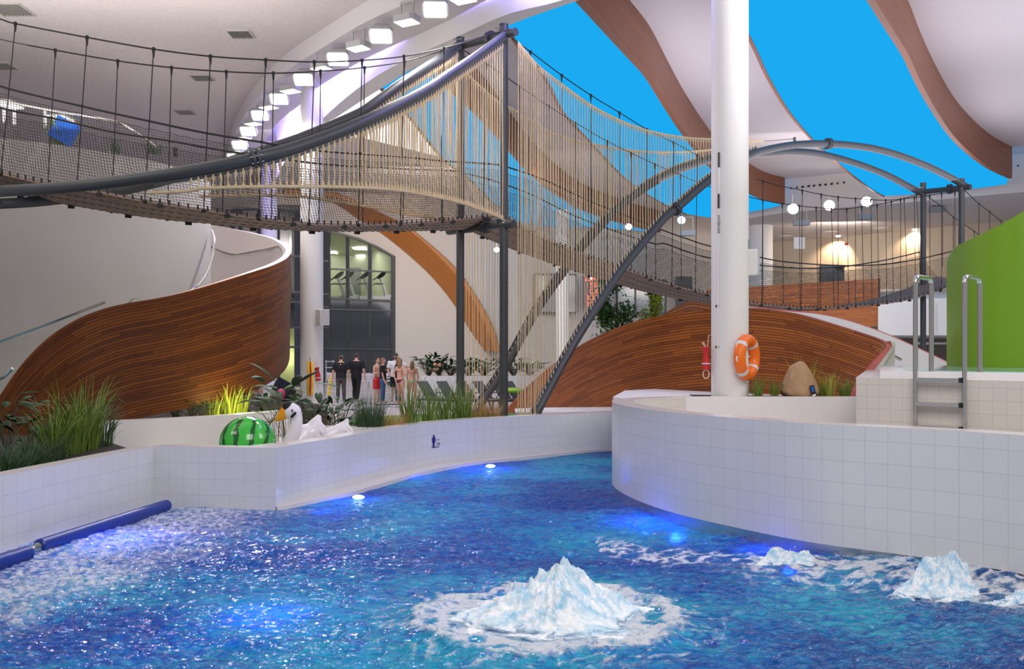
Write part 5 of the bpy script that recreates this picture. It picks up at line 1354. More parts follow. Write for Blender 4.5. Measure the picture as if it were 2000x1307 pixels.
def at_x(pts, x):
    best = None
    for p, q in zip(pts, pts[1:]):
        xa = p.x / p.y * F + 1000; xb = q.x / q.y * F + 1000
        if min(xa, xb) <= x <= max(xa, xb): return p.lerp(q, (x - xa) / (xb - xa + 1e-9))
    return pts[0] if abs(pts[0].x / pts[0].y * F + 1000 - x) < abs(pts[-1].x / pts[-1].y * F + 1000 - x) else pts[-1]
def hangers(tops, shift, cable, railp, deckp):
    for x, s in zip(tops, shift):
        a = at_x(cable, x); c = at_x(deckp, x + s); m = at_x(railp, x + s * 0.55)
        zz = a.lerp(c, (a.z - m.z) / max(1e-3, a.z - c.z)); m = Vector((zz.x, zz.y, m.z))
        b = B(); b.tube([a, a.lerp(m, .5), m, c], 0.0095, 6); b.ball(a, (0.035, 0.03, 0.035), 8, 6); b.tube([a, a - Vector((0, 0, .13))], [0.026, 0.014], 6)
        b.ball(m, 0.026, 8, 5); b.ball(c + Vector((0, 0, -.03)), (.04, .04, .035), 6, 4)
        put(b.obj('hanger_rope', 'black'), br)
hangers([-420, -270, -120, 30, 170, 300, 411, 519, 614, 707, 789, 867, 949], [-40, -36, -32, -28, -20, -17, -13, -14, -11, -7, -7, -3, -5], CNL, NRL, nL)
hangers([-330, -180, -30, 108, 230, 335, 442, 534, 626, 712, 790, 862], [-24, -20, -18, -16, -12, -8, -8, -4, -3, -4, -3, 0], CFL, FRL, fL)
hangers([1036, 1097, 1154, 1210, 1264, 1316, 1362, 1430, 1490, 1567, 1604, 1637, 1671, 1701, 1730, 1759, 1786, 1816, 1839, 1865], [0, 0, 0, 0, -2, -4, -4, -4, -2, -2, -2, 0, 0, 2, 2, 0, 2, 0, 0, 0], CNR, NRR, nR)
hangers([952, 1015, 1071, 1124, 1186, 1233, 1279, 1329, 1440, 1490, 1528, 1561, 1594, 1624, 1654, 1683, 1713, 1741, 1766, 1790], [0, 0, 0, 0, 0, 0, 2, 2, 0, 0, 2, 2, 4, 5, 4, 4, 4, 4, 6, 8], CFR, FRR, fR)
b = B()
for p in CXN[3:10:3] + CXF[3:10:3]: b.tube([p, p - Vector((0, 0, 1.9))], 0.011, 5); b.ball(p, .03, 6, 4)
put(b.obj('hanger_rope', 'black'), br)
def net(bot, top, cell, rows, r=0.0032, droop=0.05):
    n = int(length(bot) / cell); A = resample(bot, n + 1); C = resample(top, n + 1); b = B()
    g = []
    for j in range(rows + 1):
        f = j / rows; row = []
        for i in range(n + 1):
            p = A[i].lerp(C[i], f)
            out = 0.04 * math.sin(math.pi * f) + 0.005 * math.sin(i * 0.9 + j)
            row.append(p + Vector((0, -out, 0.006 * math.sin(i * 0.45 + j * 0.4) - 0.012 * f * (math.sin(i * 0.6) ** 2))))
        g.append(row)
    for j, row in enumerate(g): b.tube(row, r * (1.9 if j in (rows,) else 1), 3, False)
    for i in range(n + 1): b.tube([g[j][i] for j in range(rows + 1)], r, 3, False)
    # scalloped lacing to the deck edge
    return put(b.obj('side_net', 'net', smooth=0), br)
def lowered(pts, k): return [p - Vector((0, 0, k)) for p in pts]
net(nL, lowered(resample(NRL, 80), 0.12), 0.052, 26)
net(fL, lowered(resample(FRL, 80), 0.12), 0.056, 24)
net(nR, lowered(resample(NRR, 80), 0.14), 0.062, 22, 0.0038)
net(fR, lowered(resample(FRR, 80), 0.14), 0.066, 20, 0.0038)
# ================================================================ THINGS ON AND AROUND THE POOL
def on_curve(path, x):
    """plan point of a path under picture column x"""
    for a, c in zip(path, path[1:]):
        ua = a[0] / a[1] * F + 1000; uc = c[0] / c[1] * F + 1000
        if min(ua, uc) <= x <= max(ua, uc):
            t = (x - ua) / (uc - ua + 1e-9); return Vector((a[0] + (c[0] - a[0]) * t, a[1] + (c[1] - a[1]) * t)), Vector((c[0] - a[0], c[1] - a[1])).normalized()
wp, wt = on_curve(fb, 848)
wn = Vector((wt.y, -wt.x)); s3 = Vector((wt.x, wt.y, 0)); o3 = Vector((wp.x, wp.y, 0)) + Vector((wn.x, wn.y, 0)) * 0.012
zc_ = EZ - (862 - HY) / F * wp.y
sg = thing('depth_pictogram', 'dark blue standing-figure water depth sign on the white curved tile wall', 'sign', (wp.x, wp.y, zc_))
b = B()
def flat(pts, dz=0):
    b.poly([o3 + s3 * x * 1.6 + Vector((0, 0, zc_ + y)) for x, y in pts])
flat([(-0.045, .045), (-0.045, 0.065), (-.03, .078), (.0, .078), (.015, .065), (.015, .045), (.01, -.02), (0, -.03), (-0.003, -.10), (-.03, -.10), (-.032, -.03), (-.043, -.01)])
flat([(-.015 + .016 * math.cos(a / 10 * 6.283), .098 + .019 * math.sin(a / 10 * 6.283)) for a in range(10)])
flat([(-.06, -.112), (-.06, -.10), (.09, -.10), (.09, -.112)])
b.tube([o3 + s3 * x * 1.6 + Vector((0, 0, zc_ + y)) for x, y in ((.02, .0), (.045, .025), (.065, .018), (.09, .022))], .004, 4)
put(b.obj('figure', 'signblue', smooth=0), sg)
text('1.35', o3 + s3 * 0.10 + Vector((wn.x * .004, wn.y * .004, zc_ - .055)), 0.062, 'signblue', sg, rot=(math.pi / 2, 0, math.atan2(wt.y, wt.x)))

# striped ball
def melon_mat():
    m, n, l, p = _nt('melon_vinyl')
    tc = n.new('ShaderNodeTexCoord'); sx = n.new('ShaderNodeSeparateXYZ'); l.new(tc.outputs['Object'], sx.inputs[0])
    at = n.new('ShaderNodeMath'); at.operation = 'ARCTAN2'; l.new(sx.outputs[1], at.inputs[0]); l.new(sx.outputs[0], at.inputs[1])
    nz = n.new('ShaderNodeTexNoise'); nz.inputs['Scale'].default_value = 9; nz.inputs['Detail'].default_value = 4; nz.inputs['Roughness'].default_value = .7; l.new(tc.outputs['Object'], nz.inputs['Vector'])
    a = n.new('ShaderNodeMath'); a.operation = 'MULTIPLY_ADD'; a.inputs[1].default_value = 11; l.new(at.outputs[0], a.inputs[0])
    k = n.new('ShaderNodeMath'); k.operation = 'MULTIPLY'; k.inputs[1].default_value = 3.4; l.new(nz.outputs[0], k.inputs[0]); l.new(k.outputs[0], a.inputs[2])
    s = n.new('ShaderNodeMath'); s.operation = 'SINE'; l.new(a.outputs[0], s.inputs[0])
    r = n.new('ShaderNodeValToRGB'); e = r.color_ramp.elements
    e[0].position = 0.60; e[0].color = (0.05, 0.52, 0.06, 1); e[1].position = 0.64; e[1].color = (0.006, 0.10, 0.015, 1)
    l.new(s.outputs[0], r.inputs[0]); l.new(r.outputs[0], p.inputs['Base Color'])
    p.inputs['Roughness'].default_value = 0.16; p.inputs['Coat Weight'].default_value = 0.5
    return m
c = P(484, 867, 13.5); b = B(); b.ball((0, 0, 0), 0.408, 64, 40)
o = b.obj('beach_ball', melon_mat(), smooth=180); o.location = (c.x, c.y, 0.70); o.rotation_euler = (math.radians(-28), math.radians(16), 0.5)
tag(o, 'big inflatable ball with watermelon stripes floating beside the swan', 'beach ball')

# inflatable swan
def vox(o, size, sm=6):
    m = o.modifiers.new('remesh', 'REMESH'); m.mode = 'VOXEL'; m.voxel_size = size; m.use_smooth_shade = True
    s = o.modifiers.new('smooth', 'SMOOTH'); s.iterations = sm; s.factor = 0.5
    return o
sw = thing('inflatable_swan', 'white inflatable swan with an orange beak floating in the side channel', 'pool float', (P(625, 850, 13.6).x, 13.6, 0.3))
b = B(); d0 = 13.4
def Q(x, y, d=13.4): return P(x, y, d)
b.tube(cr([Q(573, 905), Q(572, 880), Q(578, 856), Q(585, 836), Q(588, 818), Q(586, 806)], 6), [.135 - .0022 * i for i in range(31)], 20)
b.ball(Q(577, 803), (0.115, 0.13, 0.125), 24, 16)
b.ball(Q(584, 806), (0.095, 0.12, 0.12), 24, 16)
put(vox(b.obj('neck', 'vinyl'), 0.012, 8), sw)
b = B(); m_ = Matrix.Rotation(math.radians(0), 3, 'Y')
dirn = (Q(546, 822) - Q(570, 802)).normalized()
k_ = 12
b.tube([Q(572, 801) + (Q(546, 823) - Q(572, 801)) * (i / k_) for i in range(k_ + 1)], [0.098 * (1 - (i / k_) ** 1.4) + .012 for i in range(k_ + 1)], 20)
put(b.obj('beak', 'beak', smooth=180), sw)
b = B(); b.ball(Q(571.5, 795), (0.088, 0.12, 0.085), 20, 12); o = put(b.obj('forehead_patch', 'blackc'), sw); o['label'] = 'black patch above the beak'
b = B(); b.tube([Q(577, 815, 13.29), Q(582, 810, 13.27), Q(586, 805.5, 13.27)], [.018, .022, .016], 8); put(b.obj('cheek_stripe', 'blackc'), sw)
b = B(); b.ball(Q(579, 802, 13.275), (.026, .012, .033), 12, 8, mi=0); b.ball(Q(579, 802, 13.262), (.014, .008, .019), 10, 6, mi=1); put(b.obj('eye', ['vinyl', 'signblue']), sw)
for nm, pts, rr in (('wing', [(588, 868, 13.5), (604, 850, 13.55), (616, 840, 13.6), (626, 824, 13.65), (632, 811, 13.7)], [.20, .17, .125, .085, .03]), ('wing', [(628, 862, 14.3), (650, 853, 14.3), (668, 842, 14.35), (680, 830, 14.4), (687, 818, 14.4)], [.17, .14, .11, .07, .025])):
    b = B(); q = cr([tuple(P(*p)) for p in pts], 6); r2 = [x[0] for x in cr([(v,) for v in rr], 6)]
    b.tube(q, r2, 20, squash=(1, .7, 1))
    for i in range(5):
        a = Vector(q[int(6 + i * 3.4)]); b.tube([a + Vector((.02, -.02, 0)), a + Vector((.10, -.02, -.10)), a + Vector((.13, 0, -.20))], [.03, .035, .012], 8)
    put(vox(b.obj(nm, 'vinyl'), 0.014, 5), sw)
b = B(); n_ = 26; cx, cy = -3.16, 14.05
b.tube([(cx + .36 * math.cos(6.283 * i / n_), cy + .42 * math.sin(6.283 * i / n_), 0.44) for i in range(n_)], 0.15, 16, closed=True); put(b.obj('ring_body', 'vinyl', smooth=180), sw)

sw.location.x -= 0.06
# long blue float rollers along the left wall
def roller(label, a, c, steel=None):
    t = thing('float_roller', label, 'float', a, 'blue float rollers')
    b = B(); d = (c - a).normalized()
    b.tube([a, a + d * .015, c - d * .015, c], [.058, .074, .074, .058], 24); put(b.obj('foam_tube', 'blue'), t)
    if steel:
        b = B(); b.cyl(a - d * 0.11, a + d * .01, 0.016, 12); b.cyl(a - d * .02, a + d * .004, .045, 16); b.ball(a - d * .09, .028, 10, 6); put(b.obj('swivel_joint', 'chrome'), t)
    return t
ra = P(76, 1071, 9.25); rb = P(326, 989, 11.75)
roller('long bright blue foam roller floating along the left tiled wall', Vector((ra.x, ra.y, .09)), Vector((rb.x, rb.y, .09)), True)
ra = P(56, 1086, 8.95); rb = P(-60, 1124, 8.2)
roller('shorter blue foam roller cut off by the left edge of the picture', Vector((ra.x, ra.y, .09)), Vector((rb.x, rb.y, .09)))

# lifebuoy on the big column
CX, CY = P(1425.5, 0, 15.2).x, 15.2
lb = thing('lifebuoy', 'orange lifebuoy with four silver bands hanging on the big white column', 'lifebuoy', P(1459, 698, 15.0))
bc = P(1459, 698, 14.93); Ry = Matrix.Rotation(math.radians(52), 3, 'Z') @ Matrix.Rotation(math.radians(-4), 3, 'Y')
def ringp(a, R_=0.285): return bc + Ry @ Vector((R_ * math.cos(a), 0, R_ * math.sin(a)))
b = B(); b.tube([ringp(2 * math.pi * i / 48) for i in range(48)], 0.095, 20, closed=True); put(b.obj('ring', 'orange', smooth=180), lb)
for k in range(4):
    a0 = math.pi / 4 + k * math.pi / 2; b = B(); b.tube([ringp(a0 + t) for t in (-.10, -.05, 0, .05, .10)], 0.0975, 20); put(b.obj('reflective_band', 'silver', smooth=60), lb)
for k in range(4):
    a0 = k * math.pi / 2; b = B(); b.tube([ringp(a0 - .12, .36), ringp(a0 - .05, .395), ringp(a0 + .05, .395), ringp(a0 + .12, .36)], 0.014, 8); put(b.obj('grab_rope', 'plastic'), lb)
b = B(); b.bar(bc + Vector((-.02, .06, .28)), bc + Vector((-.02, .06, -.28)), .03, .03); b.bar(bc + Ry @ Vector((-.27, .05, 0)), bc + Ry @ Vector((.27, .05, 0)), .03, .03); b.bar(bc + Vector((-.02, .06, 0)), Vector((CX + .1, CY - .1, bc.z)), .03, .03)
put(b.obj('holder_bracket', 'plastic', smooth=0), lb)
# red throw bag at the column's left side
tb = thing('throw_bag', 'red throw-line bag with a pink loop hanging at the left side of the big column', 'rescue bag', P(1379, 700, 15.15))
b = B(); b.tube([P(1377, 678, 15.15), P(1378, 687, 15.15), P(1379, 700, 15.15), P(1379, 722, 15.15)], [.075, .035, .055, .068], 14); put(b.obj('bag', 'red'), tb)
b = B(); b.tube([P(1379, 709, 15.15), P(1379, 711.5, 15.15)], [.072, .072], 14); put(b.obj('white_band', 'silver'), tb)
b = B(); b.tube([P(1376, 676, 15.15), P(1371, 669, 15.15), P(1374, 668, 15.15), P(1378, 678, 15.15)], .009, 6); b.tube([P(1381, 680, 15.15), P(1383, 668, 15.15), P(1384, 655, 15.13), P(1391, 654, 15.05)], .007, 6)
b.tube([P(1379 + 6 * math.cos(t / 12 * 6.283), 731 + 8.5 * math.sin(t / 12 * 6.283), 15.15) for t in range(12)], .010, 6, closed=True); put(b.obj('throw_line', mat('pale_pink_rope', (.75, .5, .45), .7)), tb)
# telescopic pole on the column
pl_ = thing('skimmer_pole', 'thin white telescopic pole with black grips standing against the big column', 'pole', P(1401, 776, 14.88))
def colpt(x, y, off=.02):
    dx = (x - 1000) / F * 15.0 - CX; yy = CY - math.sqrt(max(0, .302 ** 2 - dx ** 2)) - off
    return P(x, y, yy)
b = B(); b.cyl(colpt(1404, 298), colpt(1401, 776), 0.012, 10); put(b.obj('tube', 'whiteg'), pl_)
for y0, y1 in ((298, 327), (379, 407)): b = B(); b.cyl(colpt(1404 - (y0 - 298) / 160, y0), colpt(1404 - (y1 - 298) / 160, y1), 0.016, 12); put(b.obj('grip', 'dark'), pl_)
b = B()
for y in (598, 678): b.box(colpt(1400.8, y, .01), (.055, .05, .03))
b.box(colpt(1401, 776, .02), (.05, .05, .02)); put(b.obj('clip', 'dark', smooth=0), pl_)
tt = text('astralpool', colpt(1403, 438, .034), .075, 'dark', pl_, rot=(math.pi / 2, math.radians(-90), 0), name='lettering', ext=.001)
# white loudspeaker boxes and exit signs
def speaker(label, c, sz, rz):
    t = thing('loudspeaker', label, 'loudspeaker', c, None, 0)
    m = Matrix.Rotation(rz, 3, 'Z'); b = B(); b.box(c, sz, m); o = b.obj('cabinet', 'plastic', smooth=0)
    bv = o.modifiers.new('bevel', 'BEVEL'); bv.width = .02; bv.segments = 3; put(o, t)
    b = B(); b.box(c + m @ Vector((0, -sz[1] / 2 - .006, 0)), (sz[0] * .86, .012, sz[2] * .92), m); put(b.obj('grille', mat('speaker_grille', (.55, .55, .56), .6, scale=80, var=.3), smooth=0), t)
speaker('white loudspeaker on the far white column above the rescue gear', P(630, 620, 25.58), (.30, .26, .44), .75)
speaker('white loudspeaker box on the right side of the big white column', P(1463, 514, 15.4), (.24, .30, .44), 1.2)
b = B(); c = P(1459, 478, 15.15); b.box(c, (.015, .14, .155), -.3); b.box(c + Vector((.0, -.072, 0)), (.03, .012, .155)); tag(b.obj('exit_sign', 'signgreen', smooth=0), 'small green escape sign on the right edge of the big column', 'sign')
es = thing('exit_sign', 'small green exit sign with a running figure in the dark undercroft', 'sign', P(1821, 682, 45))
b = B(); b.box(P(1821, 682, 45), (.34, .05, .15)); put(b.obj('panel', 'signgreen', smooth=0), es)
b = B(); c = P(1821, 682, 44.95); b.ball(c + Vector((-.02, 0, .045)), (.02, .01, .02), 6, 4); b.bar(c + Vector((-.03, 0, .03)), c + Vector((0, 0, -.02)), .01, .03); b.bar(c + Vector((0, 0, -.02)), c + Vector((-.05, 0, -.06)), .01, .015); b.bar(c + Vector((0, 0, -.02)), c + Vector((.05, 0, -.05)), .01, .015); b.bar(c + Vector((.08, 0, -.04)), c + Vector((.08, 0, .05)), .01, .03)
put(b.obj('figure', 'plastic', smooth=0), es)
b = B(); b.bar(P(1786, 671, 44), P(1990, 671, 44), .12, .10); tag(b.obj('service_pipe', 'silver', smooth=0), 'pale pipe running across the undercroft below the white gallery panels', 'pipe')
# rescue tube and bag on the far column
rt = thing('rescue_tube', 'yellow rescue float with a red strap hanging on the far white column', 'rescue float', P(606, 740, 25.6))
b = B(); b.tube([P(606, 707, 25.6), P(606, 709, 25.6), P(606, 770, 25.6), P(606, 772, 25.6)], [.06, .085, .085, .06], 16, squash=(1, .5, 1)); put(b.obj('float_body', 'yellow'), rt)
b = B(); b.tube([P(606, 706, 25.55), P(607, 730, 25.54), P(606, 760, 25.54), P(606.5, 773, 25.55)], [.015, .03, .026, .012], 8); put(b.obj('strap', 'red'), rt)
b = B(); b.cyl(P(606, 697, 25.64), P(606, 707, 25.62), .006, 6); b.cyl(P(606, 699, 25.60), P(606, 703, 25.60), .016, 8); put(b.obj('hook', 'chrome'), rt)
rb_ = thing('throw_bag', 'small red throw bag with a white band on the far column, beside the yellow float', 'rescue bag', P(621, 730, 25.7))
b = B(); b.tube([P(619, 718, 25.7), P(620, 723, 25.7), P(621, 732, 25.7), P(622, 744, 25.7)], [.07, .04, .07, .075], 12); put(b.obj('bag', 'red'), rb_)
b = B(); b.tube([P(621.5, 737, 25.7), P(621.6, 739, 25.7)], [.08, .08], 12); put(b.obj('white_band', 'silver'), rb_)
b = B(); b.cyl(P(620, 700, 25.7), P(620, 719, 25.7), .005, 6); put(b.obj('cord', 'plastic'), rb_)

# ladder
ld = thing('pool_ladder', 'polished steel ladder with tall looped handrails against the beige tiled block', 'ladder', (A0.x, A0.y, 0.78))
def face_pt(x):
    u = (x - 1000) / F; t = (u * A0.y - A0.x) / (dr.x - u * dr.y); return A0 + dr * t
V3 = lambda v, z: Vector((v.x, v.y, z))
legs = []
for x in (1788, 1884):
    f = face_pt(x); a = f + NB * 0.10; c2 = f - NB * 0.36
    a = V3(a, 0); c2 = V3(c2, 0); ztop = EZ + (HY - 540) / F * a.y
    a.x = (x - 1000) / F * a.y
    prof = [a + Vector((0, 0, 0.78)), a + Vector((0, 0, ztop - .07))]
    for k in range(1, 6):
        an = k / 6 * math.pi / 2; v = (c2 - a).normalized(); prof.append(a + v * (.07 * (1 - math.cos(an))) + Vector((0, 0, ztop - .07 + .07 * math.sin(an))))
    v = (c2 - a).normalized(); L = (c2 - a).length
    prof.append(a + v * .07 + Vector((0, 0, ztop))); prof.append(a + v * (L - .07) + Vector((0, 0, ztop)))
    for k in range(1, 6):
        an = k / 6 * math.pi / 2; prof.append(a + v * (L - .07 + .07 * math.sin(an)) + Vector((0, 0, ztop - .07 + .07 * math.cos(an))))
    prof.append(a + v * L + Vector((0, 0, ztop - .07))); prof.append(a + v * L + Vector((0, 0, 1.77)))
    b = B(); b.tube(prof, 0.0245, 20); put(b.obj('handrail', 'chrome', smooth=60), ld)
    b = B(); b.cyl(a + v * L + Vector((0, 0, 1.765)), a + v * L + Vector((0, 0, 1.778)), .06, 20); put(b.obj('floor_flange', 'chrome'), ld)
    legs.append(a)
for y in (742, 790, 836):
    z = EZ - (y - HY) / F * 9.35
    b = B(); p, q = legs[0] + Vector((0, 0, z)), legs[1] + Vector((0, 0, z)); d = (q - p).normalized()
    b.bar(p + d * .02, q - d * .02, .075, .035); b.box(q - d * .03, (.025, .08, .05), math.atan2(d.y, d.x), 1)
    put(b.obj('rung', ['brushed', 'dark'], smooth=0), ld)

# rock with a little information plate
b = B(); rc = P(1561, 745, 15.1); rows = []
for i in range(25):
    ph = math.pi * i / 24; row = []
    for j in range(41):
        a = 2 * math.pi * (j % 40) / 40
        v = Vector((math.sin(ph) * math.cos(a), math.sin(ph) * math.sin(a), math.cos(ph)))
        n1 = 1 + .10 * mnoise.fractal(v * 1.6 + Vector((4, 1, 0)), 1, 2, 4)
        taper = 0.76 + 0.24 * (1 - v.z) if v.z > 0 else 1.0
        row.append((rc.x + .30 * v.x * n1 * taper, rc.y + .25 * v.y * n1 * taper, 1.27 + .14 + (.47 if v.z > 0 else .17) * v.z * n1))
    rows.append(row)
b.grid(rows); rk = thing('boulder', 'upright tan sandstone boulder in the planter on the tiled island', 'rock', (rc.x, rc.y, 1.28)); put(b.obj('stone', 'rock', smooth=180), rk)
ip_ = thing('info_plate', 'small dark plate with blue pictures leaning on the boulder', 'sign', P(1588, 765, 14.86))
b = B(); m = Matrix.Rotation(math.radians(-14), 3, 'Y'); c = P(1588, 765, 14.84); b.box(c, (.075, .012, .20), m); put(b.obj('plate', 'signface', smooth=0), ip_)
b = B(); b.ball(c + m @ Vector((0, -.01, .055)), (.026, .006, .026), 10, 6); b.ball(c + m @ Vector((0, -.01, .012)), (.022, .006, .022), 10, 6); put(b.obj('picture', 'bluec'), ip_)
b = B(); b.box(c + m @ Vector((0, -.01, -.06)), (.055, .006, .03), m); put(b.obj('caption_strip', 'plastic', smooth=0), ip_)

# ================================================================ PLANTS
def blade(b, base, az, lean, L, w, droop, seg=6, mi=0):
    d = Vector((math.cos(az), math.sin(az), 0)); s = Vector((-d.y, d.x, 0))
    p = Vector(base); ang = lean; prev = None
    tw = R.uniform(-.9, .9); s = (s * math.cos(tw) + d * math.sin(tw)).normalized()
    for i in range(seg + 1):
        f = i / seg; ww = w * (1 - f ** 1.6) * (0.6 + 0.8 * min(1, f * 3)) + .0006
        a = b.vert(p - s * ww / 2); c = b.vert(p + s * ww / 2)
        if prev: b.face((prev[0], prev[1], c, a), None, mi)
        prev = (a, c)
        p = p + (d * math.sin(ang) + Vector((0, 0, 1)) * math.cos(ang)) * (L / seg)
        ang += droop / seg * (0.4 + 1.6 * f)
def grass(x, y_or_d, z, n, h, spread, m, label, w=0.012, droop=1.3, lean=.28, name='grass_clump', cat='grass plant', group=None):
    base = P(x, 690, y_or_d + (0.22 if group == 'ornamental grasses along the curved wall' else 0)); base.z = z; b = B()
    for i in range(n):
        a = R.uniform(0, 6.283); r = spread * math.sqrt(R.random()) * .5
        q = base + Vector((math.cos(a) * r, math.sin(a) * r, 0))
        blade(b, q, a + R.uniform(-.8, .8), abs(R.gauss(0, lean)) * .9 + .02, h * R.uniform(.55, 1.12), w * R.uniform(.7, 1.3), droop * R.uniform(.1, 1.3))
    return tag(b.obj(name, m, smooth=0), label, cat, group)
def leaf(b, base, az, pitch, L, w, droop=0.9, mi=0):
    d = Vector((math.cos(az), math.sin(az), 0)); s = Vector((-d.y, d.x, 0)); p = Vector(base); ang = pitch; prev = None; seg = 6
    for i in range(seg + 1):
        f = i / seg; ww = w * math.sin(math.pi * (f * .94 + .03)) ** .8
        up = Vector((0, 0, 1)) * math.sin(ang) + (-d) * math.cos(ang)
        dirv = d * math.sin(ang) + Vector((0, 0, 1)) * math.cos(ang)
        nrm = s.cross(dirv)
        l_ = b.vert(p - s * ww / 2 + nrm * ww * .18); c = b.vert(p); r = b.vert(p + s * ww / 2 + nrm * ww * .18)
        if prev:
            b.face((prev[0], prev[1], c, l_), None, mi); b.face((prev[1], prev[2], r, c), None, mi)
        prev = (l_, c, r)
        p = p + dirv * (L / seg); ang += droop / seg
    return p
def broad(x, d, z, h, spread, n, L, w, m, label, group=None, name='broadleaf_plant', sm='stem', lowl=0.25):
    base = P(x, 690, d); base.z = z; t = thing(name, label, 'plant', base, group)
    b = B(); s = B()
    for i in range(n):
        a = R.uniform(0, 6.283); f = R.random() ** .7; rr = spread * R.uniform(.2, 1) * .5
        tip = base + Vector((math.cos(a) * rr, math.sin(a) * rr, h * (lowl + (1 - lowl) * f) * .85))
        s.tube([base + Vector((math.cos(a) * .03, math.sin(a) * .03, 0)), base.lerp(tip, .6) + Vector((0, 0, h * .08)), tip], [.006, .005, .003], 4)
        leaf(b, tip, a + R.uniform(-.5, .5), R.uniform(.5, 1.5), L * R.uniform(.7, 1.2), w * R.uniform(.7, 1.2), R.uniform(.5, 1.3))
    put(b.obj('foliage', m, smooth=0), t); put(s.obj('stems', sm, smooth=0), t)
    return t
G1 = 'grasses in the planter at the left'
for x, d, n, h, sp, m, w, lab in ((2, 10.2, 330, .42, .5, 'grassd', .006, 'fine dark grass tuft cut by the left edge of the picture'), (45, 10.9, 380, .42, .55, 'grassd', .006, 'fine dark grass tuft on the soil at the left wall coping'), (85, 11.7, 300, .42, .5, 'grassd', .006, 'fine dark grass tuft just left of the tall green grasses'), (108, 12.1, 90, .85, .32, 'grass', .016, 'tall green grass clump, first from the left edge of the planter'), (142, 12.6, 110, 1.08, .34, 'grass', .016, 'tallest green grass clump with pale tips before the wooden stair'), (172, 13.1, 110, 1.10, .34, 'grass', .015, 'tall green grass clump just right of the tallest one'), (200, 13.6, 80, .85, .30, 'grassd', .014, 'dark drooping grass clump at the right end of the left planter')):
    grass(x, d, .655, n, h, sp, m, lab, w, 1.5 if h < .6 else 1.9, .5 if h < .6 else .16, group=G1)
broad(12, 13.2, .655, 1.0, .9, 26, .34, .13, 'leaf', 'dark broad-leaved plant at the left edge before the wooden stair')
broad(62, 12.6, .655, .62, .8, 22, .24, .09, 'leaf', 'low dark broad-leaved plant between the tufts and the tall grasses')
G2 = 'plants under the spiral stair'
for x, d, n, h, sp, m, lab in ((418, 19.2, 70, .62, .3, 'grassy', 'dim yellow-green grass clump under the wooden stair, left one'), (447, 19.5, 90, .75, .35, 'grassy', 'brightly lit yellow-green grass clump under the lip of the wooden stair'), (470, 19.8, 60, .72, .3, 'grassy', 'yellow-green grass clump at the right end under the wooden stair')):
    grass(x, d, .675, n, h, sp, m, lab, .016, .9, .2, group=G2)
for x, lab in ((345, 'low leafy plant in the deep shade under the stair, farthest left'), (372, 'low leafy plant in the deep shade under the stair, middle one'), (396, 'low leafy plant under the stair beside the lit grass')):
    broad(x, 18.9, .675, .42, .6, 34, .12, .05, 'leafm', lab, G2)
broad(520, 20.5, .2, 1.0, 1.0, 46, .30, .11, 'leaf', 'dark bushy plant right of the lit grasses, behind the channel wall')
broad(562, 17.4, .2, 1.55, 1.2, 16, .55, .17, 'leaf', 'tall plant with very large drooping leaves behind the swan', lowl=.45)
broad(540, 18.2, .2, 1.5, .5, 6, .42, .16, 'leafm', 'upright large-leaved plant beside the lime wall, left of the far column')
broad(628, 16.4, .2, 1.15, 1.0, 60, .30, .10, 'leaf', 'dense dark plant just right of the swan', lowl=.2)
broad(660, 17.2, .2, 1.10, 1.0, 60, .30, .09, 'leaf', 'dense dark plant in front of the two men in black')
broad(690, 18.4, .2, .95, .8, 40, .34, .045, 'leaf', 'narrow-leaved dark plant below the two men in black')
st_ = thing('bare_twig_plant', 'sparse stalks with a few leaves between the striped ball and the swan', 'plant', P(528, 830, 15.2)); st_.location.z = .29
b = B(); c0 = P(527, 828, 15.2)
for tip in ((511, 806), (549, 794), (524, 815), (530, 817), (572, 786)): b.tube([c0, P(tip[0], tip[1], 15.2)], [.010, .006], 5)
b.tube([Vector((c0.x, c0.y, .28)), c0], .012, 6); put(b.obj('stalks', 'stem'), st_)
b = B(); leaf(b, P(520, 810, 15.2), 3.3, 1.2, .28, .09, .2); leaf(b, P(549, 794, 15.2), .2, 1.1, .3, .10, .3); leaf(b, P(515, 806, 15.2), .3, 1.7, .14, .05, .3); put(b.obj('leaves', 'leafm', smooth=0), st_)
G3 = 'ornamental grasses along the curved wall'
for x, d, n, h, sp, m, w, dr_, lab in ((722, 15.25, 420, .66, .42, 'grassd', .006, .5, 'bushy fine-leaved green grass, first clump from the swan'), (768, 15.6, 260, .40, .42, 'straw', .005, 1.0, 'straw-coloured grass tuft between two green clumps'), (800, 16.0, 75, 1.0, .28, 'grass', .014, .7, 'tall spiky green grass, first right of the straw-coloured tuft'), (838, 16.65, 75, .88, .30, 'grass', .014, .8, 'spiky green grass just left of the far gate post'), (872, 17.0, 80, .92, .30, 'grass', .014, .8, 'spiky green grass in front of the far gate post'), (904, 17.35, 80, .92, .30, 'grass', .014, .8, 'spiky green grass just right of the far gate post'), (936, 17.7, 200, .50, .36, 'straw', .005, .9, 'straw-coloured tuft left of the near gate post'), (960, 17.85, 220, .50, .36, 'straw', .005, .9, 'straw-coloured tuft touching the near gate post')):
    grass(x, d, .70, n, h, sp, m, lab, w, dr_, .22 if m != 'straw' else .45, group=G3)
G4 = 'small grasses in the island planter'
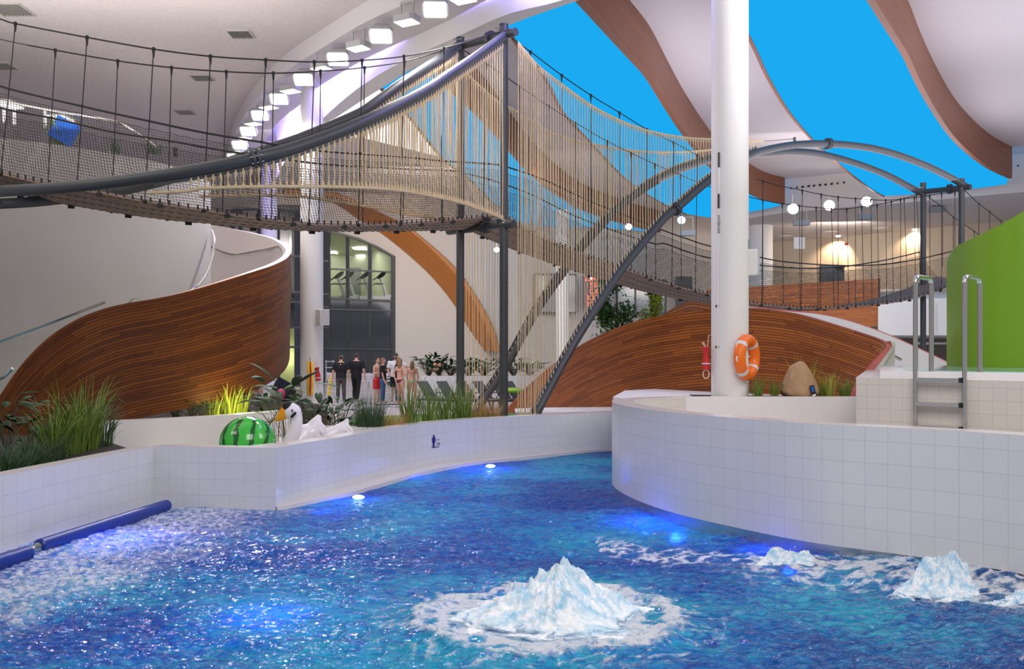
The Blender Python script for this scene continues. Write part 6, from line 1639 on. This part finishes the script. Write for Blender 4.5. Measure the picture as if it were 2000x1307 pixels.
for x, d, n, h, m, lab in ((1480, 15.0, 60, .42, 'grass', 'small green grass right beside the big white column'), (1511, 15.05, 55, .42, 'grass', 'small green grass second from the big white column'), (1604, 15.1, 55, .40, 'grass', 'small green grass touching the right side of the boulder'), (1621, 15.05, 45, .48, 'grassy', 'bright yellow-green grass right of the boulder'), (1650, 15.1, 60, .42, 'grass', 'small green grass at the foot of the red stair edge'), (1570, 15.55, 34, .85, 'grassy', 'yellowish grass rising behind the boulder')):
    grass(x, d, 1.28, n, h, .14 if d < 15.4 else .3, m, lab, .009, 1.0, .22, group=G4)
# far planter with leafy plants
b = B(); pa, pc = P(822, 690, 32.0), P(1075, 690, 32.0); b.prism([(pa.x, pa.y), (pc.x, pc.y), (pc.x, pc.y + 1.4), (pa.x, pa.y + 1.4)], .2, 1.24)
tag(b.obj('long_planter', 'whiteg', smooth=0), 'long white planter wall behind the row of loungers', 'planter')
G5 = 'leafy plants in the long white planter'
for x, h, lab in ((838, .75, 'leafy plant at the left end of the long white planter'), (858, .8, 'leafy plant with salmon flowers in the long white planter'), (880, .6, 'leafy plant left of the far gate post in the long planter'), (915, .65, 'leafy plant seen between the gate posts, left one'), (945, .65, 'leafy plant seen between the gate posts, right one'), (1003, .7, 'leafy plant just right of the near gate post in the long planter'), (1035, .55, 'leafy plant behind the base of the near arch')):
    t = broad(x, 32.7, 1.22, h, 1.1, 60, .26, .12, 'leaf' if x != 945 else 'leafm', lab, G5)
    if x == 858:
        b = B()
        for q in ((850, 712), (853, 720), (858, 713), (849, 721)): b.ball(P(q[0], q[1], 32.2), (.07, .04, .06), 8, 5)
        put(b.obj('flowers', mat('salmon_petals', (.8, .38, .26), .6)), t)
# trees behind the low stair
def tree(x, d, z0, z1, w, n, m, label):
    t = thing('indoor_tree', label, 'tree', P(x, 690, d)); t.location.z = z0; base = P(x, 690, d); b = B(); s = B()
    s.tube([Vector((base.x, base.y, z0)), Vector((base.x + .05, base.y, (z0 + z1) / 2)), Vector((base.x, base.y, z1 - .2))], [.05, .04, .015], 8)
    for i in range(14):
        a = R.uniform(0, 6.28); zz = R.uniform(z0 + .3 * (z1 - z0), z1 - .3)
        tip = Vector((base.x + math.cos(a) * w * R.uniform(.3, .5), base.y + math.sin(a) * w * .4, zz + .3)); s.tube([Vector((base.x, base.y, zz)), tip], [.018, .006], 5)
        for k in range(n // 14):
            q = tip + Vector((R.gauss(0, .16 * w), R.gauss(0, .16 * w), R.gauss(0, .20)))
            leaf(b, q, R.uniform(0, 6.28), R.uniform(.3, 2.2), R.uniform(.09, .16), .065, .4)
    put(s.obj('trunk', 'stem', smooth=40), t); put(b.obj('crown', m, smooth=0), t)
tree(1204, 28, .2, 4.25, 1.0, 3000, 'leafm', 'slim dark green tree rising behind the warm wooden stair')
tree(1271, 28.6, .2, 4.0, .55, 1600, 'grassy', 'narrow yellow-green lit tree right of the slim dark one')
grass(120, 20.9, 6.75, 90, .75, .5, 'grass', 'green grass with the blue cushion on top of the plaster drum', .02, 1.0, .3)
for x, lab in ((221, 'small dark tuft on the drum rim, left one'), (300, 'small dark tuft on the drum rim at the end of the chrome rail')): grass(x, 21.2, 6.6, 26, .4, .3, 'grassd', lab, .016, .9, .3)
b = B(); c = P(342, 293, 21.4); b.box(c, (.10, .12, .08), .4); b.box(c + Vector((.02, 0, -.11)), (.09, .1, .08), -.3); tag(b.obj('spot_lamp', 'dark', smooth=0), 'small black spot lamp fixed on the rim of the plaster drum', 'spotlight')

# ================================================================ DECK FURNITURE
def lounger(m):
    t = thing('sun_lounger', 'x', 'sun lounger', (0, 0, 0), 'loungers before the long white planter')
    b = B(); b.box((0, -.55, .33), (.46, 1.25, .03)); b.obj('seat', m, t, smooth=0)
    b = B(); mm = Matrix.Rotation(math.radians(48), 3, 'X'); b.box((0, .05 + .36 * math.cos(.84), .33 + .36 * math.sin(.84)), (.46, .78, .03), mm); b.obj('backrest', m, t, smooth=0)
    b = B()
    for s in (-1, 1): b.bar((s * .24, .55, .30), (s * .24, -1.2, .30), .035, .05)
    b.bar((-.24, -1.18, .30), (.24, -1.18, .30), .035, .05); b.obj('frame', 'dark', t, smooth=0)
    for sx in (-1, 1):
        for sy in (.4, -1.0): b = B(); b.bar((sx * .22, sy, .30), (sx * .22, sy + (.08 if sy > 0 else -.08), 0), .035, .04); b.obj('leg', 'dark', t, smooth=0)
    for s in (-1, 1): b = B(); b.tube([(s * .26, .25, .32), (s * .26, .1, .52), (s * .26, -.3, .52), (s * .26, -.4, .32)], .016, 6); b.obj('armrest', 'dark', t)
    return t
lg = lounger('sling'); lt = None
for i, (x, lab) in enumerate(((846, 'dark sun lounger at the left end of the row'), (884, 'dark sun lounger behind the spiky grass left of the far gate post'), (922, 'tan sun lounger between the gate posts'), (955, 'dark sun lounger just behind the foot of the far arch'), (990, 'dark sun lounger right of the near gate post'), (1015, 'dark sun lounger with a green towel'))):
    p = P(x, 690, 30.4); loc = (p.x, p.y, .2)
    if i == 0: lg.location = loc; lg.rotation_euler = (0, 0, .82); lg['label'] = lab
    elif i == 2:
        t = lounger('slingt'); t.location = loc; t.rotation_euler = (0, 0, .82); t['label'] = lab
    else: dup(lg, loc, .82, lab)
b = B(); b.ball(P(1003, 763, 30.0), (.36, .25, .10), 12, 6); tag(b.obj('towel', mat('lime_towel', (.33, .55, .06), .9, bump=.5)), 'crumpled lime green towel on the last lounger', 'towel')
# bar counter and stools
bc_ = thing('bar_counter', 'long low bar counter with a pale top before the dark glass front', 'counter', P(690, 760, 44))
b = B(); b.bar(P(642, 731, 44), P(760, 731, 44), .6, .07); put(b.obj('worktop', 'whiteg', smooth=0), bc_)
b = B(); c = P(700, 690, 44.1); b.box((c.x, c.y, .62), (2.7, .4, .86)); put(b.obj('front', 'cream', smooth=0), bc_)
def stool():
    t = thing('bar_chair', 'x', 'bar chair', (0, 0, 0), 'white bar chairs behind the group'); b = B(); b.box((0, 0, .74), (.40, .38, .04)); b.obj('seat', 'plastic', t, smooth=0)
    b = B()
    for z in (.86, .94, 1.02): b.box((0, .18, z), (.36, .025, .045))
    for s in (-1, 1): b.bar((s * .18, .18, .74), (s * .18, .20, 1.06), .03, .03)
    b.obj('backrest', 'plastic', t, smooth=0)
    for sx in (-1, 1):
        for sy in (-1, 1): b = B(); b.bar((sx * .16, sy * .15, .73), (sx * .22, sy * .20, 0), .03, .03); b.obj('leg', 'plastic', t, smooth=0)
    b = B()
    for s in (-1, 1): b.bar((-.2, s * .18, .28), (.2, s * .18, .28), .02, .02); b.bar((s * .2, -.18, .28), (s * .2, .18, .28), .02, .02)
    b.obj('footrest', 'plastic', t, smooth=0)
    return t
sl = stool()
for i, (x, d, rz, lab) in enumerate(((712, 36.5, 3.3, 'white slatted bar chair just right of the tall man in black'), (725, 36.2, 3.0, 'white slatted bar chair left of the boy in red shorts'), (760, 36.6, 3.2, 'white slatted bar chair between the woman in jeans and the bearded man'), (652, 37.5, 2.8, 'white bar chair left of the first man in black'))):
    p = P(x, 690, d)
    if i == 0: sl.location = (p.x, p.y, .2); sl.rotation_euler = (0, 0, rz); sl['label'] = lab
    else: dup(sl, (p.x, p.y, .2), rz, lab)
b = B(); b.tube([P(642 + 9 * (1 - math.cos(t)), 772 - 42 * math.sin(t), 38.5) for t in [k * .2 for k in range(8)]], .09, 10); tag(b.obj('yellow_float_ring', 'yellow'), 'curved yellow float leaning by the left bar chair', 'float')
sh = thing('steel_shelf', 'small steel shelf rack in front of the dark glass, left of the men in black', 'shelf', P(645, 720, 43))
b = B()
for y in (706, 718): b.bar(P(636, y, 43), P(652, y, 43), .3, .04)
for x in (637, 651): b.bar(P(x, 704, 43), P(x, 765, 43), .04, .04)
put(b.obj('rack', 'silver', smooth=0), sh)
def cloth(x, d, sx, sy, m, label, rz=0):
    p = P(x, 690, d); b = B(); rows = [[(p.x + (i / 8 - .5) * sx, p.y + (j / 6 - .5) * sy, .215 + .03 * abs(mnoise.noise(Vector((i * .7, j * .7, x))))) for i in range(9)] for j in range(7)]; b.grid(rows)
    b.grid([[(q[0], q[1], q[2] - .012) for q in r] for r in rows]); return tag(b.obj('towel', m, smooth=60), label, 'towel')
cloth(756, 32.6, .75, .35, 'camo', 'dark crumpled towel on the floor before the woman in jeans')
cloth(772, 31.6, .8, .4, 'whitec', 'white towel on the floor beside the dark one')
b = B(); pa, pc = P(528, 690, 26.6), P(598, 690, 26.6); b.prism([(pa.x, pa.y), (pc.x, pc.y), (pc.x, pc.y + .4), (pa.x, pa.y + .4)], .2, 1.0); tag(b.obj('low_partition', 'cream', smooth=0), 'low cream partition left of the far white column', 'partition')
b = B(); b.ball(P(549, 771, 25.8), (.13, .10, .17), 12, 8); b.tube([P(546, 775, 25.8), P(541, 781, 25.7)], [.10, .05], 8); tag(b.obj('swim_bag', 'pink'), 'bright pink bag leaning on the low cream partition', 'bag')
b = B(); b.ball(P(563, 775, 25.9), (.22, .15, .24), 12, 8); b.ball(P(570, 765, 25.9), (.12, .1, .14), 10, 6); tag(b.obj('backpack', 'blackc'), 'black backpack beside the pink bag', 'bag')
b = B(); b.box(P(553, 756, 26.2), (.52, .06, .40), Matrix.Rotation(.5, 3, 'Y')); tag(b.obj('lounger_back', mat('navy_sling', (.02, .025, .06), .7), smooth=0), 'navy blue lounger back above the black backpack', 'lounger back')

# ================================================================ PEOPLE
def seg(b, p, r0, q, r1, sq=None, n=12):
    p = Vector(p); q = Vector(q); d = (q - p); L = d.length; u = d.normalized()
    pts = []; rad = []
    for k in range(5):
        a = k / 4 * math.pi / 2; pts.append(p - u * r0 * math.cos(a) * .98); rad.append(max(.002, r0 * math.sin(a)))
    for k in range(1, 4): pts.append(p + d * k / 4); rad.append(r0 + (r1 - r0) * k / 4)
    for k in range(5):
        a = k / 4 * math.pi / 2; pts.append(q + u * r1 * math.sin(a) * .98); rad.append(max(.002, r1 * math.cos(a)))
    b.tube(pts, rad, n, squash=sq)
def loft(b, secs, n=20):
    """secs: (z, rx, ry, cx, cy)"""
    rows = [[(cx + rx * math.cos(2 * math.pi * (j % n) / n), cy + ry * math.sin(2 * math.pi * (j % n) / n), z) for j in range(n + 1)] for z, rx, ry, cx, cy in secs]
    b.grid(rows); b.poly(rows[0][:-1]); b.poly(rows[-1][:-1])
def person(loc, H, rz, label, arms, legs, build=1.0, female=False, clothes=(), hair='short', hairm='hairs', face=True, cap=False, beard=False, headturn=0.0):
    """arms: ((elbow, hand) left, right) offsets from the shoulder in units of H; legs likewise (knee, ankle) from the hip"""
    t = thing('person', label, 'person', loc); k = H
    shw = (.098 if female else .112) * k * build; hw = (.058 if female else .052) * k
    hipz, shz = .525 * k, .793 * k
    wx = (.072 if female else .085) * k * build
    torso = [(.46 * k, .088 * k * (1.05 if female else .95), .066 * k, 0, 0), (.52 * k, .098 * k * (1.02 if female else .94), .070 * k, 0, .004 * k), (.58 * k, wx * 1.02, .058 * k, 0, 0), (.63 * k, wx, .055 * k, 0, 0), (.70 * k, wx * 1.15, .063 * k * build, 0, 0), (.76 * k, wx * 1.32 if not female else wx * 1.3, .064 * k * build, 0, 0), (.80 * k, shw * .98, .052 * k, 0, .004 * k), (.825 * k, shw * .62, .040 * k, 0, .006 * k), (.845 * k, .036 * k, .034 * k, 0, .006 * k)]
    J = {}
    for s, nm in ((1, 'L'), (-1, 'R')):
        sh = Vector((s * shw, 0, shz)); e, h_ = arms[0 if s == 1 else 1]
        J['s' + nm] = sh; J['e' + nm] = sh + Vector(e) * k; J['w' + nm] = J['e' + nm] + Vector(h_) * k
        hp = Vector((s * hw, 0, hipz - .03 * k)); kn, an = legs[0 if s == 1 else 1]
        J['h' + nm] = hp; J['k' + nm] = hp + Vector(kn) * k; J['a' + nm] = J['k' + nm] + Vector(an) * k
    b = B(); loft(b, torso)
    hc = Vector((0, -.008 * k, .925 * k))
    seg(b, (0, .006 * k, .82 * k), .034 * k, (0, .002 * k, .88 * k), .031 * k)
    mh = Matrix.Rotation(headturn, 3, 'Z')
    b.ball(hc, (.042 * k, .050 * k, .060 * k), 20, 14, rot=mh); b.ball(hc + mh @ Vector((0, -.012 * k, -.030 * k)), (.031 * k, .034 * k, .034 * k), 14, 10)
    b.ball(hc + mh @ Vector((0, -.054 * k, -.008 * k)), (.007 * k, .010 * k, .013 * k), 8, 6)
    for s in (-1, 1): b.ball(hc + mh @ Vector((s * .042 * k, .004 * k, -.006 * k)), (.006 * k, .011 * k, .016 * k), 8, 6)
    bw = 1.0 if not female else .86
    for nm in 'LR':
        s = 1 if nm == 'L' else -1
        seg(b, J['s' + nm], .031 * k * bw * build, J['e' + nm], .024 * k * bw); seg(b, J['e' + nm], .0245 * k * bw, J['w' + nm], .0155 * k * bw)
        d = (J['w' + nm] - J['e' + nm]).normalized(); side = Vector((0, 1, 0)) - d * d.y
        side.normalize(); nn = d.cross(side)
        palm = J['w' + nm] + d * .028 * k; seg(b, J['w' + nm], .014 * k, palm + d * .012 * k, .017 * k)
        for fi, (o_, l_) in enumerate(((-.018, .036), (-.006, .042), (.006, .040), (.017, .032))):
            p0 = palm + side * o_ * k + d * .014 * k; p1 = p0 + d * l_ * .55 * k + nn * s * .002 * k; p2 = p1 + d * l_ * .42 * k + nn * s * -.010 * k
            b.tube([p0 - d * .01 * k, p0, p1, p2], [.0060 * k, .0058 * k, .0052 * k, .0040 * k], 7)
        p0 = J['w' + nm] + d * .012 * k - side * .014 * k; b.tube([p0, p0 + d * .022 * k - side * .012 * k, p0 + d * .040 * k - side * .014 * k], [.0068 * k, .0062 * k, .0045 * k], 7)
        seg(b, J['h' + nm], .056 * k * (1.04 if female else 1), J['k' + nm], .034 * k); seg(b, J['k' + nm], .034 * k, J['a' + nm], .020 * k)
        d2 = (J['a' + nm] - J['k' + nm]); seg(b, J['k' + nm] + d2 * .25 + Vector((0, .008 * k, 0)), .034 * k, J['k' + nm] + d2 * .5, .026 * k)
        a = J['a' + nm]; seg(b, a + Vector((0, .012 * k, -.018 * k)), .020 * k, a + Vector((s * .008 * k, -.075 * k, -.030 * k)), .0165 * k, (1.25, 1, .8)); 
    if female:
        for s in (-1, 1): b.ball((s * .036 * k, -.048 * k, .725 * k), .030 * k, 12, 8)
    body = vox(b.obj('body', 'skin', t), .0125, 3)
    # clothing
    for c in clothes:
        kind, m = c[0], c[1]; g = c[2] if len(c) > 2 else 1.0; b = B(); f = .010 * k
        if kind == 'shirt':
            loft(b, [(z, rx + f * 1.3, ry + f * 1.4, cx, cy) for z, rx, ry, cx, cy in [(.50 * k, .098 * k, .070 * k, 0, 0)] + torso[2:8]])
            for nm in 'LR': p = J['s' + nm] + Vector((0, 0, -.003 * k)); q = J['s' + nm].lerp(J['e' + nm], .72); seg(b, p, .0335 * k * build + .005, p.lerp(q, .5), .032 * k + f * .6); b.tube([p.lerp(q, .3), q], [.031 * k + f * .6, .034 * k + f], 14)
            nm_ = 'shirt'
        elif kind == 'trousers' or kind == 'shorts':
            loft(b, [(.455 * k, .096 * k, .072 * k, 0, 0), (.50 * k, .100 * k, .076 * k, 0, .003 * k), (.555 * k, wx * 1.06 + f * .8, .064 * k, 0, 0)])
            for nm in 'LR':
                if kind == 'trousers': seg(b, J['h' + nm], .060 * k, J['k' + nm], .039 * k * g); b.tube([J['k' + nm], J['k' + nm].lerp(J['a' + nm], .3), J['a' + nm] + Vector((0, 0, .0))], [.040 * k * g, .042 * k * g, .030 * k * g], 14)
                else: b.tube([J['h' + nm] + Vector((0, 0, .03 * k)), J['h' + nm], J['h' + nm].lerp(J['k' + nm], .85)], [.05 * k, .064 * k, .060 * k], 14)
            nm_ = kind
        elif kind == 'briefs':
            loft(b, [(.468 * k, .05 * k, .066 * k, 0, .004 * k), (.495 * k, .088 * k, .078 * k, 0, .005 * k), (.525 * k, .100 * k, .076 * k, 0, .004 * k), (.545 * k, .096 * k, .072 * k, 0, .003 * k)]); nm_ = 'bikini_bottom'
        elif kind == 'bra':
            loft(b, [(.706 * k, wx * 1.18 + .004, .066 * k, 0, 0), (.716 * k, wx * 1.2 + .004, .067 * k, 0, 0)])
            for s in (-1, 1): b.ball((s * .036 * k, -.052 * k, .725 * k), .033 * k, 12, 8)
            b.ball((0, .066 * k, .708 * k), (.012 * k, .008 * k, .01 * k), 8, 6); b.tube([(.01, .068 * k, .70 * k), (.015 * k, .070 * k, .665 * k)], .004, 5); nm_ = 'bikini_top'
        elif kind == 'towel':
            loft(b, [(.58 * k, .03 * k, .05 * k, .09 * k, -.01 * k), (.66 * k, .045 * k, .07 * k, .085 * k, -.02 * k), (.76 * k, .035 * k, .06 * k, .08 * k, -.02 * k)])
            b.tube([(.07 * k, .0, .60 * k), (.085 * k, .02 * k, .5 * k), (.09 * k, .03 * k, .40 * k)], [.04 * k, .05 * k, .045 * k], 10); nm_ = 'towel'
        elif kind == 'tag':
            b.box((0, .071 * k * 1.0 + .012, .79 * k), (.012 * k, .004, .022 * k)); o = b.obj('neck_tag', m, t); continue
        elif kind == 'shoes':
            for nm in 'LR':
                a = J['a' + nm]; s = 1 if nm == 'L' else -1; seg(b, a + Vector((0, .014 * k, -.024 * k)), .022 * k, a + Vector((s * .008 * k, -.080 * k, -.034 * k)), .019 * k, (1.2, 1, .75))
            nm_ = 'shoes'
        vox(b.obj(nm_, m, t), .0115, 3)
    # hair
    b = B()
    if hair == 'short': b.ball(hc + mh @ Vector((0, .007 * k, .010 * k)), (.045 * k, .050 * k, .056 * k), 18, 12)
    elif hair == 'mohawk': b.ball(hc + mh @ Vector((0, .010 * k, .014 * k)), (.020 * k, .051 * k, .056 * k), 16, 12); b.ball(hc + mh @ Vector((0, .004 * k, -.002 * k)), (.0435 * k, .051 * k, .050 * k), 16, 10)
    else:
        b.ball(hc + mh @ Vector((0, .008 * k, .010 * k)), (.047 * k, .052 * k, .058 * k), 18, 12)
        up = mh @ Vector((0, 1, 0)); L = .17 if hair == 'long' else .12
        b.tube([hc + up * .026 * k + Vector((0, 0, .02 * k)), hc + up * .036 * k - Vector((0, 0, .03 * k)), hc + up * .045 * k - Vector((0, 0, .08 * k)), hc + up * .052 * k - Vector((0, 0, L * k * .8)), hc + up * .048 * k - Vector((0, 0, L * k))], [.040 * k, .048 * k, .050 * k, .042 * k, .014 * k], 16, squash=(1, .62, 1))
    if not cap: vox(b.obj('hair', hairm, t), .012, 2)
    else:
        b = B(); b.ball(hc + mh @ Vector((0, .002 * k, .018 * k)), (.047 * k, .054 * k, .048 * k), 18, 10); b.ball(hc + mh @ Vector((0, -.05 * k, .024 * k)), (.034 * k, .03 * k, .006 * k), 12, 6); b.obj('cap', 'camo', t)
    if beard:
        b = B(); b.ball(hc + mh @ Vector((0, -.024 * k, -.040 * k)), (.033 * k, .032 * k, .030 * k), 14, 10); b.obj('beard', hairm, t)
    if face:
        b = B()
        for s in (-1, 1): b.ball(hc + mh @ Vector((s * .016 * k, -.047 * k, .004 * k)), (.0055 * k, .004 * k, .004 * k), 8, 6)
        b.obj('eyes', 'dark', t)
        b = B(); b.ball(hc + mh @ Vector((0, -.046 * k, -.032 * k)), (.012 * k, .005 * k, .0035 * k), 8, 6); b.obj('mouth', mat('lips', (.45, .14, .11), .5), t)
    t.rotation_euler = (0, 0, rz)
    return t
def G_(x, d): p = P(x, 690, d); return (p.x, p.y, .2)
DN = ((.022, .012, -.165), (.012, -.035, -.145)); DNr = ((-.022, .012, -.165), (-.012, -.035, -.145))
LG = ((.008, 0, -.235), (.006, .010, -.225)); LGr = ((-.008, 0, -.235), (-.006, .010, -.225))
WK = ((.005, -.06, -.228), (.0, .03, -.225)); WKr = ((-.005, .05, -.230), (0, .08, -.215))
person(G_(666, 34.2), 1.80, 3.22, 'person with mohawk hair and black T-shirt with white neck tag, seen from behind', (((.035, .0, -.165), (.015, -.04, -.145)), DNr), (LG, LGr), 1.12, clothes=(('shirt', 'blackc'), ('trousers', 'camo'), ('tag', 'whitec'), ('shoes', 'dark')), hair='mohawk')
person(G_(696, 34.8), 1.86, 3.0, 'person in plain black T-shirt and black trousers, walking away beside the mohawk', (DN, ((-.035, .02, -.165), (-.02, -.02, -.15))), (WK, WKr), 1.15, clothes=(('shirt', 'blackc'), ('trousers', 'blackc'), ('shoes', 'dark')), hair='short')
person(G_(737, 34.6), 1.68, 1.0, 'bare-chested person in red shorts with a blue towel under the arm', (((.02, -.03, -.15), (-.05, -.08, .02)), ((-.03, -.02, -.16), (.06, -.10, .03))), (LG, LGr), .92, clothes=(('shorts', 'red'), ('towel', 'bluec')), hair='short', hairm='hair')
person(G_(748, 34.1), 1.68, 1.5, 'person with long wavy hair in a black T-shirt and blue jeans, seen from the side', (((.01, -.005, -.165), (.0, -.045, -.14)), ((-.01, -.01, -.165), (0, -.05, -.14))), (LG, LGr), 1.0, True, (('shirt', 'blackc'), ('trousers', 'denim', .95), ('shoes', 'dark')), 'long', 'hairl')
person(G_(773, 35.2), 1.86, .15, 'bearded person in white T-shirt and cap, facing the camera, arm stretched out', (((.10, -.02, -.10), (.13, -.06, .015)), ((-.03, -.02, -.16), (.02, -.10, -.08))), (LG, LGr), 1.15, clothes=(('shirt', 'whitec'), ('shorts', 'blackc'), ('shoes', 'dark')), hair='short', hairm='hair', cap=True, beard=True)
person(G_(778.5, 34.2), 1.70, 2.2, 'person in dark top and jeans half hidden behind the maroon bikini', (DN, DNr), (LG, LGr), 1.0, True, (('shirt', 'blackc'), ('trousers', 'denim')), 'mid', 'hairl')
person(G_(781.5, 32.6), 1.66, 2.55, 'person in a maroon bikini with one hand on the hip, seen from behind', (((.07, .03, -.135), (-.075, .02, -.105)), ((-.06, .04, -.14), (.085, .0, -.10))), (((.01, -.035, -.232), (.0, .03, -.225)), LGr), 1.0, True, (('briefs', 'maroon'), ('bra', 'maroon')), 'long', 'hairl', headturn=.3)
person(G_(805, 33.2), 1.58, 3.1, 'person in leaf-print bikini bottom with light brown hair, seen from behind', (((.03, -.02, -.165), (-.02, -.10, -.09)), ((-.03, -.02, -.165), (.02, -.10, -.09))), (LG, LGr), 1.0, True, (('briefs', 'fern'), ('bra', 'blackc')), 'long', 'hairl')
person(G_(500, 28), 1.45, 3.0, 'person in a blue swimsuit top below the lip of the wooden stair', (DN, DNr), (LG, LGr), .95, True, (('shirt', 'bluec'),), 'mid', 'hair')
person(G_(482, 27.4), 1.50, 2.6, 'person in a bright pink top leftmost below the lip of the wooden stair', (DN, DNr), (LG, LGr), .95, True, (('shirt', 'pink'), ('shorts', 'camo')), 'mid', 'hair')
